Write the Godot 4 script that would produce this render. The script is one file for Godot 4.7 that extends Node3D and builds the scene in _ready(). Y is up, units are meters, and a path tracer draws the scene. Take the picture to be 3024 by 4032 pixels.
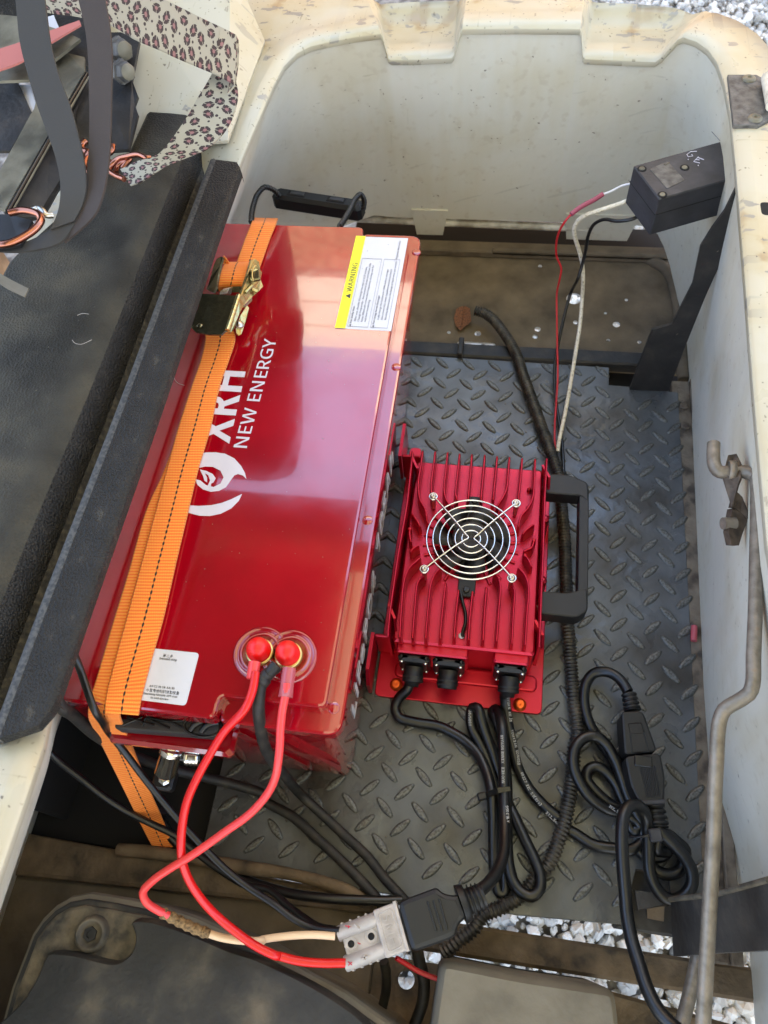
extends Node3D

# ---------------------------------------------------------------- the open battery bay of a small electric cart
var M := {}
var rng := RandomNumberGenerator.new()

func _ready():
	rng.seed = 7
	camera_and_light()
	make_materials()
	# large structure
	surroundings()
	body()
	frame()
	floor_plate()
	# the objects
	battery()
	strap_and_ratchet()
	charger()
	seat_panel()
	relay_box()
	latch_rod()
	covers()
	cables()
	leash()
	small_things()

func camera_and_light():
	var cam := Camera3D.new()
	cam.name = "camera"
	cam.keep_aspect = Camera3D.KEEP_HEIGHT
	cam.fov = 67.32
	cam.near = 0.02
	cam.far = 200.0
	cam.transform = Transform3D(Basis(Vector3(0.987631, -0.078206, -0.135903),Vector3(-0.080129, 0.493280, -0.866172),Vector3(0.134778, 0.866348, 0.480912)), Vector3(-0.12882, 0.78669, 0.47069))
	# phone lens: a short focal length seen as 18 mm on a 24 mm tall frame, wide open
	var lens := CameraAttributesPhysical.new()
	lens.frustum_focal_length = 18.02
	lens.frustum_near = 0.02
	lens.frustum_far = 200.0
	lens.frustum_focus_distance = 0.70
	lens.exposure_aperture = 8.0
	cam.attributes = lens
	cam.keep_aspect = Camera3D.KEEP_HEIGHT
	cam.fov = 67.32
	add_child(cam)
	cam.current = true
	var we := WorldEnvironment.new()
	we.name = "environment"
	var e := Environment.new()
	e.background_mode = Environment.BG_SKY
	var sky := Sky.new()
	var sm := ProceduralSkyMaterial.new()
	sm.sky_top_color = Color(0.55, 0.65, 0.80)
	sm.sky_horizon_color = Color(0.92, 0.915, 0.87)
	sm.sky_curve = 0.12
	sm.ground_bottom_color = Color(0.35, 0.33, 0.30)
	sm.ground_horizon_color = Color(0.6, 0.6, 0.58)
	sm.sky_energy_multiplier = 1.15
	sky.sky_material = sm
	e.sky = sky
	e.ambient_light_source = Environment.AMBIENT_SOURCE_SKY
	e.background_energy_multiplier = 1.0
	e.tonemap_mode = Environment.TONE_MAPPER_LINEAR
	e.tonemap_exposure = 4.9
	e.sdfgi_enabled = true
	e.ssao_enabled = true
	e.ssil_enabled = true
	we.environment = e
	add_child(we)
	var sun := DirectionalLight3D.new()
	sun.name = "sun"
	sun.light_energy = 1.6
	sun.light_color = Color(1.0, 0.95, 0.84)
	sun.light_angular_distance = 0.5
	sun.shadow_enabled = true
	add_child(sun)
	sun.look_at_from_position(Vector3(1.6, 3.4, 3.0), Vector3.ZERO, Vector3.UP)

# ---------------------------------------------------------------- naming helpers
func gx(n) -> Transform3D:
	var t := Transform3D()
	while n != null and n != self:
		t = n.transform * t
		n = n.get_parent()
	return t

func numbered(called: String, parent: Node) -> String:
	if not parent.has_node(called):
		return called
	var k := 1
	while parent.has_node("%s_%03d" % [called, k]):
		k += 1
	return "%s_%03d" % [called, k]

func thing(called: String, label: String, category: String, at := Vector3.ZERO, group := "") -> Node3D:
	var o := Node3D.new()
	o.name = numbered(called, self)
	add_child(o)
	o.position = at
	tag(o, label, category, group)
	return o

func tag(o: Node, label: String, category: String, group := ""):
	o.set_meta("label", label)
	o.set_meta("category", category)
	if group:
		o.set_meta("group", group)

# a mesh given in the world's own coordinates, placed under its parent
func part(called: String, mesh: Mesh, mat: Material, parent: Node, xf := Transform3D()) -> MeshInstance3D:
	var o := MeshInstance3D.new()
	o.name = numbered(called, parent)
	o.mesh = mesh
	o.material_override = mat
	parent.add_child(o, true)
	o.transform = gx(parent).affine_inverse() * xf if parent != self else xf
	return o

func solo(called: String, mesh: Mesh, mat: Material, label: String, category: String, group := "") -> MeshInstance3D:
	var o := part(called, mesh, mat, self)
	tag(o, label, category, group)
	return o

func struct(called: String, mesh: Mesh, mat: Material) -> MeshInstance3D:
	var o := part(called, mesh, mat, self)
	o.set_meta("kind", "structure")
	return o

# ---------------------------------------------------------------- mesh helpers
class Shape:
	var v := PackedVector3Array()
	var uv := PackedVector2Array()
	var g := PackedInt32Array()
	var face := Vector3.ZERO
	func tri(a: Vector3, b: Vector3, c: Vector3, grp := -1, ua := Vector2.ZERO, ub := Vector2.ZERO, uc := Vector2.ZERO):
		v.append_array([a, b, c])
		uv.append_array([ua, ub, uc])
		g.append(grp)
	func quad(a: Vector3, b: Vector3, c: Vector3, d: Vector3, grp := -1, ua := Vector2.ZERO, ub := Vector2.ZERO, uc := Vector2.ZERO, ud := Vector2.ZERO):
		tri(a, b, c, grp, ua, ub, uc)
		tri(a, c, d, grp, ua, uc, ud)
	func mesh() -> ArrayMesh:
		var s := 0.0
		for k in range(0, v.size(), 3):
			if face == Vector3.ZERO:
				s += v[k].dot(v[k + 1].cross(v[k + 2]))
			else:
				s += (v[k + 1] - v[k]).cross(v[k + 2] - v[k]).dot(face)
		var st := SurfaceTool.new()
		st.begin(Mesh.PRIMITIVE_TRIANGLES)
		for k in g.size():
			st.set_smooth_group(g[k])
			for q in ([0, 2, 1] if s > 0.0 else [0, 1, 2]):
				st.set_uv(uv[k * 3 + q])
				st.add_vertex(v[k * 3 + q])
		st.generate_normals()
		return st.commit()

# rings of equal length, joined one to the next; u runs round a ring, v along the rings in metres
func loft(s: Shape, rings: Array, closed := true, cap0 := true, cap1 := true, grp := 0):
	var along := 0.0
	for k in rings.size() - 1:
		var a = rings[k]
		var b = rings[k + 1]
		var n: int = a.size()
		var step: float = a[0].distance_to(b[0])
		for i in (n if closed else n - 1):
			var j := (i + 1) % n
			var u0 := float(i) / n
			var u1 := float(i + 1) / n
			s.quad(a[i], a[j], b[j], b[i], grp, Vector2(u0, along), Vector2(u1, along), Vector2(u1, along + step), Vector2(u0, along + step))
		along += step
	if cap0:
		cap(s, rings[0])
	if cap1:
		var last: Array = Array(rings[-1])
		last.reverse()
		cap(s, last)

# flat lid over a ring of coplanar points
func cap(s: Shape, ring):
	var c := Vector3.ZERO
	for p in ring:
		c += p
	c /= ring.size()
	var nrm := Vector3.ZERO
	for i in ring.size():
		nrm += (ring[i] - c).cross(ring[(i + 1) % ring.size()] - c)
	if nrm.length() < 1e-12:
		return
	nrm = nrm.normalized()
	var x: Vector3 = nrm.cross(Vector3.UP if absf(nrm.y) < 0.9 else Vector3.RIGHT).normalized()
	var y := nrm.cross(x)
	var flat := PackedVector2Array()
	for p in ring:
		flat.append(Vector2((p - c).dot(x), (p - c).dot(y)))
	var idx := Geometry2D.triangulate_polygon(flat)
	if idx.is_empty():
		for i in ring.size():
			s.tri(c, ring[i], ring[(i + 1) % ring.size()], -1)
		return
	for k in range(0, idx.size(), 3):
		var a: Vector3 = ring[idx[k]]
		var b: Vector3 = ring[idx[k + 1]]
		var d: Vector3 = ring[idx[k + 2]]
		if (b - a).cross(d - a).dot(nrm) > 0.0:
			s.tri(a, d, b, -1)
		else:
			s.tri(a, b, d, -1)

func inset(poly: Array, d: float) -> Array:
	var out := []
	var n := poly.size()
	var area := 0.0
	for i in n:
		area += poly[i].cross(poly[(i + 1) % n])
	var sgn := 1.0 if area > 0.0 else -1.0
	for i in n:
		var a: Vector2 = (poly[i] - poly[(i + n - 1) % n]).normalized()
		var b: Vector2 = (poly[(i + 1) % n] - poly[i]).normalized()
		var na := Vector2(-a.y, a.x) * sgn
		var nb := Vector2(-b.y, b.x) * sgn
		var m := na + nb
		m = m / maxf(0.25, m.length_squared() * 0.5)
		out.append(poly[i] + m * d)
	return out

func up_ring(poly: Array, y: float) -> Array:
	var r := []
	for p in poly:
		r.append(Vector3(p.x, y, p.y))
	return r

# a polygon in plan, raised from y0 to y1 with a rounded top edge
func slab(s: Shape, poly: Array, y0: float, y1: float, bevel := 0.001, under := false):
	var rings := []
	if under:
		rings.append(up_ring(inset(poly, bevel), y0))
		rings.append(up_ring(poly, y0 + bevel))
	else:
		rings.append(up_ring(poly, y0))
	rings.append(up_ring(poly, y1 - bevel))
	rings.append(up_ring(inset(poly, bevel * 0.3), y1 - bevel * 0.3))
	rings.append(up_ring(inset(poly, bevel), y1))
	loft(s, rings, true, true, true, -1)

func rrect(x0: float, z0: float, x1: float, z1: float, r: float, n := 5) -> Array:
	var out := []
	var cs := [Vector2(x1 - r, z1 - r), Vector2(x0 + r, z1 - r), Vector2(x0 + r, z0 + r), Vector2(x1 - r, z0 + r)]
	for k in 4:
		for i in n + 1:
			var a := (k + float(i) / n) * PI / 2
			out.append(cs[k] + Vector2(cos(a), sin(a)) * r)
	return out

func round_poly(poly: Array, r: float, n := 4) -> Array:
	var out := []
	var c := poly.size()
	for i in c:
		var p: Vector2 = poly[i]
		var a: Vector2 = poly[(i + c - 1) % c] - p
		var b: Vector2 = poly[(i + 1) % c] - p
		var d := minf(r, minf(a.length(), b.length()) * 0.45)
		var pa := p + a.normalized() * d
		var pb := p + b.normalized() * d
		for k in n + 1:
			var t := float(k) / n
			out.append(pa.lerp(p, t).lerp(p.lerp(pb, t), t))
	return out

# a box with chamfered edges, turned by a basis
func box(s: Shape, c: Vector3, size: Vector3, bevel := 0.001, basis := Basis()):
	var h := size / 2
	var oct := func(ins: float, y: float) -> Array:
		var x := h.x - ins
		var z := h.z - ins
		var b := bevel
		var r := []
		for p in [[x - b, z], [x, z - b], [x, -z + b], [x - b, -z], [-x + b, -z], [-x, -z + b], [-x, z - b], [-x + b, z]]:
			r.append(c + basis * Vector3(p[0], y, p[1]))
		return r
	loft(s, [oct.call(bevel, -h.y), oct.call(0.0, -h.y + bevel), oct.call(0.0, h.y - bevel), oct.call(bevel, h.y)], true, true, true, -1)

# a flat polygon given by its corners in space, thick mm deep along its own normal
func plate3(s: Shape, pts: Array, thick: float):
	var n := Vector3.ZERO
	for i in range(1, pts.size() - 1):
		n += (pts[i] - pts[0]).cross(pts[i + 1] - pts[0])
	n = n.normalized() * thick
	var back := []
	for p in pts:
		back.append(p + n)
	loft(s, [pts, back], true, true, true, -1)

func smooth_path(pts: Array, step := 0.004, closed := false) -> Array:
	var out := []
	var n := pts.size()
	for i in (n if closed else n - 1):
		var p1: Vector3 = pts[i]
		var p2: Vector3 = pts[(i + 1) % n]
		var p0: Vector3 = pts[(i + n - 1) % n] if closed or i > 0 else p1 * 2.0 - p2
		var p3: Vector3 = pts[(i + 2) % n] if closed or i < n - 2 else p2 * 2.0 - p1
		# centripetal spacing keeps the curve free of kinks
		var d1 := maxf(sqrt(p0.distance_to(p1)), 1e-4)
		var d2 := maxf(sqrt(p1.distance_to(p2)), 1e-4)
		var d3 := maxf(sqrt(p2.distance_to(p3)), 1e-4)
		var m1 := (p1 - p0) / d1 - (p2 - p0) / (d1 + d2) + (p2 - p1) / d2
		var m2 := (p2 - p1) / d2 - (p3 - p1) / (d2 + d3) + (p3 - p2) / d3
		m1 *= d2
		m2 *= d2
		var k := maxi(1, int(ceil(p1.distance_to(p2) / step)))
		for j in k:
			var t := float(j) / k
			var t2 := t * t
			var t3 := t2 * t
			out.append(p1 * (2 * t3 - 3 * t2 + 1) + m1 * (t3 - 2 * t2 + t) + p2 * (3 * t2 - 2 * t3) + m2 * (t3 - t2))
	if not closed:
		out.append(pts[-1])
	return out

# a round bar along a path; rad may be a number or a function of the distance along it
func tube(s: Shape, path: Array, rad, sides := 12, closed := false, flat := 1.0):
	var n := path.size()
	var t0: Vector3 = (path[1] - path[0]).normalized()
	var u: Vector3 = t0.cross(Vector3.UP if absf(t0.y) < 0.9 else Vector3.RIGHT).normalized()
	var rings := []
	var dist := 0.0
	for i in n:
		var a: Vector3 = path[(i + n - 1) % n] if closed or i > 0 else path[i]
		var b: Vector3 = path[(i + 1) % n] if closed or i < n - 1 else path[i]
		var t := (b - a).normalized()
		u = (u - t * u.dot(t)).normalized()
		var w := t.cross(u)
		if i > 0:
			dist += path[i].distance_to(path[i - 1])
		var r: float = rad.call(dist) if rad is Callable else rad
		var ring := []
		for k in sides:
			var q := TAU * k / sides
			ring.append(path[i] + (u * cos(q) + w * sin(q) * flat) * r)
		rings.append(ring)
	if closed:
		rings.append(rings[0])
	loft(s, rings, true, not closed, not closed, 0)

func cable_mesh(pts: Array, r, sides := 12, step := 0.004) -> ArrayMesh:
	var s := Shape.new()
	tube(s, smooth_path(pts, step), r, sides)
	return s.mesh()

# turned profile: pairs (radius, height) about an axis
func lathe(s: Shape, base: Vector3, axis: Vector3, prof: Array, sides := 20, grp := 0):
	axis = axis.normalized()
	var x := axis.cross(Vector3.UP if absf(axis.y) < 0.9 else Vector3.RIGHT).normalized()
	var y := axis.cross(x)
	var rings := []
	for p in prof:
		var ring := []
		for k in sides:
			var q := TAU * k / sides
			ring.append(base + axis * p[1] + (x * cos(q) + y * sin(q)) * maxf(p[0], 1e-5))
		rings.append(ring)
	loft(s, rings, true, prof[0][0] > 0.0001, prof[-1][0] > 0.0001, grp)

func lathed(base: Vector3, axis: Vector3, prof: Array, sides := 20, grp := 0) -> ArrayMesh:
	var s := Shape.new()
	lathe(s, base, axis, prof, sides, grp)
	return s.mesh()

# a band between a left and a right edge, with thickness; u across, v along in metres
func band(s: Shape, left: Array, right: Array, thick: float, step := 0.004):
	var l := []
	var r := []
	var seg := left.size() - 1
	# resample both edges to the same count
	var per := []
	for i in seg:
		per.append(maxi(1, int(ceil(maxf(left[i].distance_to(left[i + 1]), right[i].distance_to(right[i + 1])) / step))))
	for e in [[left, l], [right, r]]:
		var src: Array = e[0]
		var n := src.size()
		for i in seg:
			var p1: Vector3 = src[i]
			var p2: Vector3 = src[i + 1]
			var p0: Vector3 = src[i - 1] if i > 0 else p1 * 2.0 - p2
			var p3: Vector3 = src[i + 2] if i < n - 2 else p2 * 2.0 - p1
			for j in per[i]:
				e[1].append(p1.cubic_interpolate(p2, p0, p3, float(j) / per[i]))
		e[1].append(src[-1])
	var along := 0.0
	var prev := []
	for i in l.size():
		var t: Vector3 = (l[mini(i + 1, l.size() - 1)] - l[maxi(i - 1, 0)]).normalized()
		var n2: Vector3 = (r[i] - l[i]).cross(t).normalized() * thick
		var ring := [l[i], l[i].lerp(r[i], 0.5), r[i], r[i] + n2, l[i].lerp(r[i], 0.5) + n2, l[i] + n2]
		var us := [0.0, 0.5, 1.0, 1.0, 0.5, 0.0, 0.0]
		if i > 0:
			var d: float = ring[1].distance_to(prev[1])
			for k in 6:
				var j := (k + 1) % 6
				var grp := 1 if k < 2 else 2 if k in [3, 4] else -1
				s.quad(prev[k], prev[j], ring[j], ring[k], grp, Vector2(us[k], along), Vector2(us[j], along), Vector2(us[j], along + d), Vector2(us[k], along + d))
			along += d
		else:
			cap(s, ring)
		prev = ring
	prev.reverse()
	cap(s, prev)

# lettering: a thin raised text; right and up are the directions of reading and of the letters' tops
func lettering(called: String, txt: String, at: Vector3, right: Vector3, up: Vector3, cap_height: float, mat: Material, parent: Node, length := 0.0, depth := 0.0004, bold := true, serif := false, mid := false):
	var tm := TextMesh.new()
	tm.text = txt
	var f := SystemFont.new()
	f.font_names = PackedStringArray(["Droid Serif" if serif else "Droid Sans"])
	f.font_weight = 700 if bold else 400
	tm.font = f
	tm.font_size = 32
	tm.pixel_size = 0.01
	tm.depth = 0.01
	tm.curve_step = 2.0 if cap_height > 0.006 else 6.0
	tm.horizontal_alignment = HORIZONTAL_ALIGNMENT_CENTER if mid else HORIZONTAL_ALIGNMENT_LEFT
	tm.vertical_alignment = VERTICAL_ALIGNMENT_BOTTOM
	var bb := tm.get_aabb()
	# the capitals of this face are 0.714 of the size tall, standing on the baseline
	var k := cap_height / (0.714 * 32 * 0.01)
	var kx := k if length <= 0.0 else length / bb.size.x
	right = right.normalized()
	up = up.normalized()
	var nrm := right.cross(up)
	var base := Basis(right * kx, up * k, nrm * (depth / 0.01))
	var low := bb.position.y
	if txt.to_lower().find("g") >= 0 or txt.to_lower().find("p") >= 0 or txt.to_lower().find("y") >= 0 or txt.find(",") >= 0:
		low = bb.position.y if txt == txt.to_upper() else bb.position.y + 0.22 * 32 * 0.01
	var origin := at - right * (bb.position.x * kx if not mid else 0.0) - up * low * k + nrm * depth * 0.5
	return part(called, tm, mat, parent, Transform3D(base, origin))

# ---------------------------------------------------------------- materials
func noise(sd: int, freq: float, oct := 4, kind := FastNoiseLite.TYPE_SIMPLEX_SMOOTH) -> FastNoiseLite:
	var f := FastNoiseLite.new()
	f.seed = sd
	f.noise_type = kind
	f.frequency = freq
	f.fractal_octaves = oct
	return f

func ramp_tex(sd: int, freq: float, cols: Array, stops: Array, oct := 5, size := 512, kind := FastNoiseLite.TYPE_SIMPLEX_SMOOTH) -> NoiseTexture2D:
	var t := NoiseTexture2D.new()
	t.width = size
	t.height = size
	t.seamless = true
	t.normalize = true
	t.noise = noise(sd, freq, oct, kind)
	var g := Gradient.new()
	g.colors = PackedColorArray(cols)
	g.offsets = PackedFloat32Array(stops)
	t.color_ramp = g
	return t

func grain(sd: int, freq: float, kind := FastNoiseLite.TYPE_CELLULAR, oct := 2, size := 512, strength := 6.0) -> NoiseTexture2D:
	var t := NoiseTexture2D.new()
	t.width = size
	t.height = size
	t.seamless = true
	t.noise = noise(sd, freq, oct, kind)
	t.as_normal_map = true
	t.bump_strength = strength
	return t

func mat(c: Color, rough := 0.5, metal := 0.0) -> StandardMaterial3D:
	var m := StandardMaterial3D.new()
	m.albedo_color = c
	m.roughness = rough
	m.metallic = metal
	return m

# textures laid through space, tile metres to a repeat
func spread(m: StandardMaterial3D, tile: float, albedo: Texture2D = null, bump: Texture2D = null, bump_scale := 1.0, rough: Texture2D = null) -> StandardMaterial3D:
	m.uv1_triplanar = true
	m.uv1_world_triplanar = true
	m.uv1_scale = Vector3.ONE / tile
	if albedo:
		m.albedo_texture = albedo
	if bump:
		m.normal_enabled = true
		m.normal_texture = bump
		m.normal_scale = bump_scale
	if rough:
		m.roughness_texture = rough
		m.roughness_texture_channel = BaseMaterial3D.TEXTURE_CHANNEL_RED
	return m

func gray(x: float) -> Color:
	return Color(x, x, x)

func make_materials():
	var fine := grain(11, 0.05, FastNoiseLite.TYPE_SIMPLEX_SMOOTH, 4, 512, 4.0)
	var cast := grain(13, 0.12, FastNoiseLite.TYPE_SIMPLEX_SMOOTH, 3, 512, 5.0)
	var peel := grain(14, 0.012, FastNoiseLite.TYPE_SIMPLEX_SMOOTH, 3, 512, 2.0)
	var smear := ramp_tex(15, 0.006, [gray(0.65), gray(1.0)], [0.25, 0.75], 6)
	# red battery: glossy moulded plastic with a faint ripple
	var red := mat(Color(0.60, 0.012, 0.085), 0.10)
	red.metallic_specular = 0.68
	red.clearcoat_enabled = true
	red.clearcoat = 1.0
	red.clearcoat_roughness = 0.02
	spread(red, 0.35, ramp_tex(16, 0.004, [Color(0.90, 0.88, 0.88), Color.WHITE], [0.2, 0.7], 6), peel, 0.06)
	red.clearcoat_texture = ramp_tex(70, 0.010, [gray(0.72), gray(0.95), gray(1.0)], [0.15, 0.45, 0.8], 6)
	M.red = red
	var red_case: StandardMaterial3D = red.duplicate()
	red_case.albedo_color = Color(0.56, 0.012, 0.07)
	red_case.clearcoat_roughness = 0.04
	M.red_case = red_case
	M.cap_red = mat(Color(0.86, 0.06, 0.05), 0.38)
	# charger: pearl red paint on cast metal
	var pearl := mat(Color(0.70, 0.012, 0.16), 0.32, 0.72)
	pearl.clearcoat_enabled = true
	pearl.clearcoat = 0.35
	pearl.clearcoat_roughness = 0.26
	spread(pearl, 0.05, null, cast, 0.22)
	M.pearl = pearl
	# treadplate
	M.plate = spread(mat(Color(0.345, 0.36, 0.375), 0.46, 0.25), 0.42, ramp_tex(17, 0.007, [Color(0.66, 0.61, 0.55), Color(0.84, 0.82, 0.80), Color(1, 1, 1)], [0.10, 0.42, 0.8], 6), fine, 0.12, ramp_tex(18, 0.012, [gray(0.55), gray(1.0)], [0.25, 0.75], 6))
	M.tread = spread(mat(Color(0.42, 0.43, 0.43), 0.38, 0.3), 0.05, ramp_tex(19, 0.03, [Color(0.55, 0.52, 0.48), Color(0.85, 0.84, 0.82), Color(1, 1, 1)], [0.2, 0.5, 0.8], 5), fine, 0.5)
	# dusty steel
	M.dusty = spread(mat(Color(1, 1, 1), 0.85, 0.0), 0.30, ramp_tex(20, 0.009, [Color(0.30, 0.26, 0.205), Color(0.375, 0.33, 0.265), Color(0.405, 0.355, 0.285), Color(0.45, 0.395, 0.32)], [0.06, 0.4, 0.62, 0.95], 6), fine, 0.3)
	M.rail = spread(mat(Color(1, 1, 1), 0.8, 0.0), 0.22, ramp_tex(21, 0.011, [Color(0.20, 0.165, 0.125), Color(0.34, 0.285, 0.21), Color(0.40, 0.335, 0.25), Color(0.46, 0.39, 0.30)], [0.06, 0.32, 0.6, 0.95], 6), fine, 0.5)
	M.dusty_black = spread(mat(Color(1, 1, 1), 0.62, 0.0), 0.24, ramp_tex(22, 0.006, [Color(0.105, 0.102, 0.096), Color(0.165, 0.157, 0.143), Color(0.25, 0.23, 0.195), Color(0.36, 0.32, 0.26)], [0.22, 0.55, 0.74, 0.97], 6), fine, 0.25)
	M.dust_mid = spread(mat(Color(1, 1, 1), 0.8), 0.16, ramp_tex(72, 0.012, [Color(0.17, 0.16, 0.14), Color(0.32, 0.29, 0.235), Color(0.41, 0.37, 0.30)], [0.15, 0.45, 0.8], 6), fine, 0.4)
	M.tan_dust = spread(mat(Color(1, 1, 1), 0.85, 0.0), 0.26, ramp_tex(23, 0.007, [Color(0.35, 0.325, 0.275), Color(0.42, 0.39, 0.33), Color(0.46, 0.43, 0.37)], [0.1, 0.45, 0.9], 6), fine, 0.2)
	M.sill_steel = spread(mat(Color(1, 1, 1), 0.75, 0.1), 0.2, ramp_tex(24, 0.012, [Color(0.22, 0.19, 0.165), Color(0.40, 0.36, 0.31), Color(0.48, 0.44, 0.385)], [0.15, 0.45, 0.85], 6), fine, 0.3)
	# cart body
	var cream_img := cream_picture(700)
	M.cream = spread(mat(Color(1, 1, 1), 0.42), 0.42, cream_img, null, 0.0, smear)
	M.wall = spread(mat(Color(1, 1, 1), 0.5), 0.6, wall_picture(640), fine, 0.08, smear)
	M.lip = mat(Color(0.72, 0.67, 0.52), 0.6)
	# black things
	M.leather = spread(mat(Color(1, 1, 1), 0.55), 0.15, ramp_tex(26, 0.012, [Color(0.135, 0.13, 0.123), Color(0.165, 0.158, 0.148), Color(0.28, 0.262, 0.23)], [0.3, 0.82, 0.99], 5), grain(12, 0.16, FastNoiseLite.TYPE_CELLULAR, 2, 512, 7.0), 0.95)
	M.leather_worn_lit = spread(mat(Color(1, 1, 1), 0.6), 0.06, ramp_tex(73, 0.03, [Color(0.16, 0.155, 0.15), Color(0.30, 0.29, 0.265)], [0.3, 0.7], 5))  # paler: the ridge edge highlight is put into the worn colour
	M.dirt_strip = spread(mat(Color(1, 1, 1), 0.8), 0.09, ramp_tex(74, 0.02, [Color(0.10, 0.095, 0.085), Color(0.20, 0.185, 0.155), Color(0.32, 0.295, 0.25)], [0.25, 0.5, 0.85], 6), grain(75, 0.2, FastNoiseLite.TYPE_CELLULAR, 1, 256, 4.0), 0.4)
	M.leather_dusty = spread(mat(Color(1, 1, 1), 0.58), 0.33, ramp_tex(27, 0.0065, [Color(0.155, 0.15, 0.135), Color(0.225, 0.218, 0.195), Color(0.30, 0.28, 0.235)], [0.2, 0.55, 0.92], 6), grain(28, 0.35, FastNoiseLite.TYPE_CELLULAR, 1, 512, 6.0), 0.35)
	M.leather.metallic_specular = 0.35
	M.leather_dusty.metallic_specular = 0.3
	M.leather_dusty.roughness = 0.72
	M.strap_steel = spread(mat(Color(1, 1, 1), 0.6, 0.15), 0.3, ramp_tex(71, 0.01, [Color(0.17, 0.155, 0.14), Color(0.23, 0.215, 0.195), Color(0.31, 0.28, 0.24)], [0.2, 0.6, 0.95], 6), fine, 0.25)
	M.rust_dark = spread(mat(Color(1, 1, 1), 0.6, 0.4), 0.07, ramp_tex(76, 0.014, [Color(0.15, 0.12, 0.095), Color(0.30, 0.25, 0.205), Color(0.40, 0.35, 0.295)], [0.15, 0.5, 0.9], 6), fine, 0.4)
	M.black_paint = spread(mat(Color(1, 1, 1), 0.55, 0.1), 0.2, ramp_tex(29, 0.01, [Color(0.115, 0.11, 0.105), Color(0.165, 0.155, 0.145), Color(0.25, 0.225, 0.195)], [0.2, 0.6, 0.95], 6), fine, 0.2)
	M.black = spread(mat(Color(0.05, 0.05, 0.054), 0.5), 0.03, null, cast, 0.12)
	M.black_gloss = mat(Color(0.035, 0.035, 0.04), 0.25)
	M.box_black = spread(mat(Color(1, 1, 1), 0.55), 0.16, ramp_tex(30, 0.008, [Color(0.15, 0.15, 0.16), Color(0.185, 0.185, 0.20), Color(0.24, 0.24, 0.255)], [0.2, 0.6, 0.98], 6), fine, 0.15)
	M.rubber = spread(mat(Color(0.065, 0.065, 0.066), 0.34), 0.02, null, cast, 0.06)
	M.rubber_dusty = spread(mat(Color(1, 1, 1), 0.6), 0.1, ramp_tex(31, 0.012, [Color(0.08, 0.076, 0.07), Color(0.13, 0.12, 0.108), Color(0.27, 0.24, 0.195)], [0.2, 0.6, 0.98], 6), fine, 0.3)
	M.conduit = spread(mat(Color(1, 1, 1), 0.42), 0.12, ramp_tex(32, 0.012, [Color(0.11, 0.105, 0.098), Color(0.22, 0.205, 0.18), Color(0.42, 0.38, 0.32)], [0.3, 0.62, 0.95], 5))
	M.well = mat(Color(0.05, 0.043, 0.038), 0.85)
	M.pipe = spread(mat(Color(1, 1, 1), 0.5), 0.2, ramp_tex(33, 0.01, [Color(0.55, 0.52, 0.45), Color(0.82, 0.80, 0.74)], [0.2, 0.6], 4))
	# metals
	M.chrome = mat(Color(0.86, 0.86, 0.84), 0.16, 1.0)
	M.nickel = mat(Color(0.72, 0.70, 0.66), 0.28, 1.0)
	M.brass = mat(Color(0.80, 0.70, 0.46), 0.3, 0.85)
	M.yellow_zinc = spread(mat(Color(1, 1, 1), 0.27, 0.9), 0.06, ramp_tex(34, 0.02, [Color(0.62, 0.50, 0.30), Color(0.74, 0.66, 0.46), Color(0.62, 0.66, 0.48), Color(0.78, 0.60, 0.46)], [0.2, 0.45, 0.6, 0.85], 3))
	M.zinc_dark = spread(mat(Color(1, 1, 1), 0.24, 0.9), 0.06, ramp_tex(35, 0.015, [Color(0.42, 0.40, 0.31), Color(0.52, 0.50, 0.40)], [0.3, 0.7], 4))
	M.rose = mat(Color(0.66, 0.43, 0.35), 0.24, 1.0)
	M.worn = spread(mat(Color(1, 1, 1), 0.5, 0.5), 0.09, ramp_tex(36, 0.014, [Color(0.36, 0.33, 0.29), Color(0.46, 0.43, 0.385), Color(0.52, 0.485, 0.44), Color(0.54, 0.46, 0.38)], [0.05, 0.45, 0.75, 0.98], 6), fine, 0.4)
	M.hinge = spread(mat(Color(1, 1, 1), 0.6, 0.3), 0.1, ramp_tex(37, 0.014, [Color(0.27, 0.26, 0.245), Color(0.36, 0.35, 0.335), Color(0.42, 0.41, 0.39)], [0.15, 0.5, 0.85], 6), fine, 0.4)
	M.copper_screw = mat(Color(0.93, 0.42, 0.18), 0.3, 0.8)
	M.alu = spread(mat(Color(1, 1, 1), 0.55, 0.35), 0.3, ramp_tex(38, 0.008, [Color(0.33, 0.315, 0.265), Color(0.46, 0.44, 0.375), Color(0.54, 0.52, 0.45)], [0.2, 0.5, 0.85], 6), fine, 0.15)
	# print and labels
	M.white = mat(Color(0.80, 0.80, 0.82), 0.4)
	M.print_white = mat(Color(0.80, 0.78, 0.82), 0.45)
	M.ink = mat(Color(0.22, 0.22, 0.23), 0.5)
	M.ink_pale = mat(Color(0.36, 0.37, 0.40), 0.5)
	M.yellow = mat(Color(0.93, 0.90, 0.12), 0.4)
	M.cable_print = mat(Color(0.58, 0.58, 0.58), 0.5)
	M.connector_gray = spread(mat(Color(0.70, 0.665, 0.635), 0.5), 0.1, ramp_tex(39, 0.01, [gray(0.88), gray(1.0)], [0.3, 0.7], 4))
	# wires
	M.wire_red = mat(Color(0.80, 0.055, 0.06), 0.3)
	M.wire_pink = mat(Color(0.86, 0.24, 0.24), 0.32)
	M.wire_thin_red = mat(Color(0.70, 0.10, 0.13), 0.4)
	M.wire_white = spread(mat(Color(1, 1, 1), 0.5), 0.06, ramp_tex(40, 0.02, [Color(0.50, 0.44, 0.35), Color(0.80, 0.76, 0.67), Color(0.85, 0.82, 0.75)], [0.1, 0.35, 0.8], 5))
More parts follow.
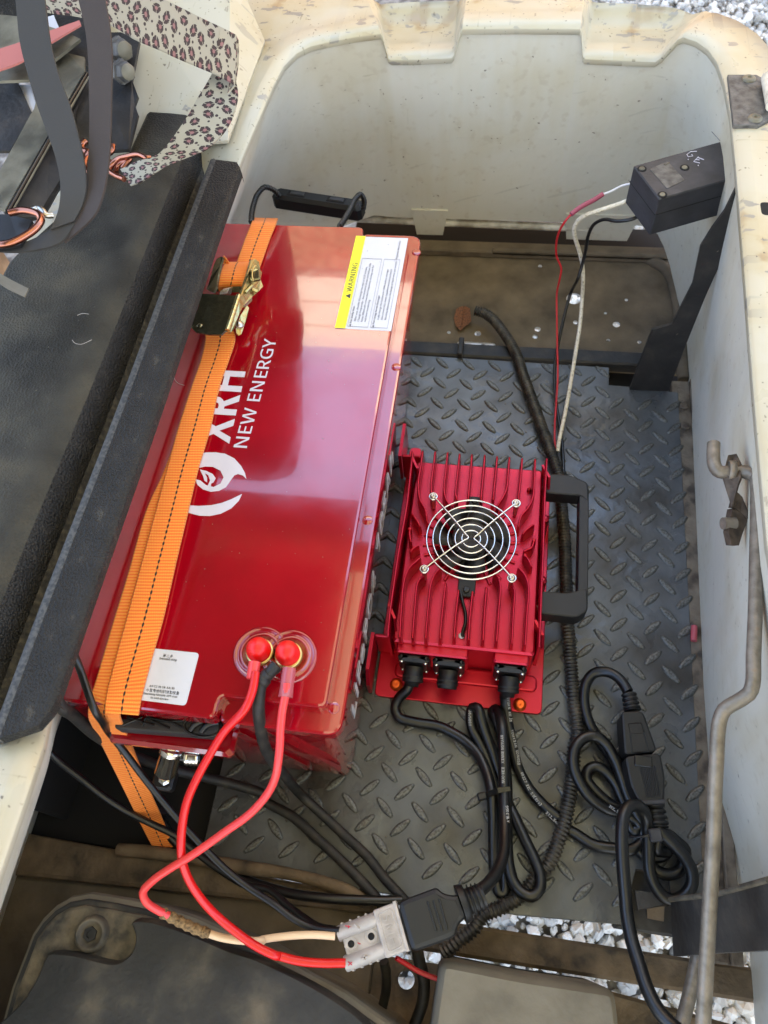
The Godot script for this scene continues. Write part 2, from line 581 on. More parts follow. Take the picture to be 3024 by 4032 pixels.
	M.wire_cream = mat(Color(0.86, 0.74, 0.60), 0.45)
	M.shrink = mat(Color(0.55, 0.24, 0.32), 0.35)
	M.sleeve = mat(Color(0.66, 0.30, 0.33), 0.2)
	M.old_tape = spread(mat(Color(1, 1, 1), 0.8), 0.03, ramp_tex(41, 0.02, [Color(0.24, 0.18, 0.11), Color(0.50, 0.40, 0.26), Color(0.62, 0.50, 0.34)], [0.2, 0.5, 0.85], 5), fine, 0.8)
	M.leaf = spread(mat(Color(1, 1, 1), 0.7), 0.03, ramp_tex(42, 0.02, [Color(0.26, 0.16, 0.09), Color(0.44, 0.27, 0.15), Color(0.53, 0.34, 0.20)], [0.2, 0.5, 0.85], 5), fine, 0.7)
	M.pink_web = mat(Color(0.70, 0.42, 0.39), 0.8)
	# webbing with ribs across and a dashed black thread down its middle
	M.web = web_material()
	M.leopard = mat(Color(1, 1, 1), 0.75)
	M.leopard.albedo_texture = leopard_picture(384)
	M.leopard.uv1_scale = Vector3(1, 1.0 / 0.03, 1)
	M.leopard.normal_enabled = true
	M.leopard.normal_texture = cast
	M.leopard.normal_scale = 0.25
	M.strap_black = spread(mat(Color(0.20, 0.188, 0.17), 0.75), 0.05, null, fine, 0.2)
	M.strap_brown = spread(mat(Color(0.215, 0.18, 0.16), 0.75), 0.05, null, fine, 0.2)
	# surroundings
	M.stone = mat(Color(1, 1, 1), 0.8)
	M.stone.vertex_color_use_as_albedo = true
	M.earth = spread(mat(Color(1, 1, 1), 0.95), 0.4, ramp_tex(43, 0.02, [Color(0.36, 0.34, 0.31), Color(0.56, 0.54, 0.50)], [0.3, 0.7], 5), fine, 0.5)
	M.timber = spread(mat(Color(1, 1, 1), 0.75), 0.5, ramp_tex(44, 0.01, [Color(0.50, 0.40, 0.30), Color(0.66, 0.54, 0.42)], [0.3, 0.7], 5))
	M.roof_panel = mat(Color(0.93, 0.88, 0.80), 0.6)
	M.roof_panel.backlight_enabled = true
	M.roof_panel.backlight = Color(0.70, 0.685, 0.55)
	M.siding = mat(Color(0.96, 0.93, 0.86), 0.6)
	M.shade_green = mat(Color(0.17, 0.24, 0.10), 0.7)

func web_material() -> StandardMaterial3D:
	var n := 128
	var col := Image.create_empty(n, n, false, Image.FORMAT_RGB8)
	var hgt := Image.create_empty(n, n, false, Image.FORMAT_RGB8)
	for y in n:
		for x in n:
			var rib := 0.5 + 0.5 * cos(TAU * 4.0 * y / n)
			var warp := 0.5 + 0.5 * cos(TAU * 20.0 * x / n + PI * float(int(4.0 * y / n + 0.5) % 2))
			var h := 0.68 * rib + 0.22 * warp
			var c := Color(0.95, 0.40, 0.07).lerp(Color(1.0, 0.66, 0.26), rib * 0.75 + warp * 0.25)  # rib light and groove shade put into the orange itself
			var dash := absf(float(x) / n - 0.5)
			var ph := fmod(2.0 * y / n, 1.0)
			if dash < 0.026 * sin(PI * clampf(ph / 0.78, 0.0, 1.0)) + (0.004 if ph < 0.78 else 0.0):
				c = Color(0.07, 0.05, 0.04)
				h = 0.35
			var e := minf(x, n - 1 - x) / float(n)
			if e < 0.03:
				c = c.darkened(0.12)
				h *= e / 0.03
			col.set_pixel(x, y, c)
			hgt.set_pixel(x, y, gray(h))
	var m := mat(Color(1, 1, 1), 0.62)
	m.albedo_texture = ImageTexture.create_from_image(col)
	hgt.bump_map_to_normal_map(5.0)
	m.normal_enabled = true
	m.normal_texture = ImageTexture.create_from_image(hgt)
	m.normal_scale = 0.9
	m.uv1_scale = Vector3(1, 1.0 / 0.0112, 1)
	m.rim_enabled = true
	m.rim = 0.25
	return m

func leopard_picture(n: int) -> ImageTexture:
	var r := RandomNumberGenerator.new()
	r.seed = 21
	var spots := []
	var tries := 0
	while spots.size() < 15 and tries < 4000:
		tries += 1
		var big := spots.size() < 7
		var p := Vector2(r.randf(), r.randf())
		var rad := r.randf_range(0.125, 0.16) if big else r.randf_range(0.028, 0.05)
		var ok := true
		for s in spots:
			var d: Vector2 = (p - s[0]).abs()
			d = Vector2(minf(d.x, 1 - d.x), minf(d.y, 1 - d.y))
			if d.length() < rad + s[1] + 0.012:
				ok = false
				break
		if ok:
			spots.append([p, rad, r.randf() * TAU, big, r.randf_range(0.7, 1.0)])
	var fn := noise(5, 0.03, 3)
	var im := Image.create_empty(n, n, false, Image.FORMAT_RGB8)
	im.fill(Color(0.60, 0.575, 0.50))
	for s in spots:
		var c: Vector2 = s[0] * n
		var reach := int(s[1] * n * 1.5) + 2
		for dy in range(-reach, reach + 1):
			for dx in range(-reach, reach + 1):
				var q := Vector2(dx, dy).rotated(s[2])
				q.x /= s[4]
				var wob := 1.0 + 0.2 * fn.get_noise_2d(c.x + dx * 1.1, c.y + dy * 1.1)
				var d = q.length() / (s[1] * n) * wob
				var px := posmod(int(c.x) + dx, n)
				var py := posmod(int(c.y) + dy, n)
				if not s[3]:
					if d < 1.0:
						im.set_pixel(px, py, Color(0.20, 0.145, 0.135))
					continue
				var gap := cos(q.angle() * 3.0 + s[2]) > 0.97
				if d < 1.0 and d > 0.40 and not gap:
					im.set_pixel(px, py, Color(0.20, 0.145, 0.135))
				elif d <= 0.40:
					im.set_pixel(px, py, Color(0.53, 0.37, 0.36) if d < 0.34 else Color(0.45, 0.28, 0.27))
	return ImageTexture.create_from_image(im)

# inside of the tub: yellowed drip streaks, fine scratches, black flecks
func wall_picture(n: int) -> ImageTexture:
	var broad := noise(81, 3.0 / n, 4)
	var drip := noise(82, 10.0 / n, 3)
	var scratch := noise(83, 40.0 / n, 2)
	var grime := noise(84, 30.0 / n, 5)
	var fleck := noise(85, 90.0 / n, 1)
	var im := Image.create_empty(n, n, false, Image.FORMAT_RGB8)
	for y in n:
		for x in n:
			var edge := minf(1.0, minf(minf(x, n - 1 - x), minf(y, n - 1 - y)) / (n * 0.08))
			var b := broad.get_noise_2d(x, y) * edge
			var d := drip.get_noise_2d(x * 2.2, y * 0.22) * edge
			var g := grime.get_noise_2d(x, y)
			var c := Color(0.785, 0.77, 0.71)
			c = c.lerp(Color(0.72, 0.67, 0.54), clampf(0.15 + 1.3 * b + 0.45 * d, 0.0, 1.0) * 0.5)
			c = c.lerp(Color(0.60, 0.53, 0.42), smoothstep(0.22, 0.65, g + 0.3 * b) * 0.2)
			if scratch.get_noise_2d(x * 0.35 + y * 0.9, y * 0.10 - x * 0.05) > 0.70:
				c = c.darkened(0.06)
			if fleck.get_noise_2d(x, y) > 0.86 and g > 0.22:
				c = c.lerp(Color(0.25, 0.21, 0.17), 0.7)
			im.set_pixel(x, y, c)
	return ImageTexture.create_from_image(im)

# weathered cream body: yellowed and stained patches, grey scrapes, dark specks
func cream_picture(n: int) -> ImageTexture:
	var broad := noise(51, 2.2 / n, 5)
	var mid := noise(52, 9.0 / n, 5)
	var scrape := noise(53, 14.0 / n, 4)
	var streak := noise(54, 6.0 / n, 3)
	var speck := noise(55, 60.0 / n, 2)
	var im := Image.create_empty(n, n, false, Image.FORMAT_RGB8)
	for y in n:
		for x in n:
			# blend across the seam so that repeats join
			var wx := clampf((x - n * 0.85) / (n * 0.15), 0.0, 1.0)
			var wy := clampf((y - n * 0.85) / (n * 0.15), 0.0, 1.0)
			var b := broad.get_noise_2d(x, y)
			if wx > 0.0:
				b = lerpf(b, broad.get_noise_2d(x - n, y), wx)
			if wy > 0.0:
				b = lerpf(b, broad.get_noise_2d(x if wx < 0.5 else x - n, y - n), wy)
			var m := mid.get_noise_2d(x, y)
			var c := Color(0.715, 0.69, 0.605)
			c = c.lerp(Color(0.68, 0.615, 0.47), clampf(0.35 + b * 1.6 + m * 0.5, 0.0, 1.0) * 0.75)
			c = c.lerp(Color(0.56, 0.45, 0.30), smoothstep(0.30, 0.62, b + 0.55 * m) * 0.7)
			var sc := scrape.get_noise_2d(x * 0.7, y * 1.5)
			if sc > 0.36 and b > 0.0:
				c = c.lerp(Color(0.47, 0.46, 0.45), smoothstep(0.36, 0.42, sc) * 0.8)
			if streak.get_noise_2d(x * 6.0, y * 0.8) > 0.60 and m > 0.12:
				c = c.lerp(Color(0.36, 0.31, 0.26), 0.5)
			if speck.get_noise_2d(x, y) > 0.63 and m > 0.0:
				c = c.lerp(Color(0.22, 0.18, 0.15), 0.75)
			im.set_pixel(x, y, c)
	return ImageTexture.create_from_image(im)

# ---------------------------------------------------------------- surroundings
func surroundings():
	var s := Shape.new()
	s.face = Vector3.UP
	var q := 30.0
	s.quad(Vector3(-q, -0.445, -q), Vector3(q, -0.445, -q), Vector3(q, -0.445, q), Vector3(-q, -0.445, q), -1)
	struct("ground", s.mesh(), M.earth)
	# pebbles: one mass nobody could count
	var st := Shape.new()
	var nz := noise(61, 1.1, 2)
	var rings := []
	for k in 6:
		var a := PI * (k + 0.35) / 5.7
		var ring := []
		for i in 8:
			var b := TAU * i / 8
			var d := Vector3(sin(a) * cos(b), cos(a), sin(a) * sin(b))
			ring.append(d * (1.0 + 0.55 * nz.get_noise_3dv(d * 2.1)))
		rings.append(ring)
	loft(st, rings, true, true, true, -1)
	var mm := MultiMesh.new()
	mm.transform_format = MultiMesh.TRANSFORM_3D
	mm.use_colors = true
	mm.mesh = st.mesh()
	var places := []
	var r := RandomNumberGenerator.new()
	r.seed = 5
	for area in [[-0.60, 0.30, 0.28, 0.72, 0.0125, 0.0088], [-0.45, 0.25, -0.75, -0.10, 0.019, 0.0105], [0.0, 1.0, -2.0, -0.45, 0.0145, 0.0085]]:
		var x: float = area[0]
		while x < area[1]:
			var z: float = area[2]
			while z < area[3]:
				places.append([Vector3(x + r.randf_range(-0.5, 0.5) * area[4], -0.440 + r.randf_range(-0.003, 0.010), z + r.randf_range(-0.5, 0.5) * area[4]), area[5] * r.randf_range(0.45, 1.4)])
				z += area[4]
			x += area[4]
	mm.instance_count = places.size()
	for k in places.size():
		var b := Basis.from_euler(Vector3(r.randf() * TAU, r.randf() * TAU, r.randf() * TAU)).scaled(Vector3.ONE * places[k][1])
		b = b * Basis.from_scale(Vector3(r.randf_range(0.8, 1.35), r.randf_range(0.55, 0.9), r.randf_range(0.8, 1.2)))
		mm.set_instance_transform(k, Transform3D(b, places[k][0]))
		var v := r.randf_range(0.30, 0.70)
		var w := r.randf()
		mm.set_instance_color(k, Color(v, v * lerpf(0.92, 0.98, w), v * lerpf(0.78, 0.92, w)))
	var mi := MultiMeshInstance3D.new()
	mi.name = "gravel"
	mi.multimesh = mm
	mi.material_override = M.stone
	mi.set_meta("kind", "stuff")
	tag(mi, "pale rounded gravel under and beyond the cart", "gravel")
	add_child(mi)
	# the carport the cart stands under and the house across the drive: they shade the bay and show in the glossy lid
	var cp := thing("carport", "open timber carport roof above the cart, mirrored in the red lid", "carport", Vector3(0, -0.445, 0))
	s = Shape.new()
	s.face = Vector3.UP
	s.quad(Vector3(-0.62, 2.32, -0.75), Vector3(2.0, 2.32, -0.75), Vector3(2.0, 2.32, 5.15), Vector3(-0.62, 2.32, 5.15))
	part("roof_panel", s.mesh(), M.roof_panel, cp)
	s = Shape.new()
	box(s, Vector3(-1.0, 2.33, 2.05), Vector3(0.76, 0.03, 6.2), 0.004)
	part("added_roof_strip", s.mesh(), M.rail, cp)  # opaque strip added to keep the left of the lid reflection dark
	for k in 6:
		s = Shape.new()
		box(s, Vector3(-1.3 + 0.65 * k, 2.23, 2.2), Vector3(0.05, 0.14, 5.8), 0.003)
		part("rafter", s.mesh(), M.timber, cp)
	for z in [-0.70, 0.75, 4.9]:
		s = Shape.new()
		box(s, Vector3(0.3, 2.09, z), Vector3(3.4, 0.14, 0.06), 0.003)
		part("beam", s.mesh(), M.timber, cp)
	for x in [-1.3, 1.9]:
		for z in [-0.70, 4.9]:
			s = Shape.new()
			box(s, Vector3(x, 0.79, z), Vector3(0.1, 2.46, 0.1), 0.004)
			part("post", s.mesh(), M.timber, cp)
	var sb := thing("added_dark_slab", "unseen black slab added to darken the left of the reflection in the red lid", "dark slab", Vector3(-0.95, -0.445, -0.78))  # unseen slab, added so the left of the lid reflects something dark
	s = Shape.new()
	var out_ := []
	for qq in round_poly([Vector2(-1.45, 0.1), Vector2(-0.56, 0.1), Vector2(-0.60, 0.95), Vector2(-0.74, 1.72), Vector2(-1.35, 1.72), Vector2(-1.45, 0.95)], 0.16, 6):
		out_.append(Vector3(qq.x, qq.y, -0.74 - 0.06 * qq.y))
	plate3(s, out_, 0.09)
	part("slab_front", s.mesh(), M.leather, sb)
	for x in [-1.25, -0.68]:
		s = Shape.new()
		tube(s, [Vector3(x, -0.445, -0.84), Vector3(x, 0.4, -0.84)], 0.016, 12)
		part("slab_post", s.mesh(), M.black_paint, sb)
	var hs := thing("house", "boarded tan house across the drive, mirrored in the red lid", "house", Vector3(0, -0.445, -3.8))
	s = Shape.new()
	box(s, Vector3(0, 1.75, -5.6), Vector3(9, 4.4, 3.6), 0.01)
	part("wall", s.mesh(), M.timber, hs)
	for k in 3:
		s = Shape.new()
		box(s, Vector3(0, 3.86 + 0.29 * k, -3.78 - 0.02 * k), Vector3(9.2, 0.25, 0.05), 0.006)
		part("board", s.mesh(), M.siding, hs)

# ---------------------------------------------------------------- cart body
func outline() -> Array:
	var top := [[-0.403, 0.298, 0.62], [-0.403, 0.298, 0.42], [-0.409, 0.288, 0.392], [-0.434, 0.254, 0.345], [-0.434, 0.254, 0.0], [-0.434, 0.256, -0.16], [-0.410, 0.293, -0.215], [-0.400, 0.299, -0.32], [-0.395, 0.3, -0.358], [-0.385, 0.3, -0.383], [-0.371, 0.3, -0.397], [-0.355, 0.3, -0.404], [-0.325, 0.3, -0.4145],
		[-0.2945, 0.3, -0.4215], [-0.2925, 0.296, -0.4225], [-0.2880, 0.271, -0.424], [-0.2850, 0.268, -0.425], [-0.25, 0.267, -0.428], [-0.2145, 0.268, -0.429], [-0.2115, 0.271, -0.4292], [-0.2045, 0.296, -0.4295], [-0.2020, 0.3, -0.43],
		[-0.135, 0.3, -0.4303], [-0.0720, 0.3, -0.429], [-0.0700, 0.296, -0.4285], [-0.0650, 0.271, -0.428], [-0.0620, 0.268, -0.4275], [-0.02, 0.267, -0.426], [0.015, 0.268, -0.422], [0.0195, 0.273, -0.421], [0.0320, 0.296, -0.4155], [0.0365, 0.3, -0.4130],
		[0.050, 0.3, -0.4045], [0.061, 0.3, -0.389], [0.0685, 0.3, -0.366], [0.073, 0.3, -0.33], [0.0750, 0.3, -0.28], [0.0735, 0.3, -0.2], [0.069, 0.3, -0.05], [0.065, 0.3, 0.07], [0.062, 0.3, 0.2], [0.066, 0.3, 0.28], [0.088, 0.3, 0.36], [0.096, 0.3, 0.42], [0.10, 0.3, 0.62]]
	var out := []
	for p in top:
		out.append(Vector3(p[0], p[1], p[2]))
	return out

func body():
	var b := thing("golf_cart", "cream plastic cart body with an open battery bay, notched and scuffed round its rim", "golf cart", Vector3(-0.16, -0.12, 0.0))
	var top := outline()
	var n := top.size()
	var normal := []
	for i in n:
		var t: Vector3 = top[mini(i + 1, n - 1)] - top[maxi(i - 1, 0)]
		normal.append(Vector3(t.z, 0, -t.x).normalized())
	# smooth the outward directions so that the wide rim does not fold at the notches
	for pass_ in 8:
		var nn := normal.duplicate()
		for i in range(1, n - 1):
			nn[i] = (normal[i - 1] + normal[i] * 2.0 + normal[i + 1]).normalized()
		normal = nn
	# inside of the bay
	var wall := Shape.new()
	wall.face = Vector3(0, 0, 0)
	var rows := []
	for k in 9:
		var f := k / 8.0
		var row := []
		for i in n:
			var p: Vector3 = top[i]
			var low := foot(i, n, p)
			var y := lerpf(p.y - 0.004, low.y, f)
			# belly of the moulded wall: leaves the rim almost upright, then runs out to its foot
			var e := f * f * (3 - 2 * f) * 0.4 + f * 0.6
			row.append(Vector3(lerpf(p.x, low.x, e) + normal[i].x * 0.003, y, lerpf(p.z, low.z, e) + normal[i].z * 0.003))
		rows.append(row)
	wall.face = Vector3(0, 0, 1)
	loft(wall, rows, false, false, false, 0)
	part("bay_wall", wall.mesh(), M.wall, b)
	# rim: a thin inner lip, a flat strip, then the outside skin
	var rim := Shape.new()
	rim.face = Vector3.UP
	var offs := [[0.0035, -0.011], [0.0, -0.009], [0.0, -0.003], [0.0025, 0.0], [0.014, 0.0006], [0.030, 0.0], [0.034, -0.002], [0.060, -0.003]]
	var outer := []
	for o in offs:
		var row := []
		for i in n:
			var p: Vector3 = top[i] + normal[i] * o[0]
			row.append(Vector3(p.x, p.y + o[1], p.z))
		outer.append(row)
	for step in [[0.80, -0.004], [0.94, -0.009], [1.0, -0.022], [1.07, -0.06], [1.13, -0.14], [1.16, -0.28]]:
		var row := []
		for i in n:
			var p: Vector3 = top[i]
			var far := 0.098 if p.z < -0.40 else 0.066 if p.x > 0.0 and p.z < -0.30 else 0.13
			var nn: Vector3 = normal[i]
			far = lerpf(0.098, 0.055, clampf(nn.x, 0.0, 1.0)) if p.z < -0.25 else lerpf(0.055, 0.17, clampf((p.z + 0.25) / 0.3, 0.0, 1.0)) if p.x > 0 else 0.1
			if p.x < -0.3:
				far = lerpf(0.098, 0.22, clampf(-nn.x, 0.0, 1.0))
			var yy := lerpf(p.y, 0.3, clampf((step[0] - 0.9) / 0.1, 0.0, 1.0)) if p.z < -0.3 else p.y
			row.append(Vector3(p.x + nn.x * far * step[0], yy + step[1], p.z + nn.z * far * step[0]))
		outer.append(row)
	# crisp corners where the notches drop
	var gid := 1
	var gids := []
	for i in n:
		if i in [11, 13, 17, 19, 21, 23, 27, 29]:
			gid += 1
		gids.append(gid)
	for k in outer.size() - 1:
		for i in n - 1:
			rim.quad(outer[k][i], outer[k][i + 1], outer[k + 1][i + 1], outer[k + 1][i], gids[i] + 20 * int(k > 1) + 20 * int(k > 3))
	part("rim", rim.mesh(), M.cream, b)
	# raised inner corner of the body behind the seat tray
	var s := Shape.new()
	plate3(s, [Vector3(-0.425, 0.302, -0.40), Vector3(-0.425, 0.302, -0.22), Vector3(-0.56, 0.305, -0.20), Vector3(-0.60, 0.36, -0.45), Vector3(-0.47, 0.35, -0.47)], 0.004)
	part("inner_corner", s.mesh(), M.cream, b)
	# tabs at the foot of the far wall
	for t in [[-0.275, -0.222, 0.0], [-0.055, 0.045, 0.0]]:
		s = Shape.new()
		plate3(s, [Vector3(t[0], 0.035, -0.4485), Vector3(t[1], 0.035, -0.4485), Vector3(t[1] - 0.008, -0.012, -0.4525), Vector3(t[0] + 0.006, -0.012, -0.4525)], 0.003)
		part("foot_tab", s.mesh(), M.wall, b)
	# hinge plate riveted to the rim
	s = Shape.new()
	slab(s, [Vector2(0.0745, -0.334), Vector2(0.0735, -0.252), Vector2(0.096, -0.252), Vector2(0.108, -0.262), Vector2(0.118, -0.29), Vector2(0.112, -0.323), Vector2(0.102, -0.334)], 0.3003, 0.3042, 0.0008)
	var hp := part("hinge_plate", s.mesh(), M.hinge, b)
	for z in [-0.326, -0.262]:
		part("rivet", lathed(Vector3(0.094, 0.3042, z), Vector3.UP, [[0.0068, 0.0], [0.0066, 0.001], [0.0045, 0.0022], [0.002, 0.0024], [0.0017, 0.0010], [0.0, 0.0010]], 20), M.alu, hp)
	s = Shape.new()
	tube(s, [Vector3(0.109, 0.311, -0.318), Vector3(0.109, 0.311, -0.272)], 0.0065, 14)
	part("hinge_barrel", s.mesh(), M.pipe, hp)
	# slot in the right rim, with a dark pocket
	s = Shape.new()
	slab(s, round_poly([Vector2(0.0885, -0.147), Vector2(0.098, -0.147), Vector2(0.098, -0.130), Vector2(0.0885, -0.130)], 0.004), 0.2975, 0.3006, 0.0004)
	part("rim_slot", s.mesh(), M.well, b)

func foot(i: int, n: int, p: Vector3) -> Vector3:
	# where the bay wall meets the tray, below rim point p
	if p.x <= -0.3995 and p.z > -0.33:
		return Vector3(-0.56, -0.03, p.z)
	if p.z < -0.31 and p.x < -0.29:
		var f := clampf((p.x + 0.400) / 0.11, 0.0, 1.0)
		return Vector3(lerpf(-0.53, -0.325, f), lerpf(-0.03, 0.022, f), lerpf(-0.36, -0.4505, pow(f, 0.5)))
	if p.z < -0.40 and p.x < 0.03:
		return Vector3(p.x - 0.01 * clampf(-p.x * 4.0, 0.0, 1.0) + 0.012 * clampf((p.x + 0.1) * 8.0, 0.0, 1.0), 0.018, -0.4495)
	if p.x > 0.02 and p.z < -0.26:
		var f := clampf((p.z + 0.413) / 0.14, 0.0, 1.0)
		return Vector3(lerpf(0.060, 0.108, sqrt(f)), lerpf(0.016, -0.02, f), lerpf(-0.447, -0.27, f))
	return Vector3(lerpf(0.107, 0.099, clampf((p.z + 0.2) / 0.4, 0.0, 1.0)) + 0.028 * smoothstep(0.30, 0.40, p.z), -0.02, p.z)

# ---------------------------------------------------------------- steel under-frame
func frame():
	var f := thing("steel_frame", "dusty brown steel frame and tray under the battery bay", "frame", Vector3(-0.1, -0.09, 0.1))
	# tray with punched holes behind the treadplate
	var tray := CSGBox3D.new()
	tray.name = "tray"
	tray.size = Vector3(0.40, 0.003, 0.235)
	tray.material = M.dusty
	f.add_child(tray)
	tray.position = Vector3(-0.095, -0.0215, -0.333) - f.position
	var holes := [[Vector3(-0.035, -0.02, -0.3426), 0.0105], [Vector3(-0.0828, -0.02, -0.2825), 0.0042], [Vector3(-0.0859, -0.02, -0.2689), 0.0036], [Vector3(-0.0325, -0.02, -0.2983), 0.0032], [Vector3(0.0223, -0.02, -0.2977), 0.0050], [Vector3(0.0114, -0.02, -0.2686), 0.0026], [Vector3(0.0519, -0.02, -0.2682), 0.0026], [Vector3(0.0361, -0.02, -0.3443), 0.0024], [Vector3(-0.2036, -0.02, -0.269), 0.0026], [Vector3(-0.1637, -0.02, -0.2693), 0.0045], [Vector3(-0.0842, -0.02, -0.4038), 0.0030], [Vector3(0.0078, -0.02, -0.3176), 0.0020]]
	for h in holes:
		var c := CSGCylinder3D.new()
		c.name = numbered("hole", tray)
		c.operation = CSGShape3D.OPERATION_SUBTRACTION
		c.radius = h[1]
		c.height = 0.02
		c.sides = 20
		tray.add_child(c)
		c.position = h[0] - f.position - tray.position
	var sl := CSGBox3D.new()
	sl.name = "slot"
	sl.operation = CSGShape3D.OPERATION_SUBTRACTION
	sl.size = Vector3(0.045, 0.02, 0.0066)
	tray.add_child(sl)
	sl.position = Vector3(-0.1641, -0.02, -0.2504) - f.position - tray.position
	for x in [-0.0225, 0.0225]:
		var c := CSGCylinder3D.new()
		c.name = numbered("slot_end", tray)
		c.operation = CSGShape3D.OPERATION_SUBTRACTION
		c.radius = 0.0033
		c.height = 0.02
		c.sides = 14
		tray.add_child(c)
		c.position = sl.position + Vector3(x, 0, 0)
	# stepped ledges at the back of the tray
	var s := Shape.new()
	box(s, Vector3(-0.10, -0.014, -0.4275), Vector3(0.46, 0.012, 0.022), 0.002)
	part("ledge", s.mesh(), M.dusty, f)
	s = Shape.new()
	box(s, Vector3(-0.03, -0.0095, -0.4205), Vector3(0.25, 0.010, 0.008), 0.002)
	part("ledge", s.mesh(), M.dusty, f)
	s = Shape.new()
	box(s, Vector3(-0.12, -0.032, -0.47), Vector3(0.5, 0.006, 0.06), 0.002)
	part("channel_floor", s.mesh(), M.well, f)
	# right hand end of the tray, a rounded flange
	s = Shape.new()
	tube(s, smooth_path([Vector3(0.066, -0.018, -0.425), Vector3(0.092, -0.016, -0.40), Vector3(0.102, -0.014, -0.35), Vector3(0.104, -0.012, -0.28), Vector3(0.104, -0.012, -0.20)], 0.01), 0.008, 10)
	part("flange", s.mesh(), M.dusty, f)
	# pale pipe along the foot of the far wall
	s = Shape.new()
	tube(s, smooth_path([Vector3(-0.36, 0.006, -0.462), Vector3(-0.2, 0.006, -0.4585), Vector3(-0.02, 0.006, -0.456)], 0.02), 0.0058, 12)
	part("pipe", s.mesh(), M.pipe, f)
	# angle iron between tray and treadplate
	s = Shape.new()
	box(s, Vector3(-0.102, -0.010, -0.2235), Vector3(0.33, 0.018, 0.022), 0.002)
	part("angle_iron", s.mesh(), M.black_paint, f)
	s = Shape.new()
	box(s, Vector3(-0.183, 0.004, -0.221), Vector3(0.007, 0.010, 0.030), 0.0012)
	part("stop_tab", s.mesh(), M.black_paint, f)
	# steel channel along the right wall
	s = Shape.new()
	box(s, Vector3(0.0965, -0.0068, 0.13), Vector3(0.0225, 0.012, 0.64), 0.0015)
	part("side_rail", s.mesh(), M.sill_steel, f)
	s = Shape.new()
	box(s, Vector3(0.112, -0.002, 0.13), Vector3(0.010, 0.014, 0.64), 0.001)
	part("side_rail", s.mesh(), M.sill_steel, f)
	for z in [-0.118, -0.148]:
		part("rail_bolt", lathed(Vector3(0.098, 0.0, z), Vector3.UP, [[0.0055, 0.0], [0.0055, 0.0025], [0.0042, 0.0034], [0.0, 0.0036]], 6, -1), M.sill_steel, f)
	# cross tube in front of the plate, with gravel showing on both sides
	s = Shape.new()
	box(s, Vector3(-0.15, -0.036, 0.462), Vector3(0.62, 0.035, 0.0265), 0.003)
	part("cross_tube", s.mesh(), M.rail, f)
	s = Shape.new()
	box(s, Vector3(0.055, -0.05, 0.5105), Vector3(0.13, 0.03, 0.045), 0.003, Basis(Vector3.UP, -0.10))
	part("cross_tube", s.mesh(), M.rail, f)
	# dusty cross member at the left, under the wires
	s = Shape.new()
	slab(s, [Vector2(-0.66, 0.425), Vector2(-0.20, 0.438), Vector2(-0.20, 0.452), Vector2(-0.66, 0.470)], -0.05, -0.002, 0.004)
	part("cross_member", s.mesh(), M.rail, f)
	s = Shape.new()
	slab(s, [Vector2(-0.66, 0.4705), Vector2(-0.28, 0.4505), Vector2(-0.20, 0.4505), Vector2(-0.20, 0.62), Vector2(-0.66, 0.62)], -0.07, -0.014, 0.004)
	part("belly_pan", s.mesh(), M.dusty, f)
	var pan := CSGBox3D.new()
	pan.name = "pierced_rail"
	pan.size = Vector3(0.125, 0.004, 0.15)
	pan.material = M.rail
	f.add_child(pan)
	pan.position = Vector3(-0.172, -0.0320, 0.559) - f.position
	var ph := CSGCylinder3D.new()
	ph.name = "round_hole"
	ph.operation = CSGShape3D.OPERATION_SUBTRACTION
	ph.radius = 0.0075
	ph.height = 0.03
	ph.sides = 24
	pan.add_child(ph)
	ph.position = Vector3(-0.1689, -0.03, 0.5002) - f.position - pan.position
	# dark plate bracket that crosses under the prop rod
	s = Shape.new()
	plate3(s, [Vector3(0.0543, 0.02, 0.4072), Vector3(0.0657, 0.1158, 0.4068), Vector3(0.0753, 0.2, 0.4015), Vector3(0.0787, 0.2295, 0.4002), Vector3(0.0802, 0.2125, 0.4415), Vector3(0.0672, 0.1009, 0.4458), Vector3(0.057, 0.012, 0.4499)], 0.006)
	var brk := part("bracket", s.mesh(), M.strap_steel, f)
	s = Shape.new()
	var be: Array = [Vector3(0.0539, 0.0215, 0.4073), Vector3(0.0652, 0.1174, 0.4069), Vector3(0.0747, 0.2015, 0.4016), Vector3(0.0566, 0.0135, 0.4499)]
	tube(s, [be[0], be[1], be[2]], 0.0022, 8)
	part("bent_edge", s.mesh(), M.dust_mid, brk)
	s = Shape.new()
	plate3(s, [Vector3(0.0277, 0.004, 0.4023), Vector3(0.0816, 0.012, 0.4019), Vector3(0.0833, 0.012, 0.406), Vector3(0.0565, 0.01, 0.4101), Vector3(0.0301, 0.004, 0.4178)], 0.004)
	part("bracket_lip", s.mesh(), M.strap_steel, f)
	s = Shape.new()
	plate3(s, [Vector3(0.0385, 0, 0.4114), Vector3(0.0542, 0, 0.4093), Vector3(0.0552, -0.01, 0.4233), Vector3(0.041, -0.01, 0.4227)], 0.004)
	part("rusty_tab", s.mesh(), M.rail, f)
	# strut from the floor up the right wall
	s = Shape.new()
	plate3(s, [Vector3(0.0757, 0.285, -0.1886), Vector3(0.0729, 0.2604, -0.1872), Vector3(0.0667, 0.2407, -0.1861), Vector3(0.0614, 0.2182, -0.1847), Vector3(0.066, 0.17, -0.1822), Vector3(0.0585, 0.1125, -0.1789), Vector3(0.0391, 0.1033, -0.178), Vector3(0.0375, 0.086, -0.177), Vector3(0.0332, 0.002, -0.1724), Vector3(0.0798, 0.002, -0.1733), Vector3(0.0813, 0.083, -0.1778), Vector3(0.0836, 0.1555, -0.1818), Vector3(0.0879, 0.2188, -0.1853), Vector3(0.095, 0.2448, -0.1869), Vector3(0.0841, 0.2851, -0.1888)], 0.004)
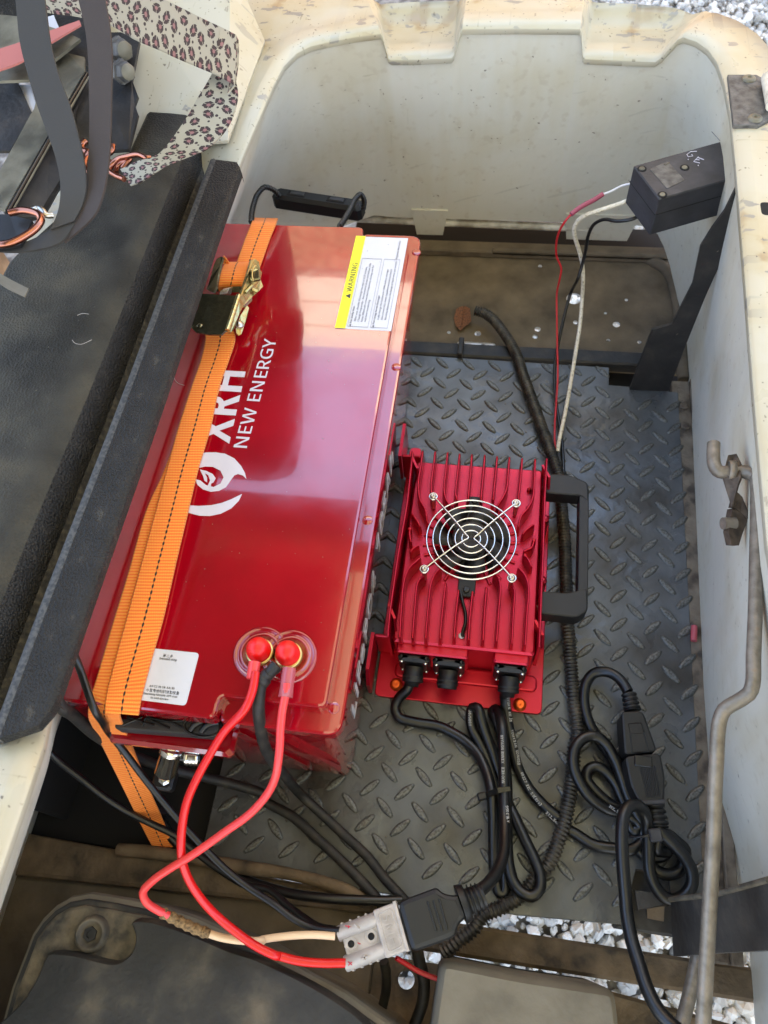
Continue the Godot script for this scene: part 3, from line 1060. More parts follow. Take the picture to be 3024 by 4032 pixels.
	var strut := part("strut", s.mesh(), M.black_paint, f)
	var on_strut: Array = [Vector3(0.0757, 0.285, -0.1886), Vector3(0.0332, 0.002, -0.1724), Vector3(0.0798, 0.002, -0.1733), Vector3(0.0666, 0.0987, -0.1783), Vector3(0.0786, 0.2142, -0.1849), Vector3(0.0819, 0.2593, -0.1874)]
	for p in on_strut.slice(3):
		part("bolt_hole", lathed(p + Vector3(-0.0004, 0.0004, 0.0012), Vector3(-0.62, 0.45, 0.65), [[0.0036, -0.001], [0.0036, 0.0006], [0.0028, 0.0010], [0.0, 0.0010]], 16), M.sill_steel, strut)
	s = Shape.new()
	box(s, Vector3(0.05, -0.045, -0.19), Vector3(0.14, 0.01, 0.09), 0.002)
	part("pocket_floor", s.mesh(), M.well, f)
	s = Shape.new()
	box(s, Vector3(0.062, -0.02, 0.408), Vector3(0.10, 0.012, 0.052), 0.002)
	part("bracket_shelf", s.mesh(), M.strap_steel, f)
	# near-black sheets left of the battery; seat tray shade put into their colour
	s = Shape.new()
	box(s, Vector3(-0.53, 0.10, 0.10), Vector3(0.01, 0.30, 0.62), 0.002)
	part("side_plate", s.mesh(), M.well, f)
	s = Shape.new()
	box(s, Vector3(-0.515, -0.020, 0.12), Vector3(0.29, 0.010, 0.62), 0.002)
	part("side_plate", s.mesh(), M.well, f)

# ---------------------------------------------------------------- treadplate
func floor_plate():
	var t := thing("treadplate", "dark steel treadplate floor with raised diamond bars", "treadplate", Vector3(-0.15, -0.004, 0.12))
	var s := Shape.new()
	slab(s, [Vector2(-0.375, -0.2095), Vector2(0.0085, -0.2045), Vector2(0.0085, -0.176), Vector2(0.058, -0.174), Vector2(0.0925, -0.170), Vector2(0.0885, 0.402), Vector2(0.060, 0.4015), Vector2(0.058, 0.384), Vector2(0.030, 0.384), Vector2(0.024, 0.405), Vector2(0.019, 0.431), Vector2(-0.075, 0.436), Vector2(-0.375, 0.432)], -0.004, 0.0, 0.0006)
	part("plate", s.mesh(), M.plate, t)
	# one raised bar: a lens with blunt ends and worn flat top
	var bar := Shape.new()
	var rings := []
	for lv in [[1.0, 1.0, -0.0003], [0.95, 0.88, 0.0009], [0.88, 0.66, 0.0017], [0.80, 0.38, 0.0020]]:
		var ring := []
		for side in [1.0, -1.0]:
			for k in 7:
				var u: float = (k / 6.0 * 2.0 - 1.0) * side
				var w := 0.0042 * (1.0 - 0.66 * u * u)
				ring.append(Vector3(u * 0.0119 * lv[0], lv[2], w * lv[1] * side))
		rings.append(ring)
	loft(bar, rings, true, false, true, 1)
	var mesh := bar.mesh()
	for i in range(-14, 4):
		for j in range(-7, 14):
			for half in 2:
				var x := (i + 0.5 * half) * 0.03427
				var z := (j + 0.5 * half) * 0.03275
				if x > 0.0865 or z < -0.203 or z > 0.424 or x < -0.47:
					continue
				if x < -0.252 and z < 0.335 or x > -0.213 and x < -0.078 and z > 0.0 and z < 0.24:
					continue
				if x > 0.0 and z < -0.163 or x > 0.018 and z > 0.392:
					continue
				if x < -0.36:
					continue
				var xf := Transform3D(Basis(Vector3.UP, deg_to_rad(-44.0 if half == 0 else 44.0)).scaled(Vector3(1, 1, 1)), Vector3(x, 0, z))
				part("tread_bar", mesh, M.tread, t, xf)

# ---------------------------------------------------------------- battery
func battery():
	var b := thing("battery", "big glossy red box battery with white lettering under an orange strap", "battery", Vector3(-0.36, 0.0, 0.075))
	var s := Shape.new()
	var low := rrect(-0.489, -0.178, -0.243, 0.3355, 0.008)
	var high := rrect(-0.494, -0.184, -0.2375, 0.338, 0.010)
	loft(s, [up_ring(inset(low, 0.002), 0.0006), up_ring(low, 0.003), up_ring(high, 0.198)], true, true, true, -1)
	part("case", s.mesh(), M.red_case, b)
	# gussets at the near right corner of the case
	for g in [[-0.262, 0.012], [-0.292, 0.010]]:
		s = Shape.new()
		plate3(s, [Vector3(g[0] - 0.030, 0.196, 0.3375), Vector3(g[0] + 0.016, 0.05, 0.3365), Vector3(g[0] + 0.010, 0.03, 0.3365), Vector3(g[0] - 0.046, 0.196, 0.3375)], -0.004)
		part("gusset", s.mesh(), M.red_case, b)
	# shoulder flange of the lid
	s = Shape.new()
	slab(s, round_poly([Vector2(-0.2245, -0.1935), Vector2(-0.2245, 0.3445), Vector2(-0.319, 0.3445), Vector2(-0.319, 0.336), Vector2(-0.505, 0.336), Vector2(-0.505, -0.184), Vector2(-0.288, -0.184), Vector2(-0.288, -0.1935)], 0.013, 5), 0.196, 0.211, 0.0022, true)
	var lid := part("lid", s.mesh(), M.red, b)
	s = Shape.new()
	slab(s, round_poly([Vector2(-0.2372, -0.178), Vector2(-0.2372, 0.3275), Vector2(-0.3195, 0.3275), Vector2(-0.3195, 0.3455), Vector2(-0.496, 0.3455), Vector2(-0.496, -0.1915), Vector2(-0.2868, -0.1915), Vector2(-0.2868, -0.178)], 0.006, 4), 0.205, 0.222, 0.0022)
	part("lid_top", s.mesh(), M.red, lid)
	# screw plugs along the flange
	for p in [Vector3(-0.2285, 0.211, -0.0096), Vector3(-0.2314, 0.211, 0.1606), Vector3(-0.2332, 0.211, 0.324), Vector3(-0.2273, 0.211, -0.1673)]:
		part("screw_plug", lathed(p, Vector3.UP, [[0.0046, -0.001], [0.0046, 0.0004], [0.0042, 0.0007], [0.0, 0.0005]], 20), M.red, lid)
	# white lettering on the right face, which leans out a little towards its top
	var up := Vector3(0.030, 1, 0).normalized()
	lettering("lettering", "LiFePO4", Vector3(-0.2412, 0.054, 0.290), Vector3(0, 0, -1), up, 0.032, M.white, b, 0.148)
	lettering("lettering", "105Ah", Vector3(-0.2412, 0.054, 0.122), Vector3(0, 0, -1), up, 0.032, M.white, b, 0.125)
	# white lettering and emblem on the lid; read from the right of the cart
	var rd := Vector3(0, 0, -1)
	var tp := Vector3(-1, 0, 0)
	var y := 0.2222
	var lx := Vector3(-0.3672, 0.2222, 0.0996)
	var hx := Vector3(-0.371, 0.2222, 0.0158)
	lettering("lettering", "XRH", Vector3(lx.x, y, lx.z), Vector3(hx.x - lx.x, 0, hx.z - lx.z), tp, 0.0325, M.print_white, lid, lx.distance_to(hx))
	var e0 := Vector3(-0.3499, 0.2222, 0.1029)
	var e1 := Vector3(-0.349, 0.2222, -0.027)
	lettering("lettering", "NEW ENERGY", Vector3(e0.x, y, e0.z), Vector3(e1.x - e0.x, 0, e1.z - e0.z), tp, 0.0118, M.print_white, lid, e0.distance_to(e1), 0.0004, false)
	for poly in [
		[Vector2(-0.4033, 0.1186), Vector2(-0.3951, 0.1137), Vector2(-0.3865, 0.1108), Vector2(-0.3773, 0.1099), Vector2(-0.3684, 0.1106), Vector2(-0.3588, 0.1148), Vector2(-0.3506, 0.1223), Vector2(-0.3455, 0.1292), Vector2(-0.3427, 0.1353), Vector2(-0.3469, 0.132), Vector2(-0.3515, 0.1308), Vector2(-0.3546, 0.1324), Vector2(-0.3567, 0.1382), Vector2(-0.3592, 0.1453), Vector2(-0.3645, 0.1495), Vector2(-0.3718, 0.1511), Vector2(-0.3793, 0.1494), Vector2(-0.3854, 0.1452), Vector2(-0.3894, 0.1395), Vector2(-0.3837, 0.1406), Vector2(-0.3777, 0.1448), Vector2(-0.3703, 0.1462), Vector2(-0.3649, 0.1421), Vector2(-0.3637, 0.1356), Vector2(-0.3683, 0.1287), Vector2(-0.3763, 0.1253), Vector2(-0.3834, 0.1256), Vector2(-0.3913, 0.1283), Vector2(-0.3981, 0.1321)],
		[Vector2(-0.3874, 0.1292), Vector2(-0.3807, 0.1303), Vector2(-0.3743, 0.133), Vector2(-0.3707, 0.137), Vector2(-0.3716, 0.1411), Vector2(-0.3735, 0.1429), Vector2(-0.3725, 0.1469), Vector2(-0.3758, 0.145), Vector2(-0.3751, 0.1398), Vector2(-0.3782, 0.1344), Vector2(-0.3818, 0.1327), Vector2(-0.3787, 0.1369), Vector2(-0.3774, 0.1419), Vector2(-0.3803, 0.1403), Vector2(-0.3827, 0.1357)],
		[Vector2(-0.3432, 0.1509), Vector2(-0.3444, 0.1579), Vector2(-0.3493, 0.166), Vector2(-0.3575, 0.1721), Vector2(-0.3664, 0.1751), Vector2(-0.3759, 0.1757), Vector2(-0.3862, 0.1737), Vector2(-0.3956, 0.17), Vector2(-0.3939, 0.1659), Vector2(-0.3867, 0.1664), Vector2(-0.3784, 0.1662), Vector2(-0.3677, 0.1645), Vector2(-0.3588, 0.1613), Vector2(-0.3515, 0.157)]]:
		s = Shape.new()
		slab(s, poly, 0.2219, 0.2224, 0.0001)
		part("emblem", s.mesh(), M.print_white, lid)
	warning_label(lid)
	step_label(lid)
	# terminals: two rings side by side in a recessed pad, red rubber caps
	var term := [Vector3(-0.2723, 0.232, 0.2916), Vector3(-0.2953, 0.232, 0.2914)]
	for t in term:
		var c := Vector3(t.x, 0.222, t.z)
		var ring := part("terminal_ring", lathed(c, Vector3.UP, [[0.0215, -0.001], [0.0213, 0.0014], [0.0200, 0.0020], [0.0190, 0.0012], [0.0165, 0.0010], [0.0160, 0.0028], [0.0140, 0.0030], [0.0135, 0.0008], [0.0, 0.0008]], 36), M.red, lid)
		part("terminal_plate", lathed(c, Vector3.UP, [[0.0108, 0.0], [0.0108, 0.0042], [0.0102, 0.0048], [0.0, 0.0048]], 28), M.brass, ring)
	for t in term:
		var c := Vector3(t.x, 0.2265, t.z)
		part("terminal_cap", lathed(c, Vector3(0.02, 1, -0.03), [[0.0092, 0.0], [0.0096, 0.0015], [0.0094, 0.0045], [0.0090, 0.0050], [0.0086, 0.0085], [0.0066, 0.0122], [0.0035, 0.0140], [0.0, 0.0145]], 28), M.cap_red, b)
	# front handle pocket with a moulded black grip
	s = Shape.new()
	box(s, Vector3(-0.366, 0.172, 0.350), Vector3(0.105, 0.010, 0.026), 0.003)
	part("handle_shelf", s.mesh(), M.red_case, b)
	s = Shape.new()
	slab(s, round_poly([[Vector2(-0.4062, 0.3486), Vector2(-0.3278, 0.3395), Vector2(-0.3232, 0.3419), Vector2(-0.3218, 0.3477), Vector2(-0.3244, 0.353), Vector2(-0.4063, 0.3565)]][0], 0.006, 4), 0.183, 0.197, 0.0015, true)
	var hand := part("handle", s.mesh(), M.box_black, b)
	for rib in [[Vector3(-0.3996, 0.197, 0.3533), Vector3(-0.3856, 0.197, 0.345)], [Vector3(-0.3979, 0.197, 0.3465), Vector3(-0.3739, 0.197, 0.3503)], [Vector3(-0.3821, 0.197, 0.344), Vector3(-0.3768, 0.197, 0.3446)], [Vector3(-0.3817, 0.197, 0.3452), Vector3(-0.3625, 0.197, 0.3459)], [Vector3(-0.3815, 0.197, 0.3458), Vector3(-0.361, 0.197, 0.3512)], [Vector3(-0.3625, 0.197, 0.3459), Vector3(-0.35, 0.197, 0.3433)], [Vector3(-0.3625, 0.197, 0.3459), Vector3(-0.3481, 0.197, 0.3502)], [Vector3(-0.383, 0.197, 0.3453), Vector3(-0.3835, 0.197, 0.352)]]:
		s = Shape.new()
		tube(s, [rib[0], rib[1]], 0.0011, 6)
		part("rib", s.mesh(), M.rubber, hand)
	s = Shape.new()
	var oval := []
	var oc := Vector3(-0.3351, 0.1975, 0.3468)
	for k in 28:
		var a := TAU * k / 28
		oval.append(oc + Vector3(cos(a) * 0.0155, 0, sin(a) * 0.0078))
	tube(s, oval, 0.0013, 6, true)
	part("eyelet_rim", s.mesh(), M.rubber, hand)
	for k in 2:
		s = Shape.new()
		var hc: Vector3 = oc + Vector3(-0.004 + 0.009 * k, 0.0006, 0)
		tube(s, smooth_path([hc + Vector3(-0.005, 0, 0.004), hc + Vector3(-0.002, 0.002, 0), hc + Vector3(0.003, 0.002, -0.003), hc + Vector3(0.006, 0, -0.004)], 0.001), 0.0024, 10)
		part("rope_knot", s.mesh(), M.rubber, hand)
	# rear carry handle lying on twisted ropes
	var rh := [Vector3(-0.4285, 0.15, -0.3236), Vector3(-0.3116, 0.15, -0.3031)]
	s = Shape.new()
	var hx0: Vector3 = rh[0]
	var hx1: Vector3 = rh[1]
	var dir := (hx1 - hx0).normalized()
	var hb := Basis(dir, Vector3.UP, dir.cross(Vector3.UP))
	box(s, (hx0 + hx1) / 2, Vector3(hx0.distance_to(hx1), 0.022, 0.020), 0.004, hb)
	var rear := part("rear_handle", s.mesh(), M.black, b)
	for f in [0.27, 0.71]:
		s = Shape.new()
		box(s, hx0.lerp(hx1, f) + Vector3(0, 0.0108, 0), Vector3(0.024, 0.002, 0.009), 0.0006, hb)
		part("recess", s.mesh(), M.well, rear)
		s = Shape.new()
		box(s, hx0.lerp(hx1, f) + Vector3(0.001, 0.0120, 0), Vector3(0.018, 0.0014, 0.0055), 0.0005, hb)
		part("recess_bar", s.mesh(), M.box_black, rear)
	for path in [[Vector3(-0.4181, 0.162, -0.3119), Vector3(-0.4221, 0.172, -0.3099), Vector3(-0.431, 0.18, -0.3049), Vector3(-0.4369, 0.18, -0.2929), Vector3(-0.4355, 0.185, -0.2685), Vector3(-0.429, 0.195, -0.2388), Vector3(-0.4213, 0.205, -0.2129)], [Vector3(-0.3088, 0.162, -0.293), Vector3(-0.3072, 0.172, -0.2957), Vector3(-0.3105, 0.18, -0.296), Vector3(-0.3148, 0.182, -0.2858), Vector3(-0.3161, 0.19, -0.2553), Vector3(-0.3171, 0.198, -0.2313), Vector3(-0.3176, 0.208, -0.2069)]]:
		rope(path, 0.0032, rear)
	# data plugs on the near face, below the lid
	part("data_plug", lathed(Vector3(-0.367, 0.165, 0.351), Vector3(-0.3731, 0.15, 0.3698) - Vector3(-0.367, 0.165, 0.351), [[0.0058, 0.0], [0.0058, 0.009], [0.0098, 0.0095], [0.0102, 0.0125], [0.0096, 0.0135], [0.0102, 0.0145], [0.0090, 0.0155], [0.0090, 0.034], [0.0070, 0.036], [0.0, 0.036]], 24), M.chrome, b)
	s = Shape.new()
	box(s, Vector3(-0.3911, 0.1, 0.3759), Vector3(0.019, 0.012, 0.018), 0.002)
	var clamp := part("cable_clamp", s.mesh(), M.black, b)
	part("clamp_screw", lathed(Vector3(-0.3891, 0.106, 0.3756), Vector3(0, 1, 0.4), [[0.0055, 0.0], [0.0055, 0.002], [0.0030, 0.003], [0.0, 0.0022]], 6, -1), M.chrome, clamp)
	part("socket_ring", lathed(Vector3(-0.3489, 0.15, 0.3614), Vector3(-0.3462, 0.15, 0.3608) - Vector3(-0.3634, 0.15, 0.3618), [[0.0078, -0.010], [0.0082, -0.008], [0.0074, -0.0065], [0.0082, -0.005], [0.0074, -0.0035], [0.0082, -0.002], [0.0074, -0.0005], [0.0080, 0.001], [0.0, 0.001]], 24), M.chrome, b)
	part("socket_neck", lathed(Vector3(-0.3641, 0.15, 0.3619), Vector3(-0.3462, 0.15, 0.3608) - Vector3(-0.3634, 0.15, 0.3618), [[0.0062, 0.0], [0.0066, 0.006], [0.0062, 0.007], [0.0062, 0.018], [0.0, 0.018]], 20), M.black_gloss, b)

func rope(path: Array, r: float, parent: Node):
	var p := smooth_path(path, 0.0014)
	var s := Shape.new()
	# three strands wound round each other
	for k in 3:
		var line := []
		var d := 0.0
		for i in p.size():
			var t: Vector3 = (p[mini(i + 1, p.size() - 1)] - p[maxi(i - 1, 0)]).normalized()
			var u := t.cross(Vector3.UP).normalized()
			var w := t.cross(u)
			if i > 0:
				d += p[i].distance_to(p[i - 1])
			var a := d / 0.011 * TAU + TAU * k / 3
			line.append(p[i] + (u * cos(a) + w * sin(a)) * r * 0.52)
		tube(s, line, r * 0.58, 7)
	part("rope", s.mesh(), M.rubber, parent)

func warning_label(lid: Node3D):
	var y := 0.2222
	var p := [Vector3(-0.2926, 0.2222, -0.1758), Vector3(-0.2353, 0.2222, -0.1745), Vector3(-0.2375, 0.2222, -0.0451), Vector3(-0.2935, 0.2222, -0.0453)]
	# corner at the top left of the print, reading towards -z
	var o: Vector3 = p[3]
	var right: Vector3 = p[0] - p[3]
	var down: Vector3 = p[2] - p[3]
	var at := func(u: float, v: float, h := 0.0) -> Vector3:
		return o + right * u + down * v + Vector3.UP * h
	var quad := func(u0: float, v0: float, u1: float, v1: float, h: float) -> Array:
		return [at.call(u0, v0, h), at.call(u1, v0, h), at.call(u1, v1, h), at.call(u0, v1, h)]
	var s := Shape.new()
	plate3(s, quad.call(0, 0, 1, 1, 0.0), 0.0004)
	var sheet := part("warning_label", s.mesh(), M.white, lid)
	s = Shape.new()
	plate3(s, quad.call(0.0, 0.0, 1.0, 0.185, 0.0005), -0.0003)
	part("yellow_strip", s.mesh(), M.yellow, sheet)
	var up := -down
	var w := right.length()
	var h := down.length()
	lettering("lettering", "WARNING", at.call(0.375, 0.150, 0.0008), right, up, h * 0.088, M.ink, sheet, w * 0.315, 0.0002, false)
	s = Shape.new()
	plate3(s, [at.call(0.305, 0.150, 0.0008), at.call(0.355, 0.150, 0.0008), at.call(0.330, 0.060, 0.0008)], 0.0002)
	part("warning_triangle", s.mesh(), M.ink, sheet)
	var lines := [[0.055, 0.275, "For Daily Use:", 0.175, true], [0.075, 0.345, "After use, disable discharge via app or LCD screen.", 0.58, false], [0.075, 0.405, "Charge frequently - Recommend drain not below 20%", 0.62, false], [0.075, 0.465, "Keep Bluetooth connected frequently during use for", 0.60, false], [0.075, 0.525, "real-time monitoring", 0.225, false],
		[0.055, 0.685, "For Long-Term Storage:", 0.30, true], [0.105, 0.750, "Fully charge the battery to 100% before storage", 0.53, false], [0.105, 0.815, "Disconnect ALL loads (appliances/connections)", 0.53, false], [0.105, 0.880, "Monthly Maintenance: Recharge at least once per month", 0.62, false]]
	for l in lines:
		lettering("lettering", l[2], at.call(l[0], l[1], 0.0005), right, up, h * 0.030, M.ink_pale, sheet, w * l[3], 0.0001, l[4])
	for v in [0.275, 0.685]:
		s = Shape.new()
		plate3(s, [at.call(0.022, v, 0.0006), at.call(0.045, v, 0.0006), at.call(0.0335, v - 0.032, 0.0006)], 0.0002)
		part("warning_triangle", s.mesh(), M.ink_pale, sheet)
	lettering("lettering", "Register Warranty", at.call(0.755, 0.875, 0.0005), right, up, h * 0.032, M.ink_pale, sheet, w * 0.205, 0.0001, false)
	for f in [[0.02, 0.215, 0.745, 0.580], [0.02, 0.628, 0.745, 0.925]]:
		for e in [[f[0], f[1], f[2], f[1] + 0.004], [f[0], f[3], f[2], f[3] + 0.004], [f[0], f[1], f[0] + 0.003, f[3]], [f[2], f[1], f[2] + 0.003, f[3]]]:
			s = Shape.new()
			plate3(s, quad.call(e[0], e[1], e[2], e[3], 0.0005), -0.0001)
			part("print_frame", s.mesh(), M.ink_pale, sheet)

func step_label(lid: Node3D):
	var p := [Vector3(-0.3985, 0.2222, 0.2971), Vector3(-0.3438, 0.2222, 0.2966), Vector3(-0.3436, 0.2222, 0.3383), Vector3(-0.3945, 0.2222, 0.338)]
	var o: Vector3 = p[0]
	var right: Vector3 = p[1] - p[0]
	var down: Vector3 = p[3] - p[0]
	var s := Shape.new()
	var flat := []
	for q in p:
		flat.append(Vector2(q.x, q.z))
	slab(s, round_poly(flat, 0.003, 3), 0.2218, 0.2226, 0.0001)
	var sheet := part("step_label", s.mesh(), M.white, lid)
	var up := -down
	var h := down.length()
	var w := right.length()
	var at := func(u: float, v: float) -> Vector3:
		return o + right * u + down * v + Vector3.UP * 0.0005
	lettering("lettering", "Second step", at.call(0.43, 0.205), right, up, h * 0.040, M.ink, sheet, w * 0.26, 0.0001, true, true)
	lettering("lettering", "A3 C2 39 1B AA 43", at.call(0.36, 0.745), right, up, h * 0.036, M.ink, sheet, w * 0.37, 0.0001, true, true)
	lettering("lettering", "Xiaoxiang Electric APP scan", at.call(0.29, 0.895), right, up, h * 0.034, M.ink, sheet, w * 0.50, 0.0001, true, true)
	lettering("lettering", "to add device", at.call(0.41, 0.960), right, up, h * 0.034, M.ink, sheet, w * 0.26, 0.0001, true, true)
	# two lines of written characters, as strokes
	var strokes := {
		"a": [[.1, .1, .4, .1], [.6, .1, .95, .1], [.2, .35, .85, .35], [.2, .5, .85, .5], [.2, .35, .2, .5], [.85, .35, .85, .5], [.1, .68, .9, .68], [.5, .35, .5, 1], [.5, .68, .15, 1]],
		"b": [[.2, .3, .8, .3], [.05, .85, .95, .85]],
		"c": [[.5, 0, .5, .4], [.5, .2, .8, .2], [.1, .42, .9, .42], [.5, .42, .5, .7], [.3, .52, .2, .7], [.85, .55, .15, 1]],
		"d": [[.5, 0, .5, .95], [.2, .35, .1, .75], [.8, .35, .92, .75]],
		"e": [[.35, 0, .15, .2], [.2, .15, .85, .15], [.2, .15, .2, .4], [.85, .15, .85, .4], [.2, .4, .85, .4], [.5, .4, .6, 1], [.5, .6, .1, .75], [.5, .8, .1, 1], [.6, .6, .95, .95]],
		"f": [[.2, .15, .85, .15], [.2, .15, .2, .65], [.85, .15, .85, .65], [.2, .4, .85, .4], [.2, .65, .85, .65], [.5, 0, .5, .9], [.5, .95, .95, .9]],
		"g": [[.05, .2, .45, .2], [.0, .45, .5, .45], [.25, .45, .1, .85], [.1, .85, .45, .8], [.5, .35, .95, .35], [.95, .35, .88, .95], [.72, .05, .55, .95]],
		"h": [[.2, 0, .2, 1], [.0, .3, .4, .3], [.0, .65, .4, .55], [.5, .15, .95, .15], [.95, .15, .95, .95], [.5, .55, .95, .55], [.5, .95, .95, .95]],
		"i": [[.05, .1, .45, .1], [.25, .1, .08, .5], [.15, .5, .4, .5], [.15, .5, .15, .9], [.4, .5, .4, .9], [.15, .9, .4, .9], [.55, .1, .9, .1], [.9, .1, .88, .5], [.55, .5, .95, .5], [.95, .5, .9, .95]],
		"j": [[.1, .1, .2, .25], [.05, .4, .15, .5], [.05, .95, .22, .7], [.35, .15, .95, .15], [.65, .15, .4, .5], [.65, .3, .95, .5], [.65, .5, .65, .95], [.45, .65, .4, .85], [.85, .65, .92, .85]],
		"k": [[.0, .2, .45, .2], [.3, .2, .1, .9], [.2, .0, .35, .95], [.5, .25, .5, .9], [.5, .25, .95, .25], [.95, .25, .95, .9], [.5, .9, .95, .9]],
		"l": [[.1, .1, .2, .25], [.05, .4, .2, .4], [.2, .4, .2, .9], [.4, .1, .8, .1], [.4, .1, .38, .4], [.8, .1, .85, .4], [.38, .5, .85, .5], [.85, .5, .4, .98], [.45, .6, .95, .98]],
		"m": [[.35, 0, .15, .3], [.3, .12, .75, .12], [.75, .12, .1, .48], [.3, .2, .95, .48], [.2, .52, .8, .52], [.2, .52, .2, .98], [.8, .52, .8, .98], [.2, .98, .8, .98], [.5, .52, .5, .98], [.2, .75, .8, .75]]}
	for row in [["abc", 0.475, 0.085, 0.052, 0.066], ["defghijklm", 0.325, 0.775, 0.049, 0.062]]:
		for k in row[0].length():
			var st: Array = strokes[row[0][k]]
			var ss := Shape.new()
			for l in st:
				var a: Vector3 = at.call(row[1] + (k + l[0] * 0.85) * row[3], row[2] + l[1] * row[4])
				var b: Vector3 = at.call(row[1] + (k + l[2] * 0.85) * row[3], row[2] + l[3] * row[4])
				var d: Vector3 = (b - a).normalized() * 0.00016
				var sd := d.cross(Vector3.UP)
				ss.face = Vector3.UP
				ss.quad(a - d + sd, a - d - sd, b + d - sd, b + d + sd)
			part("written_character", ss.mesh(), M.ink, sheet)

# ---------------------------------------------------------------- ratchet strap
func strap_and_ratchet():
	var t := thing("ratchet_strap", "orange webbing strap with a yellow zinc ratchet across the red battery", "ratchet strap", Vector3(-0.40, 0.223, 0.08))
	var s := Shape.new()
	var yy := 0.2245
	# from behind the battery over the lid to the ratchet
	band(s, [Vector3(-0.4436, 0.16, -0.2745), Vector3(-0.421, 0.205, -0.2159), Vector3(-0.4111, 0.2245, -0.1898), Vector3(-0.4126, 0.2248, -0.1647), Vector3(-0.4127, 0.2265, -0.1233), Vector3(-0.4114, 0.232, -0.0996)], [Vector3(-0.4121, 0.16, -0.2745), Vector3(-0.3919, 0.205, -0.2159), Vector3(-0.3834, 0.2245, -0.1898), Vector3(-0.3853, 0.2248, -0.1647), Vector3(-0.3861, 0.2265, -0.1258), Vector3(-0.3855, 0.232, -0.101)], 0.0014)
	part("webbing", s.mesh(), M.web, t)
	# long tail lying underneath, offset to the left, then down the near face to the floor
	s = Shape.new()
	band(s, [Vector3(-0.4133, 0.2242, 0.0374), Vector3(-0.4167, 0.2242, 0.0862), Vector3(-0.4194, 0.2242, 0.1385), Vector3(-0.4234, 0.2242, 0.1781), Vector3(-0.4212, 0.2242, 0.2324), Vector3(-0.4202, 0.2242, 0.2814), Vector3(-0.419, 0.2242, 0.322), Vector3(-0.4189, 0.2242, 0.3384), Vector3(-0.4212, 0.2185, 0.346), Vector3(-0.4218, 0.212, 0.3532), Vector3(-0.4277, 0.19, 0.3555), Vector3(-0.4319, 0.15, 0.3645), Vector3(-0.4296, 0.085, 0.3895), Vector3(-0.4255, 0.035, 0.4115), Vector3(-0.4224, 0.005, 0.4247)], [Vector3(-0.3908, 0.2242, 0.0357), Vector3(-0.3935, 0.2242, 0.0843), Vector3(-0.3956, 0.2242, 0.1364), Vector3(-0.4002, 0.2242, 0.176), Vector3(-0.3983, 0.2242, 0.2302), Vector3(-0.3975, 0.2242, 0.279), Vector3(-0.3971, 0.2242, 0.3195), Vector3(-0.3938, 0.2242, 0.3409), Vector3(-0.3942, 0.2185, 0.3494), Vector3(-0.3966, 0.212, 0.3502), Vector3(-0.4005, 0.19, 0.3543), Vector3(-0.4059, 0.15, 0.3625), Vector3(-0.4106, 0.085, 0.3813), Vector3(-0.4086, 0.035, 0.4012), Vector3(-0.4022, 0.005, 0.4221)], 0.0014)
	part("webbing", s.mesh(), M.web, t)
	# upper layer from the ratchet to its cut end at the near edge
	s = Shape.new()
	band(s, [Vector3(-0.4244, 0.23, -0.0333), Vector3(-0.4189, 0.2275, -0.0188), Vector3(-0.4172, 0.2264, 0.0075), Vector3(-0.4178, 0.2262, 0.0412), Vector3(-0.4178, 0.2262, 0.0877), Vector3(-0.416, 0.2262, 0.133), Vector3(-0.4141, 0.2262, 0.1738), Vector3(-0.4118, 0.2262, 0.2254), Vector3(-0.4096, 0.2262, 0.2732), Vector3(-0.4076, 0.2262, 0.3177), Vector3(-0.4061, 0.2262, 0.3393), Vector3(-0.4053, 0.2215, 0.3506)], [Vector3(-0.3956, 0.23, -0.0351), Vector3(-0.389, 0.2275, -0.0208), Vector3(-0.3894, 0.2264, 0.0056), Vector3(-0.3909, 0.2262, 0.0392), Vector3(-0.3875, 0.2262, 0.0853), Vector3(-0.3873, 0.2262, 0.1305), Vector3(-0.3852, 0.2262, 0.1712), Vector3(-0.3824, 0.2262, 0.2225), Vector3(-0.3794, 0.2262, 0.27), Vector3(-0.379, 0.2262, 0.3083), Vector3(-0.3781, 0.2262, 0.3361), Vector3(-0.3785, 0.2215, 0.3495)], 0.0015)
	part("webbing", s.mesh(), M.web, t)
	# webbing wound on the ratchet spool
	s = Shape.new()
	band(s, [Vector3(-0.42, 0.233, -0.1192), Vector3(-0.4174, 0.242, -0.1051), Vector3(-0.4156, 0.2465, -0.0895), Vector3(-0.4152, 0.2455, -0.0787), Vector3(-0.4168, 0.24, -0.0759), Vector3(-0.42, 0.232, -0.078)], [Vector3(-0.3963, 0.233, -0.1204), Vector3(-0.3921, 0.242, -0.1053), Vector3(-0.3888, 0.2465, -0.0898), Vector3(-0.3888, 0.2455, -0.0802), Vector3(-0.3915, 0.24, -0.0773), Vector3(-0.3948, 0.232, -0.0778)], 0.003)
	part("wound_webbing", s.mesh(), M.web, t)
	s = Shape.new()
	band(s, [Vector3(-0.4189, 0.246, -0.1139), Vector3(-0.4196, 0.243, -0.1116), Vector3(-0.4217, 0.24, -0.1087)], [Vector3(-0.4185, 0.246, -0.1139), Vector3(-0.4138, 0.243, -0.1097), Vector3(-0.4135, 0.24, -0.1086)], 0.0014)
	part("webbing_end", s.mesh(), M.web, t)
	# ratchet body
	var r := Node3D.new()
	r.name = "ratchet"
	t.add_child(r)
	r.position = Vector3(-0.40, 0.2265, 0.01) - t.position
	# side plate seen on the right, made of a web and a toothed edge
	s = Shape.new()
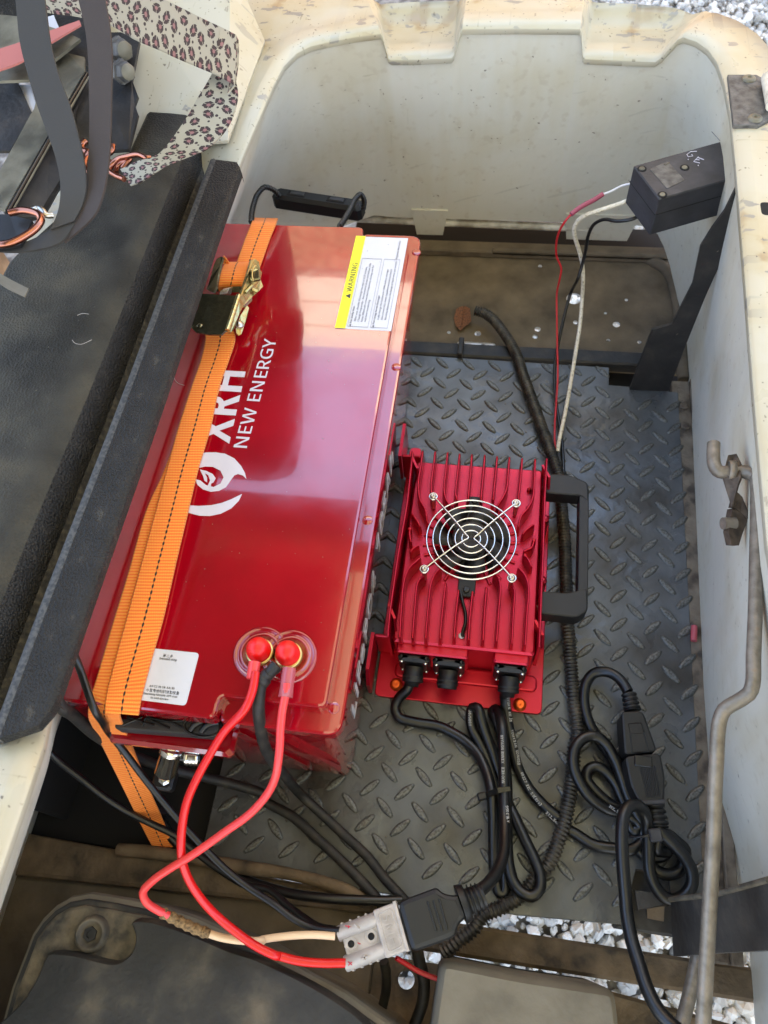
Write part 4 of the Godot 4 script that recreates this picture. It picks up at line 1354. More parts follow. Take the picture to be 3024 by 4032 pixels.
	plate3(s, [Vector3(-0.3863, 0.25, -0.1051), Vector3(-0.3841, 0.247, -0.1101), Vector3(-0.381, 0.243, -0.1103), Vector3(-0.3783, 0.241, -0.1016), Vector3(-0.3768, 0.238, -0.1006), Vector3(-0.3753, 0.24, -0.0888), Vector3(-0.3723, 0.236, -0.0835), Vector3(-0.3743, 0.238, -0.075), Vector3(-0.3772, 0.243, -0.0614), Vector3(-0.3774, 0.24, -0.0592), Vector3(-0.3809, 0.242, -0.0488), Vector3(-0.3808, 0.248, -0.045), Vector3(-0.3817, 0.25, -0.031), Vector3(-0.383, 0.248, -0.0151), Vector3(-0.3856, 0.2475, -0.0096), Vector3(-0.3864, 0.252, -0.0082), Vector3(-0.3834, 0.256, -0.048), Vector3(-0.3823, 0.257, -0.0758)], 0.0022)
	part("side_plate", s.mesh(), M.yellow_zinc, r)
	s = Shape.new()
	plate3(s, [Vector3(-0.3829, 0.236, -0.0567), Vector3(-0.3812, 0.234, -0.0556), Vector3(-0.3806, 0.233, -0.0433), Vector3(-0.3817, 0.2315, -0.0295), Vector3(-0.3824, 0.231, -0.0235), Vector3(-0.3843, 0.231, -0.0217), Vector3(-0.3868, 0.2325, -0.0233), Vector3(-0.3875, 0.235, -0.0269), Vector3(-0.3856, 0.238, -0.0413)], 0.002)
	part("lower_plate", s.mesh(), M.yellow_zinc, r)
	part("stud", lathed(Vector3(-0.3845, 0.2355, -0.0316), Vector3(0.7, 0.7, 0), [[0.0040, -0.002], [0.0040, 0.0015], [0.0030, 0.0024], [0.0, 0.0026]], 16), M.nickel, r)
	s = Shape.new()
	plate3(s, [Vector3(-0.4215, 0.246, -0.1127), Vector3(-0.4188, 0.246, -0.1117), Vector3(-0.4175, 0.248, -0.0986), Vector3(-0.4156, 0.25, -0.0836), Vector3(-0.4155, 0.246, -0.0708), Vector3(-0.4183, 0.242, -0.0663), Vector3(-0.4286, 0.238, -0.074), Vector3(-0.4262, 0.243, -0.0861), Vector3(-0.4274, 0.243, -0.1035), Vector3(-0.4258, 0.244, -0.1113)], 0.0022)
	part("side_plate", s.mesh(), M.zinc_dark, r)
	# spool pawls and tabs
	for q in [[Vector3(-0.4266, 0.24, -0.078), Vector3(-0.4175, 0.24, -0.0785), Vector3(-0.4175, 0.236, -0.0741), Vector3(-0.4261, 0.236, -0.073)], [Vector3(-0.4005, 0.243, -0.0747), Vector3(-0.3915, 0.243, -0.0752), Vector3(-0.3926, 0.239, -0.0708), Vector3(-0.4017, 0.239, -0.0703)]]:
		s = Shape.new()
		plate3(s, q, 0.004)
		part("spool_tab", s.mesh(), M.zinc_dark, r)
	s = Shape.new()
	box(s, Vector3(-0.3776, 0.25, -0.084), Vector3(0.010, 0.004, 0.016), 0.001, Basis(Vector3.UP, 0.25))
	part("pawl", s.mesh(), M.zinc_dark, r)
	for q in [[Vector3(-0.3826, 0.252, -0.0875), Vector3(-0.3758, 0.25, -0.0905)], [Vector3(-0.3803, 0.251, -0.0765), Vector3(-0.374, 0.249, -0.0795)], [Vector3(-0.3808, 0.2525, -0.0578), Vector3(-0.3761, 0.254, -0.0663)], [Vector3(-0.3778, 0.246, -0.0687), Vector3(-0.3727, 0.244, -0.0685)]]:
		s = Shape.new()
		tube(s, [q[0], q[1]], 0.0021, 8)
		part("pin", s.mesh(), M.yellow_zinc, r)
	s = Shape.new()
	tube(s, smooth_path([Vector3(-0.3768, 0.252, -0.0741), Vector3(-0.3784, 0.254, -0.0782), Vector3(-0.3796, 0.254, -0.0887), Vector3(-0.3786, 0.253, -0.0936), Vector3(-0.3776, 0.251, -0.0942)], 0.002), 0.0008, 6)
	part("spring_clip", s.mesh(), M.brass, r)
	# coil spring under the handle
	var coil := []
	var ca := Vector3(-0.4127, 0.236, -0.0727)
	var cb := Vector3(-0.4025, 0.24, -0.0714)
	for k in 50:
		var a := TAU * 5.0 * k / 49
		coil.append(ca.lerp(cb, k / 49.0) + Vector3(0.2, 1, 0.3).normalized() * cos(a) * 0.0042 + Vector3(-0.3, 0, 1).normalized() * sin(a) * 0.0042)
	s = Shape.new()
	tube(s, coil, 0.0010, 6)
	part("spring", s.mesh(), M.nickel, r)
	# pressed steel handle
	s = Shape.new()
	plate3(s, [Vector3(-0.4244, 0.253, -0.0532), Vector3(-0.3879, 0.2555, -0.0503), Vector3(-0.3851, 0.2565, -0.0492), Vector3(-0.3857, 0.2565, -0.0041), Vector3(-0.3881, 0.256, -0.0035), Vector3(-0.3904, 0.255, -0.0002), Vector3(-0.4052, 0.251, -0.0036), Vector3(-0.4203, 0.247, -0.0088), Vector3(-0.4273, 0.2465, -0.0156), Vector3(-0.4242, 0.251, -0.0384)], 0.0018)
	part("handle", s.mesh(), M.zinc_dark, r)
	s = Shape.new()
	tube(s, [Vector3(-0.3849, 0.2562, -0.0497), Vector3(-0.3851, 0.2562, -0.0044)], 0.0026, 10)
	part("handle_edge", s.mesh(), M.yellow_zinc, r)
	part("dimple", lathed(Vector3(-0.4169, 0.2505, -0.0145), Vector3.UP, [[0.0028, 0.0], [0.002, 0.0008], [0.0, 0.0011]], 14), M.zinc_dark, r)

# ---------------------------------------------------------------- charger
func charger():
	var c := thing("charger", "red finned battery charger with a black fan under a round wire guard", "charger", Vector3(-0.145, 0.0, 0.12))
	var s := Shape.new()
	# mounting flange
	slab(s, round_poly([Vector2(-0.231, -0.058), Vector2(-0.2165, -0.058), Vector2(-0.2165, 0.0), Vector2(-0.060, 0.0), Vector2(-0.060, 0.2535), Vector2(-0.231, 0.2535)], 0.006), 0.0002, 0.0035, 0.0008)
	part("mounting_flange", s.mesh(), M.pearl, c)
	s = Shape.new()
	slab(s, rrect(-0.213, 0.215, -0.066, 0.232, 0.006), 0.0035, 0.0070, 0.002)
	part("flange_step", s.mesh(), M.pearl, c)
	# main case
	s = Shape.new()
	box(s, Vector3(-0.1435, 0.034, 0.1075), Vector3(0.139, 0.061, 0.213), 0.002)
	part("case", s.mesh(), M.pearl, c)
	# foot cheeks of the end brackets
	for z in [[-0.062, -0.012], [0.203, 0.2515]]:
		s = Shape.new()
		var zf := Basis(Vector3(0, 0, 1), Vector3(0, 1, 0), Vector3(-1, 0, 0))
		var prof := [Vector2(z[0], 0.0035), Vector2(z[1], 0.0035), Vector2(z[1], 0.030), Vector2(z[1] - 0.010, 0.052), Vector2(z[0], 0.052)] if z[0] > 0 else [Vector2(z[0], 0.0035), Vector2(z[1], 0.0035), Vector2(z[1], 0.052), Vector2(z[0] + 0.004, 0.052), Vector2(z[0], 0.040)]
		var a := []
		for p in prof:
			a.append(Vector3(-0.2335, p.y, p.x))
		plate3(s, a, 0.0035 if z[0] > 0 else 0.0035)
		part("bracket_cheek", s.mesh(), M.pearl, c)
		s = Shape.new()
		var ze: float = z[0] + 0.002 if z[0] > 0 else z[1] - 0.002
		box(s, Vector3(-0.222, 0.028, ze), Vector3(0.022, 0.048, 0.0032), 0.001)
		part("bracket_web", s.mesh(), M.pearl, c)
	# cooling fins: straight at the ends, swept round the fan in the middle
	var top := 0.085
	var fins := [
		[Vector3(-0.2062, 0.085, -0.0005), Vector3(-0.2061, 0.085, 0.0212), Vector3(-0.2063, 0.085, 0.0424), Vector3(-0.2018, 0.085, 0.0626), Vector3(-0.1951, 0.085, 0.0738), Vector3(-0.1915, 0.085, 0.0884)], [Vector3(-0.1923, 0.085, -0.0007), Vector3(-0.1923, 0.085, 0.0236), Vector3(-0.1922, 0.085, 0.0446), Vector3(-0.19, 0.085, 0.0568)], [Vector3(-0.1787, 0.085, -0.001), Vector3(-0.1784, 0.085, 0.0259), Vector3(-0.1779, 0.085, 0.0485), Vector3(-0.1743, 0.085, 0.0601), Vector3(-0.1698, 0.085, 0.0665)], [Vector3(-0.1655, 0.085, -0.0002), Vector3(-0.1655, 0.085, 0.0283), Vector3(-0.1654, 0.085, 0.0508), Vector3(-0.1632, 0.085, 0.0591)], [Vector3(-0.1521, 0.085, -0.0005), Vector3(-0.1518, 0.085, 0.0289), Vector3(-0.1515, 0.085, 0.0581)],
		[Vector3(-0.1382, 0.085, -0.0007), Vector3(-0.1382, 0.085, 0.0294), Vector3(-0.1382, 0.085, 0.0568)], [Vector3(-0.1248, 0.085, -0.0001), Vector3(-0.1251, 0.085, 0.0283), Vector3(-0.1257, 0.085, 0.0549)], [Vector3(-0.1115, 0.085, -0.0003), Vector3(-0.1118, 0.085, 0.0201), Vector3(-0.1124, 0.085, 0.0409), Vector3(-0.1163, 0.085, 0.0532), Vector3(-0.1208, 0.085, 0.062)], [Vector3(-0.0979, 0.085, -0.0002), Vector3(-0.0984, 0.085, 0.0259), Vector3(-0.0995, 0.085, 0.0517)], [Vector3(-0.084, 0.085, -0.0003), Vector3(-0.084, 0.085, 0.0247), Vector3(-0.0846, 0.085, 0.0486), Vector3(-0.0888, 0.085, 0.0615), Vector3(-0.0954, 0.085, 0.072), Vector3(-0.0978, 0.085, 0.0845)],
		[Vector3(-0.2043, 0.085, 0.2166), Vector3(-0.2064, 0.085, 0.186), Vector3(-0.2074, 0.085, 0.1593), Vector3(-0.2044, 0.085, 0.1438), Vector3(-0.1941, 0.085, 0.13)], [Vector3(-0.1919, 0.085, 0.216), Vector3(-0.1933, 0.085, 0.1846), Vector3(-0.1936, 0.085, 0.1579), Vector3(-0.1909, 0.085, 0.1524), Vector3(-0.1884, 0.085, 0.1498)], [Vector3(-0.1793, 0.085, 0.2153), Vector3(-0.1803, 0.085, 0.1862), Vector3(-0.1803, 0.085, 0.1581), Vector3(-0.1776, 0.085, 0.1472), Vector3(-0.1726, 0.085, 0.1391)], [Vector3(-0.1656, 0.085, 0.2138), Vector3(-0.166, 0.085, 0.1847), Vector3(-0.1658, 0.085, 0.1551)], [Vector3(-0.1523, 0.085, 0.2117), Vector3(-0.1527, 0.085, 0.1862), Vector3(-0.1523, 0.085, 0.1612)], [Vector3(-0.1385, 0.085, 0.2116), Vector3(-0.139, 0.085, 0.1862), Vector3(-0.1385, 0.085, 0.1613)],
		[Vector3(-0.1246, 0.085, 0.2108), Vector3(-0.1253, 0.085, 0.1833), Vector3(-0.1253, 0.085, 0.1555)], [Vector3(-0.1118, 0.085, 0.2108), Vector3(-0.1118, 0.085, 0.179), Vector3(-0.1122, 0.085, 0.1512), Vector3(-0.1156, 0.085, 0.1425), Vector3(-0.1189, 0.085, 0.139)], [Vector3(-0.0973, 0.085, 0.2113), Vector3(-0.0977, 0.085, 0.1804), Vector3(-0.0979, 0.085, 0.1557), Vector3(-0.1007, 0.085, 0.15)], [Vector3(-0.0849, 0.085, 0.2113), Vector3(-0.0846, 0.085, 0.179), Vector3(-0.0843, 0.085, 0.1528), Vector3(-0.088, 0.085, 0.1397), Vector3(-0.0954, 0.085, 0.1311)],
		[Vector3(-0.2089, 0.083, 0.0781), Vector3(-0.2037, 0.083, 0.0851), Vector3(-0.1984, 0.083, 0.0929)], [Vector3(-0.2086, 0.083, 0.0963), Vector3(-0.2083, 0.083, 0.1036), Vector3(-0.2062, 0.083, 0.1115)], [Vector3(-0.2054, 0.083, 0.1226), Vector3(-0.2016, 0.083, 0.1182), Vector3(-0.1973, 0.083, 0.1151)], [Vector3(-0.082, 0.083, 0.0795), Vector3(-0.0876, 0.083, 0.0849), Vector3(-0.0929, 0.083, 0.0913)], [Vector3(-0.0812, 0.083, 0.0979), Vector3(-0.0832, 0.083, 0.1067), Vector3(-0.0908, 0.083, 0.1106)], [Vector3(-0.0892, 0.083, 0.1156), Vector3(-0.0853, 0.083, 0.1217), Vector3(-0.0823, 0.083, 0.1276)]]
	for f in fins:
		var p := smooth_path(f, 0.004)
		s = Shape.new()
		var rings := []
		for i in p.size():
			var d: Vector3 = p[mini(i + 1, p.size() - 1)] - p[maxi(i - 1, 0)]
			d.y = 0
			d = d.normalized()
			var w := Vector3(-d.z, 0, d.x)
			var q: Vector3 = p[i]
			var base := Vector3(q.x, 0.0635, q.z)
			# fins lean out to a slimmer top and ease down at their ends
			var ease := minf(i, p.size() - 1 - i)
			var hh: float = q.y - (0.0015 if ease == 0 else 0.0)
			rings.append([base + w * 0.00185, Vector3(q.x, hh - 0.0016, q.z) + w * 0.00115, Vector3(q.x, hh - 0.0004, q.z) + w * 0.0008, Vector3(q.x, hh, q.z), Vector3(q.x, hh - 0.0004, q.z) - w * 0.0008, Vector3(q.x, hh - 0.0016, q.z) - w * 0.00115, base - w * 0.00185])
		loft(s, rings, true, true, true, 1)
		part("fin", s.mesh(), M.pearl, c)
	# tall side walls
	for w in [[Vector3(-0.2172, 0.085, 0.0014), Vector3(-0.2152, 0.085, 0.0672), Vector3(-0.2171, 0.085, 0.1326), Vector3(-0.2172, 0.085, 0.1694), Vector3(-0.2171, 0.085, 0.1937), Vector3(-0.2155, 0.085, 0.2178)], [Vector3(-0.072, 0.085, -0.001), Vector3(-0.0723, 0.085, 0.0509), Vector3(-0.0717, 0.085, 0.1152), Vector3(-0.0718, 0.085, 0.1603), Vector3(-0.0716, 0.085, 0.189), Vector3(-0.0715, 0.085, 0.2126)]]:
		s = Shape.new()
		var rings := []
		for q in w:
			rings.append([Vector3(q.x + 0.0017, 0.030, q.z), Vector3(q.x + 0.0012, 0.0835, q.z), Vector3(q.x, 0.085, q.z), Vector3(q.x - 0.0012, 0.0835, q.z), Vector3(q.x - 0.0017, 0.030, q.z)])
		loft(s, rings, true, true, true, 1)
		part("side_wall", s.mesh(), M.pearl, c)
	for p in [Vector3(-0.2168, 0.08, 0.1931), Vector3(-0.0735, 0.08, 0.195), Vector3(-0.2148, 0.08, 0.0169), Vector3(-0.073, 0.08, 0.0162)]:
		s = Shape.new()
		plate3(s, [Vector3(p.x - 0.004, 0.082, p.z - 0.010), Vector3(p.x + 0.004, 0.080, p.z + 0.004), Vector3(p.x + 0.005, 0.064, p.z + 0.012), Vector3(p.x - 0.002, 0.064, p.z - 0.008)], 0.0025)
		part("gusset", s.mesh(), M.pearl, c)
	for p in [Vector3(-0.088, 0.07, 0.0296), Vector3(-0.0882, 0.07, 0.0528), Vector3(-0.2092, 0.082, 0.0963), Vector3(-0.0811, 0.082, 0.0976), Vector3(-0.0892, 0.082, 0.1154)]:
		part("cast_pin", lathed(Vector3(p.x, 0.0635, p.z), Vector3.UP, [[0.0024, 0.0], [0.0021, p.y - 0.0645], [0.0014, p.y - 0.0637], [0.0, p.y - 0.0635]], 14), M.pearl, c)
	# shallow ribs round the fan
	var fc := Vector3(-0.1450, 0.0645, 0.1000)
	for k in 26:
		var a := TAU * (k + 0.5) / 26.0
		if absf(sin(a)) > 0.93:
			continue
		var d := Vector3(cos(a), 0, sin(a))
		s = Shape.new()
		tube(s, [fc + d * 0.026 + Vector3(0, 0.0008, 0), fc + d * (0.050 if absf(cos(a)) > 0.3 else 0.047) + Vector3(0, 0.0008, 0)], 0.0017, 8)
		part("rib", s.mesh(), M.pearl, c)
	# housings of the three sockets on the near face
	for h in [[-0.2085, -0.1375], [-0.1130, -0.0790]]:
		s = Shape.new()
		box(s, Vector3((h[0] + h[1]) / 2, 0.041, 0.2165), Vector3(h[1] - h[0], 0.038, 0.013), 0.0015)
		part("socket_housing", s.mesh(), M.pearl, c)
	var sx := [-0.1905, -0.1560, -0.0960]
	for k in 3:
		var x: float = sx[k]
		s = Shape.new()
		box(s, Vector3(x, 0.041, 0.2265), Vector3(0.0315, 0.0345, 0.008), 0.003)
		var sock := part("socket", s.mesh(), M.black, c)
		var prof := [[0.0098, 0.0], [0.0098, 0.0085], [0.0106, 0.0090], [0.0106, 0.0110], [0.0098, 0.0115], [0.0106, 0.0121], [0.0106, 0.0150], [0.0098, 0.0155]]
		if k == 1:
			prof += [[0.0098, 0.0175], [0.0090, 0.0185], [0.0, 0.0185]]
		else:
			prof += [[0.0066, 0.0165], [0.0060, 0.0200], [0.0, 0.0200]]
		part("barrel", lathed(Vector3(x, 0.0405, 0.2300), Vector3(0, -0.30, 1), prof, 26), M.black, sock)
		for p in [[-1, 1], [1, 1], [1, -1], [-1, -1]]:
			part("screw", lathed(Vector3(x + p[0] * 0.0118, 0.041 + p[1] * 0.0125, 0.2302), Vector3(0, 0, 1), [[0.0021, 0.0], [0.0021, 0.0008], [0.0013, 0.0016], [0.0, 0.0018]], 12), M.chrome, sock)
	# fan: hub, seven blades, its bar and its lead
	var fan := Node3D.new()
	fan.name = "fan"
	c.add_child(fan)
	fan.position = Vector3(fc.x, 0.066, fc.z) - c.position
	var hub := fc + Vector3(0, 0.002, 0)
	s = Shape.new()
	var bar := round_poly([Vector2(hub.x - 0.0088, hub.z - 0.0560), Vector2(hub.x + 0.0088, hub.z - 0.0560), Vector2(hub.x + 0.0088, hub.z + 0.0615), Vector2(hub.x - 0.0088, hub.z + 0.0615)], 0.006)
	slab(s, bar, 0.0655, 0.0690, 0.0008)
	part("bar", s.mesh(), M.black, fan)
	part("hub", lathed(hub, Vector3.UP, [[0.0192, 0.003], [0.0192, 0.0130], [0.0182, 0.0145], [0.0060, 0.0149], [0.0055, 0.0143], [0.0, 0.0143]], 36), M.box_black, fan)
	part("hub_cap", lathed(hub + Vector3(0, 0.0143, 0), Vector3.UP, [[0.0022, 0.0], [0.0022, 0.0005], [0.0008, 0.0005], [0.0, 0.0002]], 16), M.box_black, fan)
	for k in 7:
		var a0 := TAU * k / 7.0 + 0.35
		s = Shape.new()
		var rings := []
		for i in 7:
			var f := i / 6.0
			var rr := lerpf(0.0175, 0.0405, f)
			var wid := lerpf(0.42, 0.40, f)
			var sweep := 0.28 * f
			var ring := []
			for e in [[-wid, 0.0115], [0.0, 0.0080], [wid, 0.0035], [wid, 0.0027], [0.0, 0.0072], [-wid, 0.0107]]:
				var an: float = a0 + sweep + e[0]
				ring.append(hub + Vector3(cos(an) * rr, e[1], sin(an) * rr))
			rings.append(ring)
		loft(s, rings, true, true, true, 1)
		part("blade", s.mesh(), M.black, fan)
	for z in [-0.0500, 0.0545]:
		part("screw", lathed(hub + Vector3(0, 0.0025, z), Vector3.UP, [[0.0034, 0.0], [0.0034, 0.0012], [0.0026, 0.0018], [0.0, 0.0012]], 16), M.rubber, fan)
	part("lead", cable_mesh([Vector3(-0.1501, 0.071, 0.1601), Vector3(-0.1473, 0.071, 0.1695), Vector3(-0.1437, 0.07, 0.1806), Vector3(-0.1431, 0.07, 0.1907), Vector3(-0.1447, 0.068, 0.1988), Vector3(-0.1441, 0.066, 0.2037)], 0.0017, 10, 0.002), M.rubber, fan)
	part("grommet", lathed(Vector3(-0.1455, 0.0652, 0.2018), Vector3.UP, [[0.0032, 0.0], [0.0030, 0.0008], [0.0, 0.0009]], 16), M.white, fan)
	# wire finger guard
	var gd := Node3D.new()
	gd.name = "fan_guard"
	c.add_child(gd)
	var gc := Vector3(-0.1445, 0.0915, 0.1075)
	gd.position = gc - c.position
	for r in [0.0452, 0.0387, 0.0318, 0.0237, 0.0163, 0.0094]:
		s = Shape.new()
		var ring := []
		for k in 56:
			ring.append(gc + Vector3(cos(TAU * k / 56), 0, sin(TAU * k / 56)) * r)
		tube(s, ring, 0.00085, 8, true)
		part("ring", s.mesh(), M.chrome, gd)
	var corner := [Vector3(-0.188, 0.0895, 0.0603), Vector3(-0.1881, 0.0895, 0.1451), Vector3(-0.1016, 0.0895, 0.0608), Vector3(-0.1014, 0.0895, 0.1462)]
	for side in [0, 1]:
		var nose := gc + Vector3(-0.0028 if side == 0 else 0.0028, 0.0017, 0.0)
		var p0: Vector3 = corner[side * 2]
		var p1: Vector3 = corner[side * 2 + 1]
		var n0 := nose.lerp(p0, 0.10) + Vector3(0, 0.0006, 0)
		var n1 := nose.lerp(p1, 0.10) + Vector3(0, 0.0006, 0)
		s = Shape.new()
		tube(s, smooth_path([p0 + Vector3(0, 0.001, 0), p0.lerp(n0, 0.35) + Vector3(0, 0.0024, 0), p0.lerp(n0, 0.8) + Vector3(0, 0.002, 0), n0, nose, n1, p1.lerp(n1, 0.8) + Vector3(0, 0.002, 0), p1.lerp(n1, 0.35) + Vector3(0, 0.0024, 0), p1 + Vector3(0, 0.001, 0)], 0.002), 0.00095, 8)
		part("spoke", s.mesh(), M.chrome, gd)
	for p in corner:
		s = Shape.new()
		var eye := []
		for k in 20:
			eye.append(p + Vector3(cos(TAU * k / 20), 0, sin(TAU * k / 20)) * 0.0040)
		tube(s, eye, 0.0009, 7, true)
		part("eyelet", s.mesh(), M.chrome, gd)
		part("guard_screw", lathed(p - Vector3(0, 0.004, 0), Vector3.UP, [[0.0024, -0.018], [0.0024, 0.0032], [0.0034, 0.0040], [0.0032, 0.0058], [0.0020, 0.0068], [0.0007, 0.0066], [0.0, 0.0058]], 14), M.nickel, gd)
	# bail handle on the right
	var hnd := Node3D.new()
	hnd.name = "carry_handle"
	c.add_child(hnd)
	hnd.position = Vector3(-0.06, 0.055, 0.09) - c.position
	for k in 2:
		var z := 0.0185 if k == 0 else 0.1585
		s = Shape.new()
		var sg := 1.0 if k == 0 else -1.0
		var ww := 0.0125
		slab(s, round_poly([Vector2(-0.0715, z - ww), Vector2(-0.0445, z - ww), Vector2(-0.0255, z + (0.008 if k == 0 else -0.008) - ww), Vector2(-0.0245, z + (0.008 if k == 0 else -0.008) + ww), Vector2(-0.034, z + ww), Vector2(-0.0715, z + ww)], 0.0045), 0.046, 0.066, 0.0015, true)
		part("bail_arm", s.mesh(), M.black, hnd)
		part("bolt", lathed(Vector3(-0.0725, 0.060, z + 0.004), Vector3(-1, 0, 0), [[0.0027, -0.001], [0.0027, 0.0018], [0.0015, 0.0024], [0.0, 0.0024]], 14), M.nickel, hnd)
	s = Shape.new()
	slab(s, round_poly([Vector2(-0.0345, 0.016), Vector2(-0.0245, 0.020), Vector2(-0.0245, 0.158), Vector2(-0.0345, 0.162)], 0.003), 0.0445, 0.0655, 0.001, true)
	part("grip", s.mesh(), M.black, hnd)
	for p in [Vector3(-0.2096, 0.0035, 0.2398), Vector3(-0.0823, 0.0035, 0.2463)]:
		part("mounting_screw", lathed(Vector3(p.x, 0.0035, p.z), Vector3.UP, [[0.0068, 0.0], [0.0068, 0.0012], [0.0052, 0.0018], [0.0050, 0.0042], [0.0036, 0.0050], [0.0, 0.0040]], 18), M.copper_screw, c)
	for z in [0.055, 0.128]:
		s = Shape.new()
		box(s, Vector3(-0.0685, 0.030, z), Vector3(0.008, 0.05, 0.008), 0.002)
		part("side_lug", s.mesh(), M.pearl, c)

# ---------------------------------------------------------------- seat tray of black textured plastic
func seat_panel():
	var t := thing("seat_tray", "long black leather-grained plastic seat tray along the left rim", "seat tray", Vector3(-0.48, 0.295, 0.08))
	# section across x: lip, flange, groove, shoulder, raised bed
	var sec := [[-0.4025, 0.2905], [-0.4022, 0.2985], [-0.4034, 0.3005], [-0.4080, 0.3012], [-0.4300, 0.3020], [-0.4345, 0.3026], [-0.4362, 0.3014], [-0.4372, 0.2940], [-0.4390, 0.2770], [-0.4420, 0.2745], [-0.4500, 0.2755], [-0.4550, 0.2810], [-0.4595, 0.2945], [-0.4640, 0.3040], [-0.4690, 0.3090], [-0.4760, 0.3118], [-0.4900, 0.3130], [-0.5050, 0.3138]]
	var groups := [["flange", 0, 4, M.leather], ["worn_lit_ridge", 4, 6, M.leather_worn_lit], ["groove", 6, 9, M.leather], ["dirt_strip", 9, 11, M.dirt_strip], ["shoulder", 11, 13, M.leather], ["bed", 13, 17, M.leather_dusty]]
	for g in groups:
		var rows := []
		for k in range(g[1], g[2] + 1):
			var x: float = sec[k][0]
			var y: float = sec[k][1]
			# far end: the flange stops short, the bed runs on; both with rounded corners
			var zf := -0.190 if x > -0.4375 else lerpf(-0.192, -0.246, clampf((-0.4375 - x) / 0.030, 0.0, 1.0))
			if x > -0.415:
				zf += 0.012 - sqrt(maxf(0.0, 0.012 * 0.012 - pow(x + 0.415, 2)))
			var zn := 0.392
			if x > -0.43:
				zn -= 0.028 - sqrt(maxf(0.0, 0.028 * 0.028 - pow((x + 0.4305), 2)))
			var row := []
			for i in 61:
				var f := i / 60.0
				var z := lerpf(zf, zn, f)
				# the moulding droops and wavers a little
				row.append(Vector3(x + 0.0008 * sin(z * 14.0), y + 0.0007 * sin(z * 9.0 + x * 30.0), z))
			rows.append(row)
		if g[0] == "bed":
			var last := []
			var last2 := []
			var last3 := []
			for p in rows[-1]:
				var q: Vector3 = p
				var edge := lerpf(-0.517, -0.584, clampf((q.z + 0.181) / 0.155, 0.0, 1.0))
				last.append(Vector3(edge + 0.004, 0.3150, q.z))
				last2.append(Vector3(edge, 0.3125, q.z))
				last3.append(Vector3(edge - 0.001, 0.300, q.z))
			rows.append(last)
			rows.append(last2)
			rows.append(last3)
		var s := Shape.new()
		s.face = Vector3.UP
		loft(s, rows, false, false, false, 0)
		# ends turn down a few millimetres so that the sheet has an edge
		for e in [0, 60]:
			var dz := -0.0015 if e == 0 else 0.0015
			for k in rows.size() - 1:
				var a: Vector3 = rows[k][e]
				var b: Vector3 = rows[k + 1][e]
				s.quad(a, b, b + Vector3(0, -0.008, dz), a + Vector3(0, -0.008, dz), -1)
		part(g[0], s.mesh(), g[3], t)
	# seat frame rails behind the tray
	var f := thing("seat_rails", "grey and black steel seat frame rails with two bolts, behind the tray", "seat frame", Vector3(-0.57, 0.30, -0.12))
	var s := Shape.new()
	plate3(s, [Vector3(-0.6077, 0.345, -0.1012), Vector3(-0.5886, 0.345, -0.0544), Vector3(-0.5809, 0.345, -0.0511), Vector3(-0.5773, 0.345, -0.2628), Vector3(-0.5858, 0.345, -0.2875), Vector3(-0.6025, 0.35, -0.2866), Vector3(-0.6272, 0.35, -0.3043), Vector3(-0.6093, 0.345, -0.1993), Vector3(-0.6094, 0.345, -0.1906)], 0.003)
	part("grey_rail", s.mesh(), M.alu, f)
	s = Shape.new()
	tube(s, [Vector3(-0.5768, 0.348, -0.0476), Vector3(-0.5757, 0.348, -0.1517), Vector3(-0.5745, 0.348, -0.2056), Vector3(-0.5731, 0.348, -0.2578)], 0.0022, 8)
	part("rail_edge", s.mesh(), M.black_gloss, f)
	s = Shape.new()
	tube(s, [Vector3(-0.5762, 0.346, -0.048), Vector3(-0.5748, 0.346, -0.1497), Vector3(-0.5735, 0.346, -0.2035), Vector3(-0.5723, 0.346, -0.2556)], 0.0016, 8)
	part("rail_edge", s.mesh(), M.alu, f)
	s = Shape.new()
	plate3(s, [Vector3(-0.5841, 0.338, -0.0574), Vector3(-0.5824, 0.338, -0.161), Vector3(-0.5788, 0.338, -0.265), Vector3(-0.569, 0.338, -0.3154), Vector3(-0.5287, 0.32, -0.1762), Vector3(-0.5491, 0.325, -0.1653), Vector3(-0.5611, 0.325, -0.1074), Vector3(-0.5619, 0.325, -0.0742), Vector3(-0.5893, 0.325, -0.0554)], 0.003)
	part("black_web", s.mesh(), M.black_paint, f)
	s = Shape.new()
	plate3(s, [Vector3(-0.5788, 0.345, -0.3392), Vector3(-0.5628, 0.345, -0.3391), Vector3(-0.537, 0.345, -0.3228), Vector3(-0.5285, 0.34, -0.2621), Vector3(-0.518, 0.335, -0.2428), Vector3(-0.5196, 0.332, -0.2331), Vector3(-0.5129, 0.33, -0.2203), Vector3(-0.5118, 0.322, -0.1755), Vector3(-0.5281, 0.322, -0.1734), Vector3(-0.5423, 0.335, -0.2263)], 0.004)
	part("upright_plate", s.mesh(), M.black_paint, f)
	for q in [[Vector3(-0.5435, 0.355, -0.2875), 0.0105], [Vector3(-0.5327, 0.35, -0.2584), 0.0095]]:
		var ax := Vector3(0.75, 0.25, 0.45)
		var bolt := part("bolt", lathed(q[0], ax, [[q[1] * 1.25, -0.006], [q[1] * 1.25, 0.0], [q[1], 0.0005], [q[1], 0.008], [q[1] * 0.85, 0.0095], [0.0, 0.0095]], 6, -1), M.hinge, f)
		part("bolt_face", lathed(q[0] + ax.normalized() * 0.0096, ax, [[q[1] * 0.80, 0.0], [q[1] * 0.7, 0.0010], [0.0, 0.0011]], 20), M.alu, bolt)
	s = Shape.new()
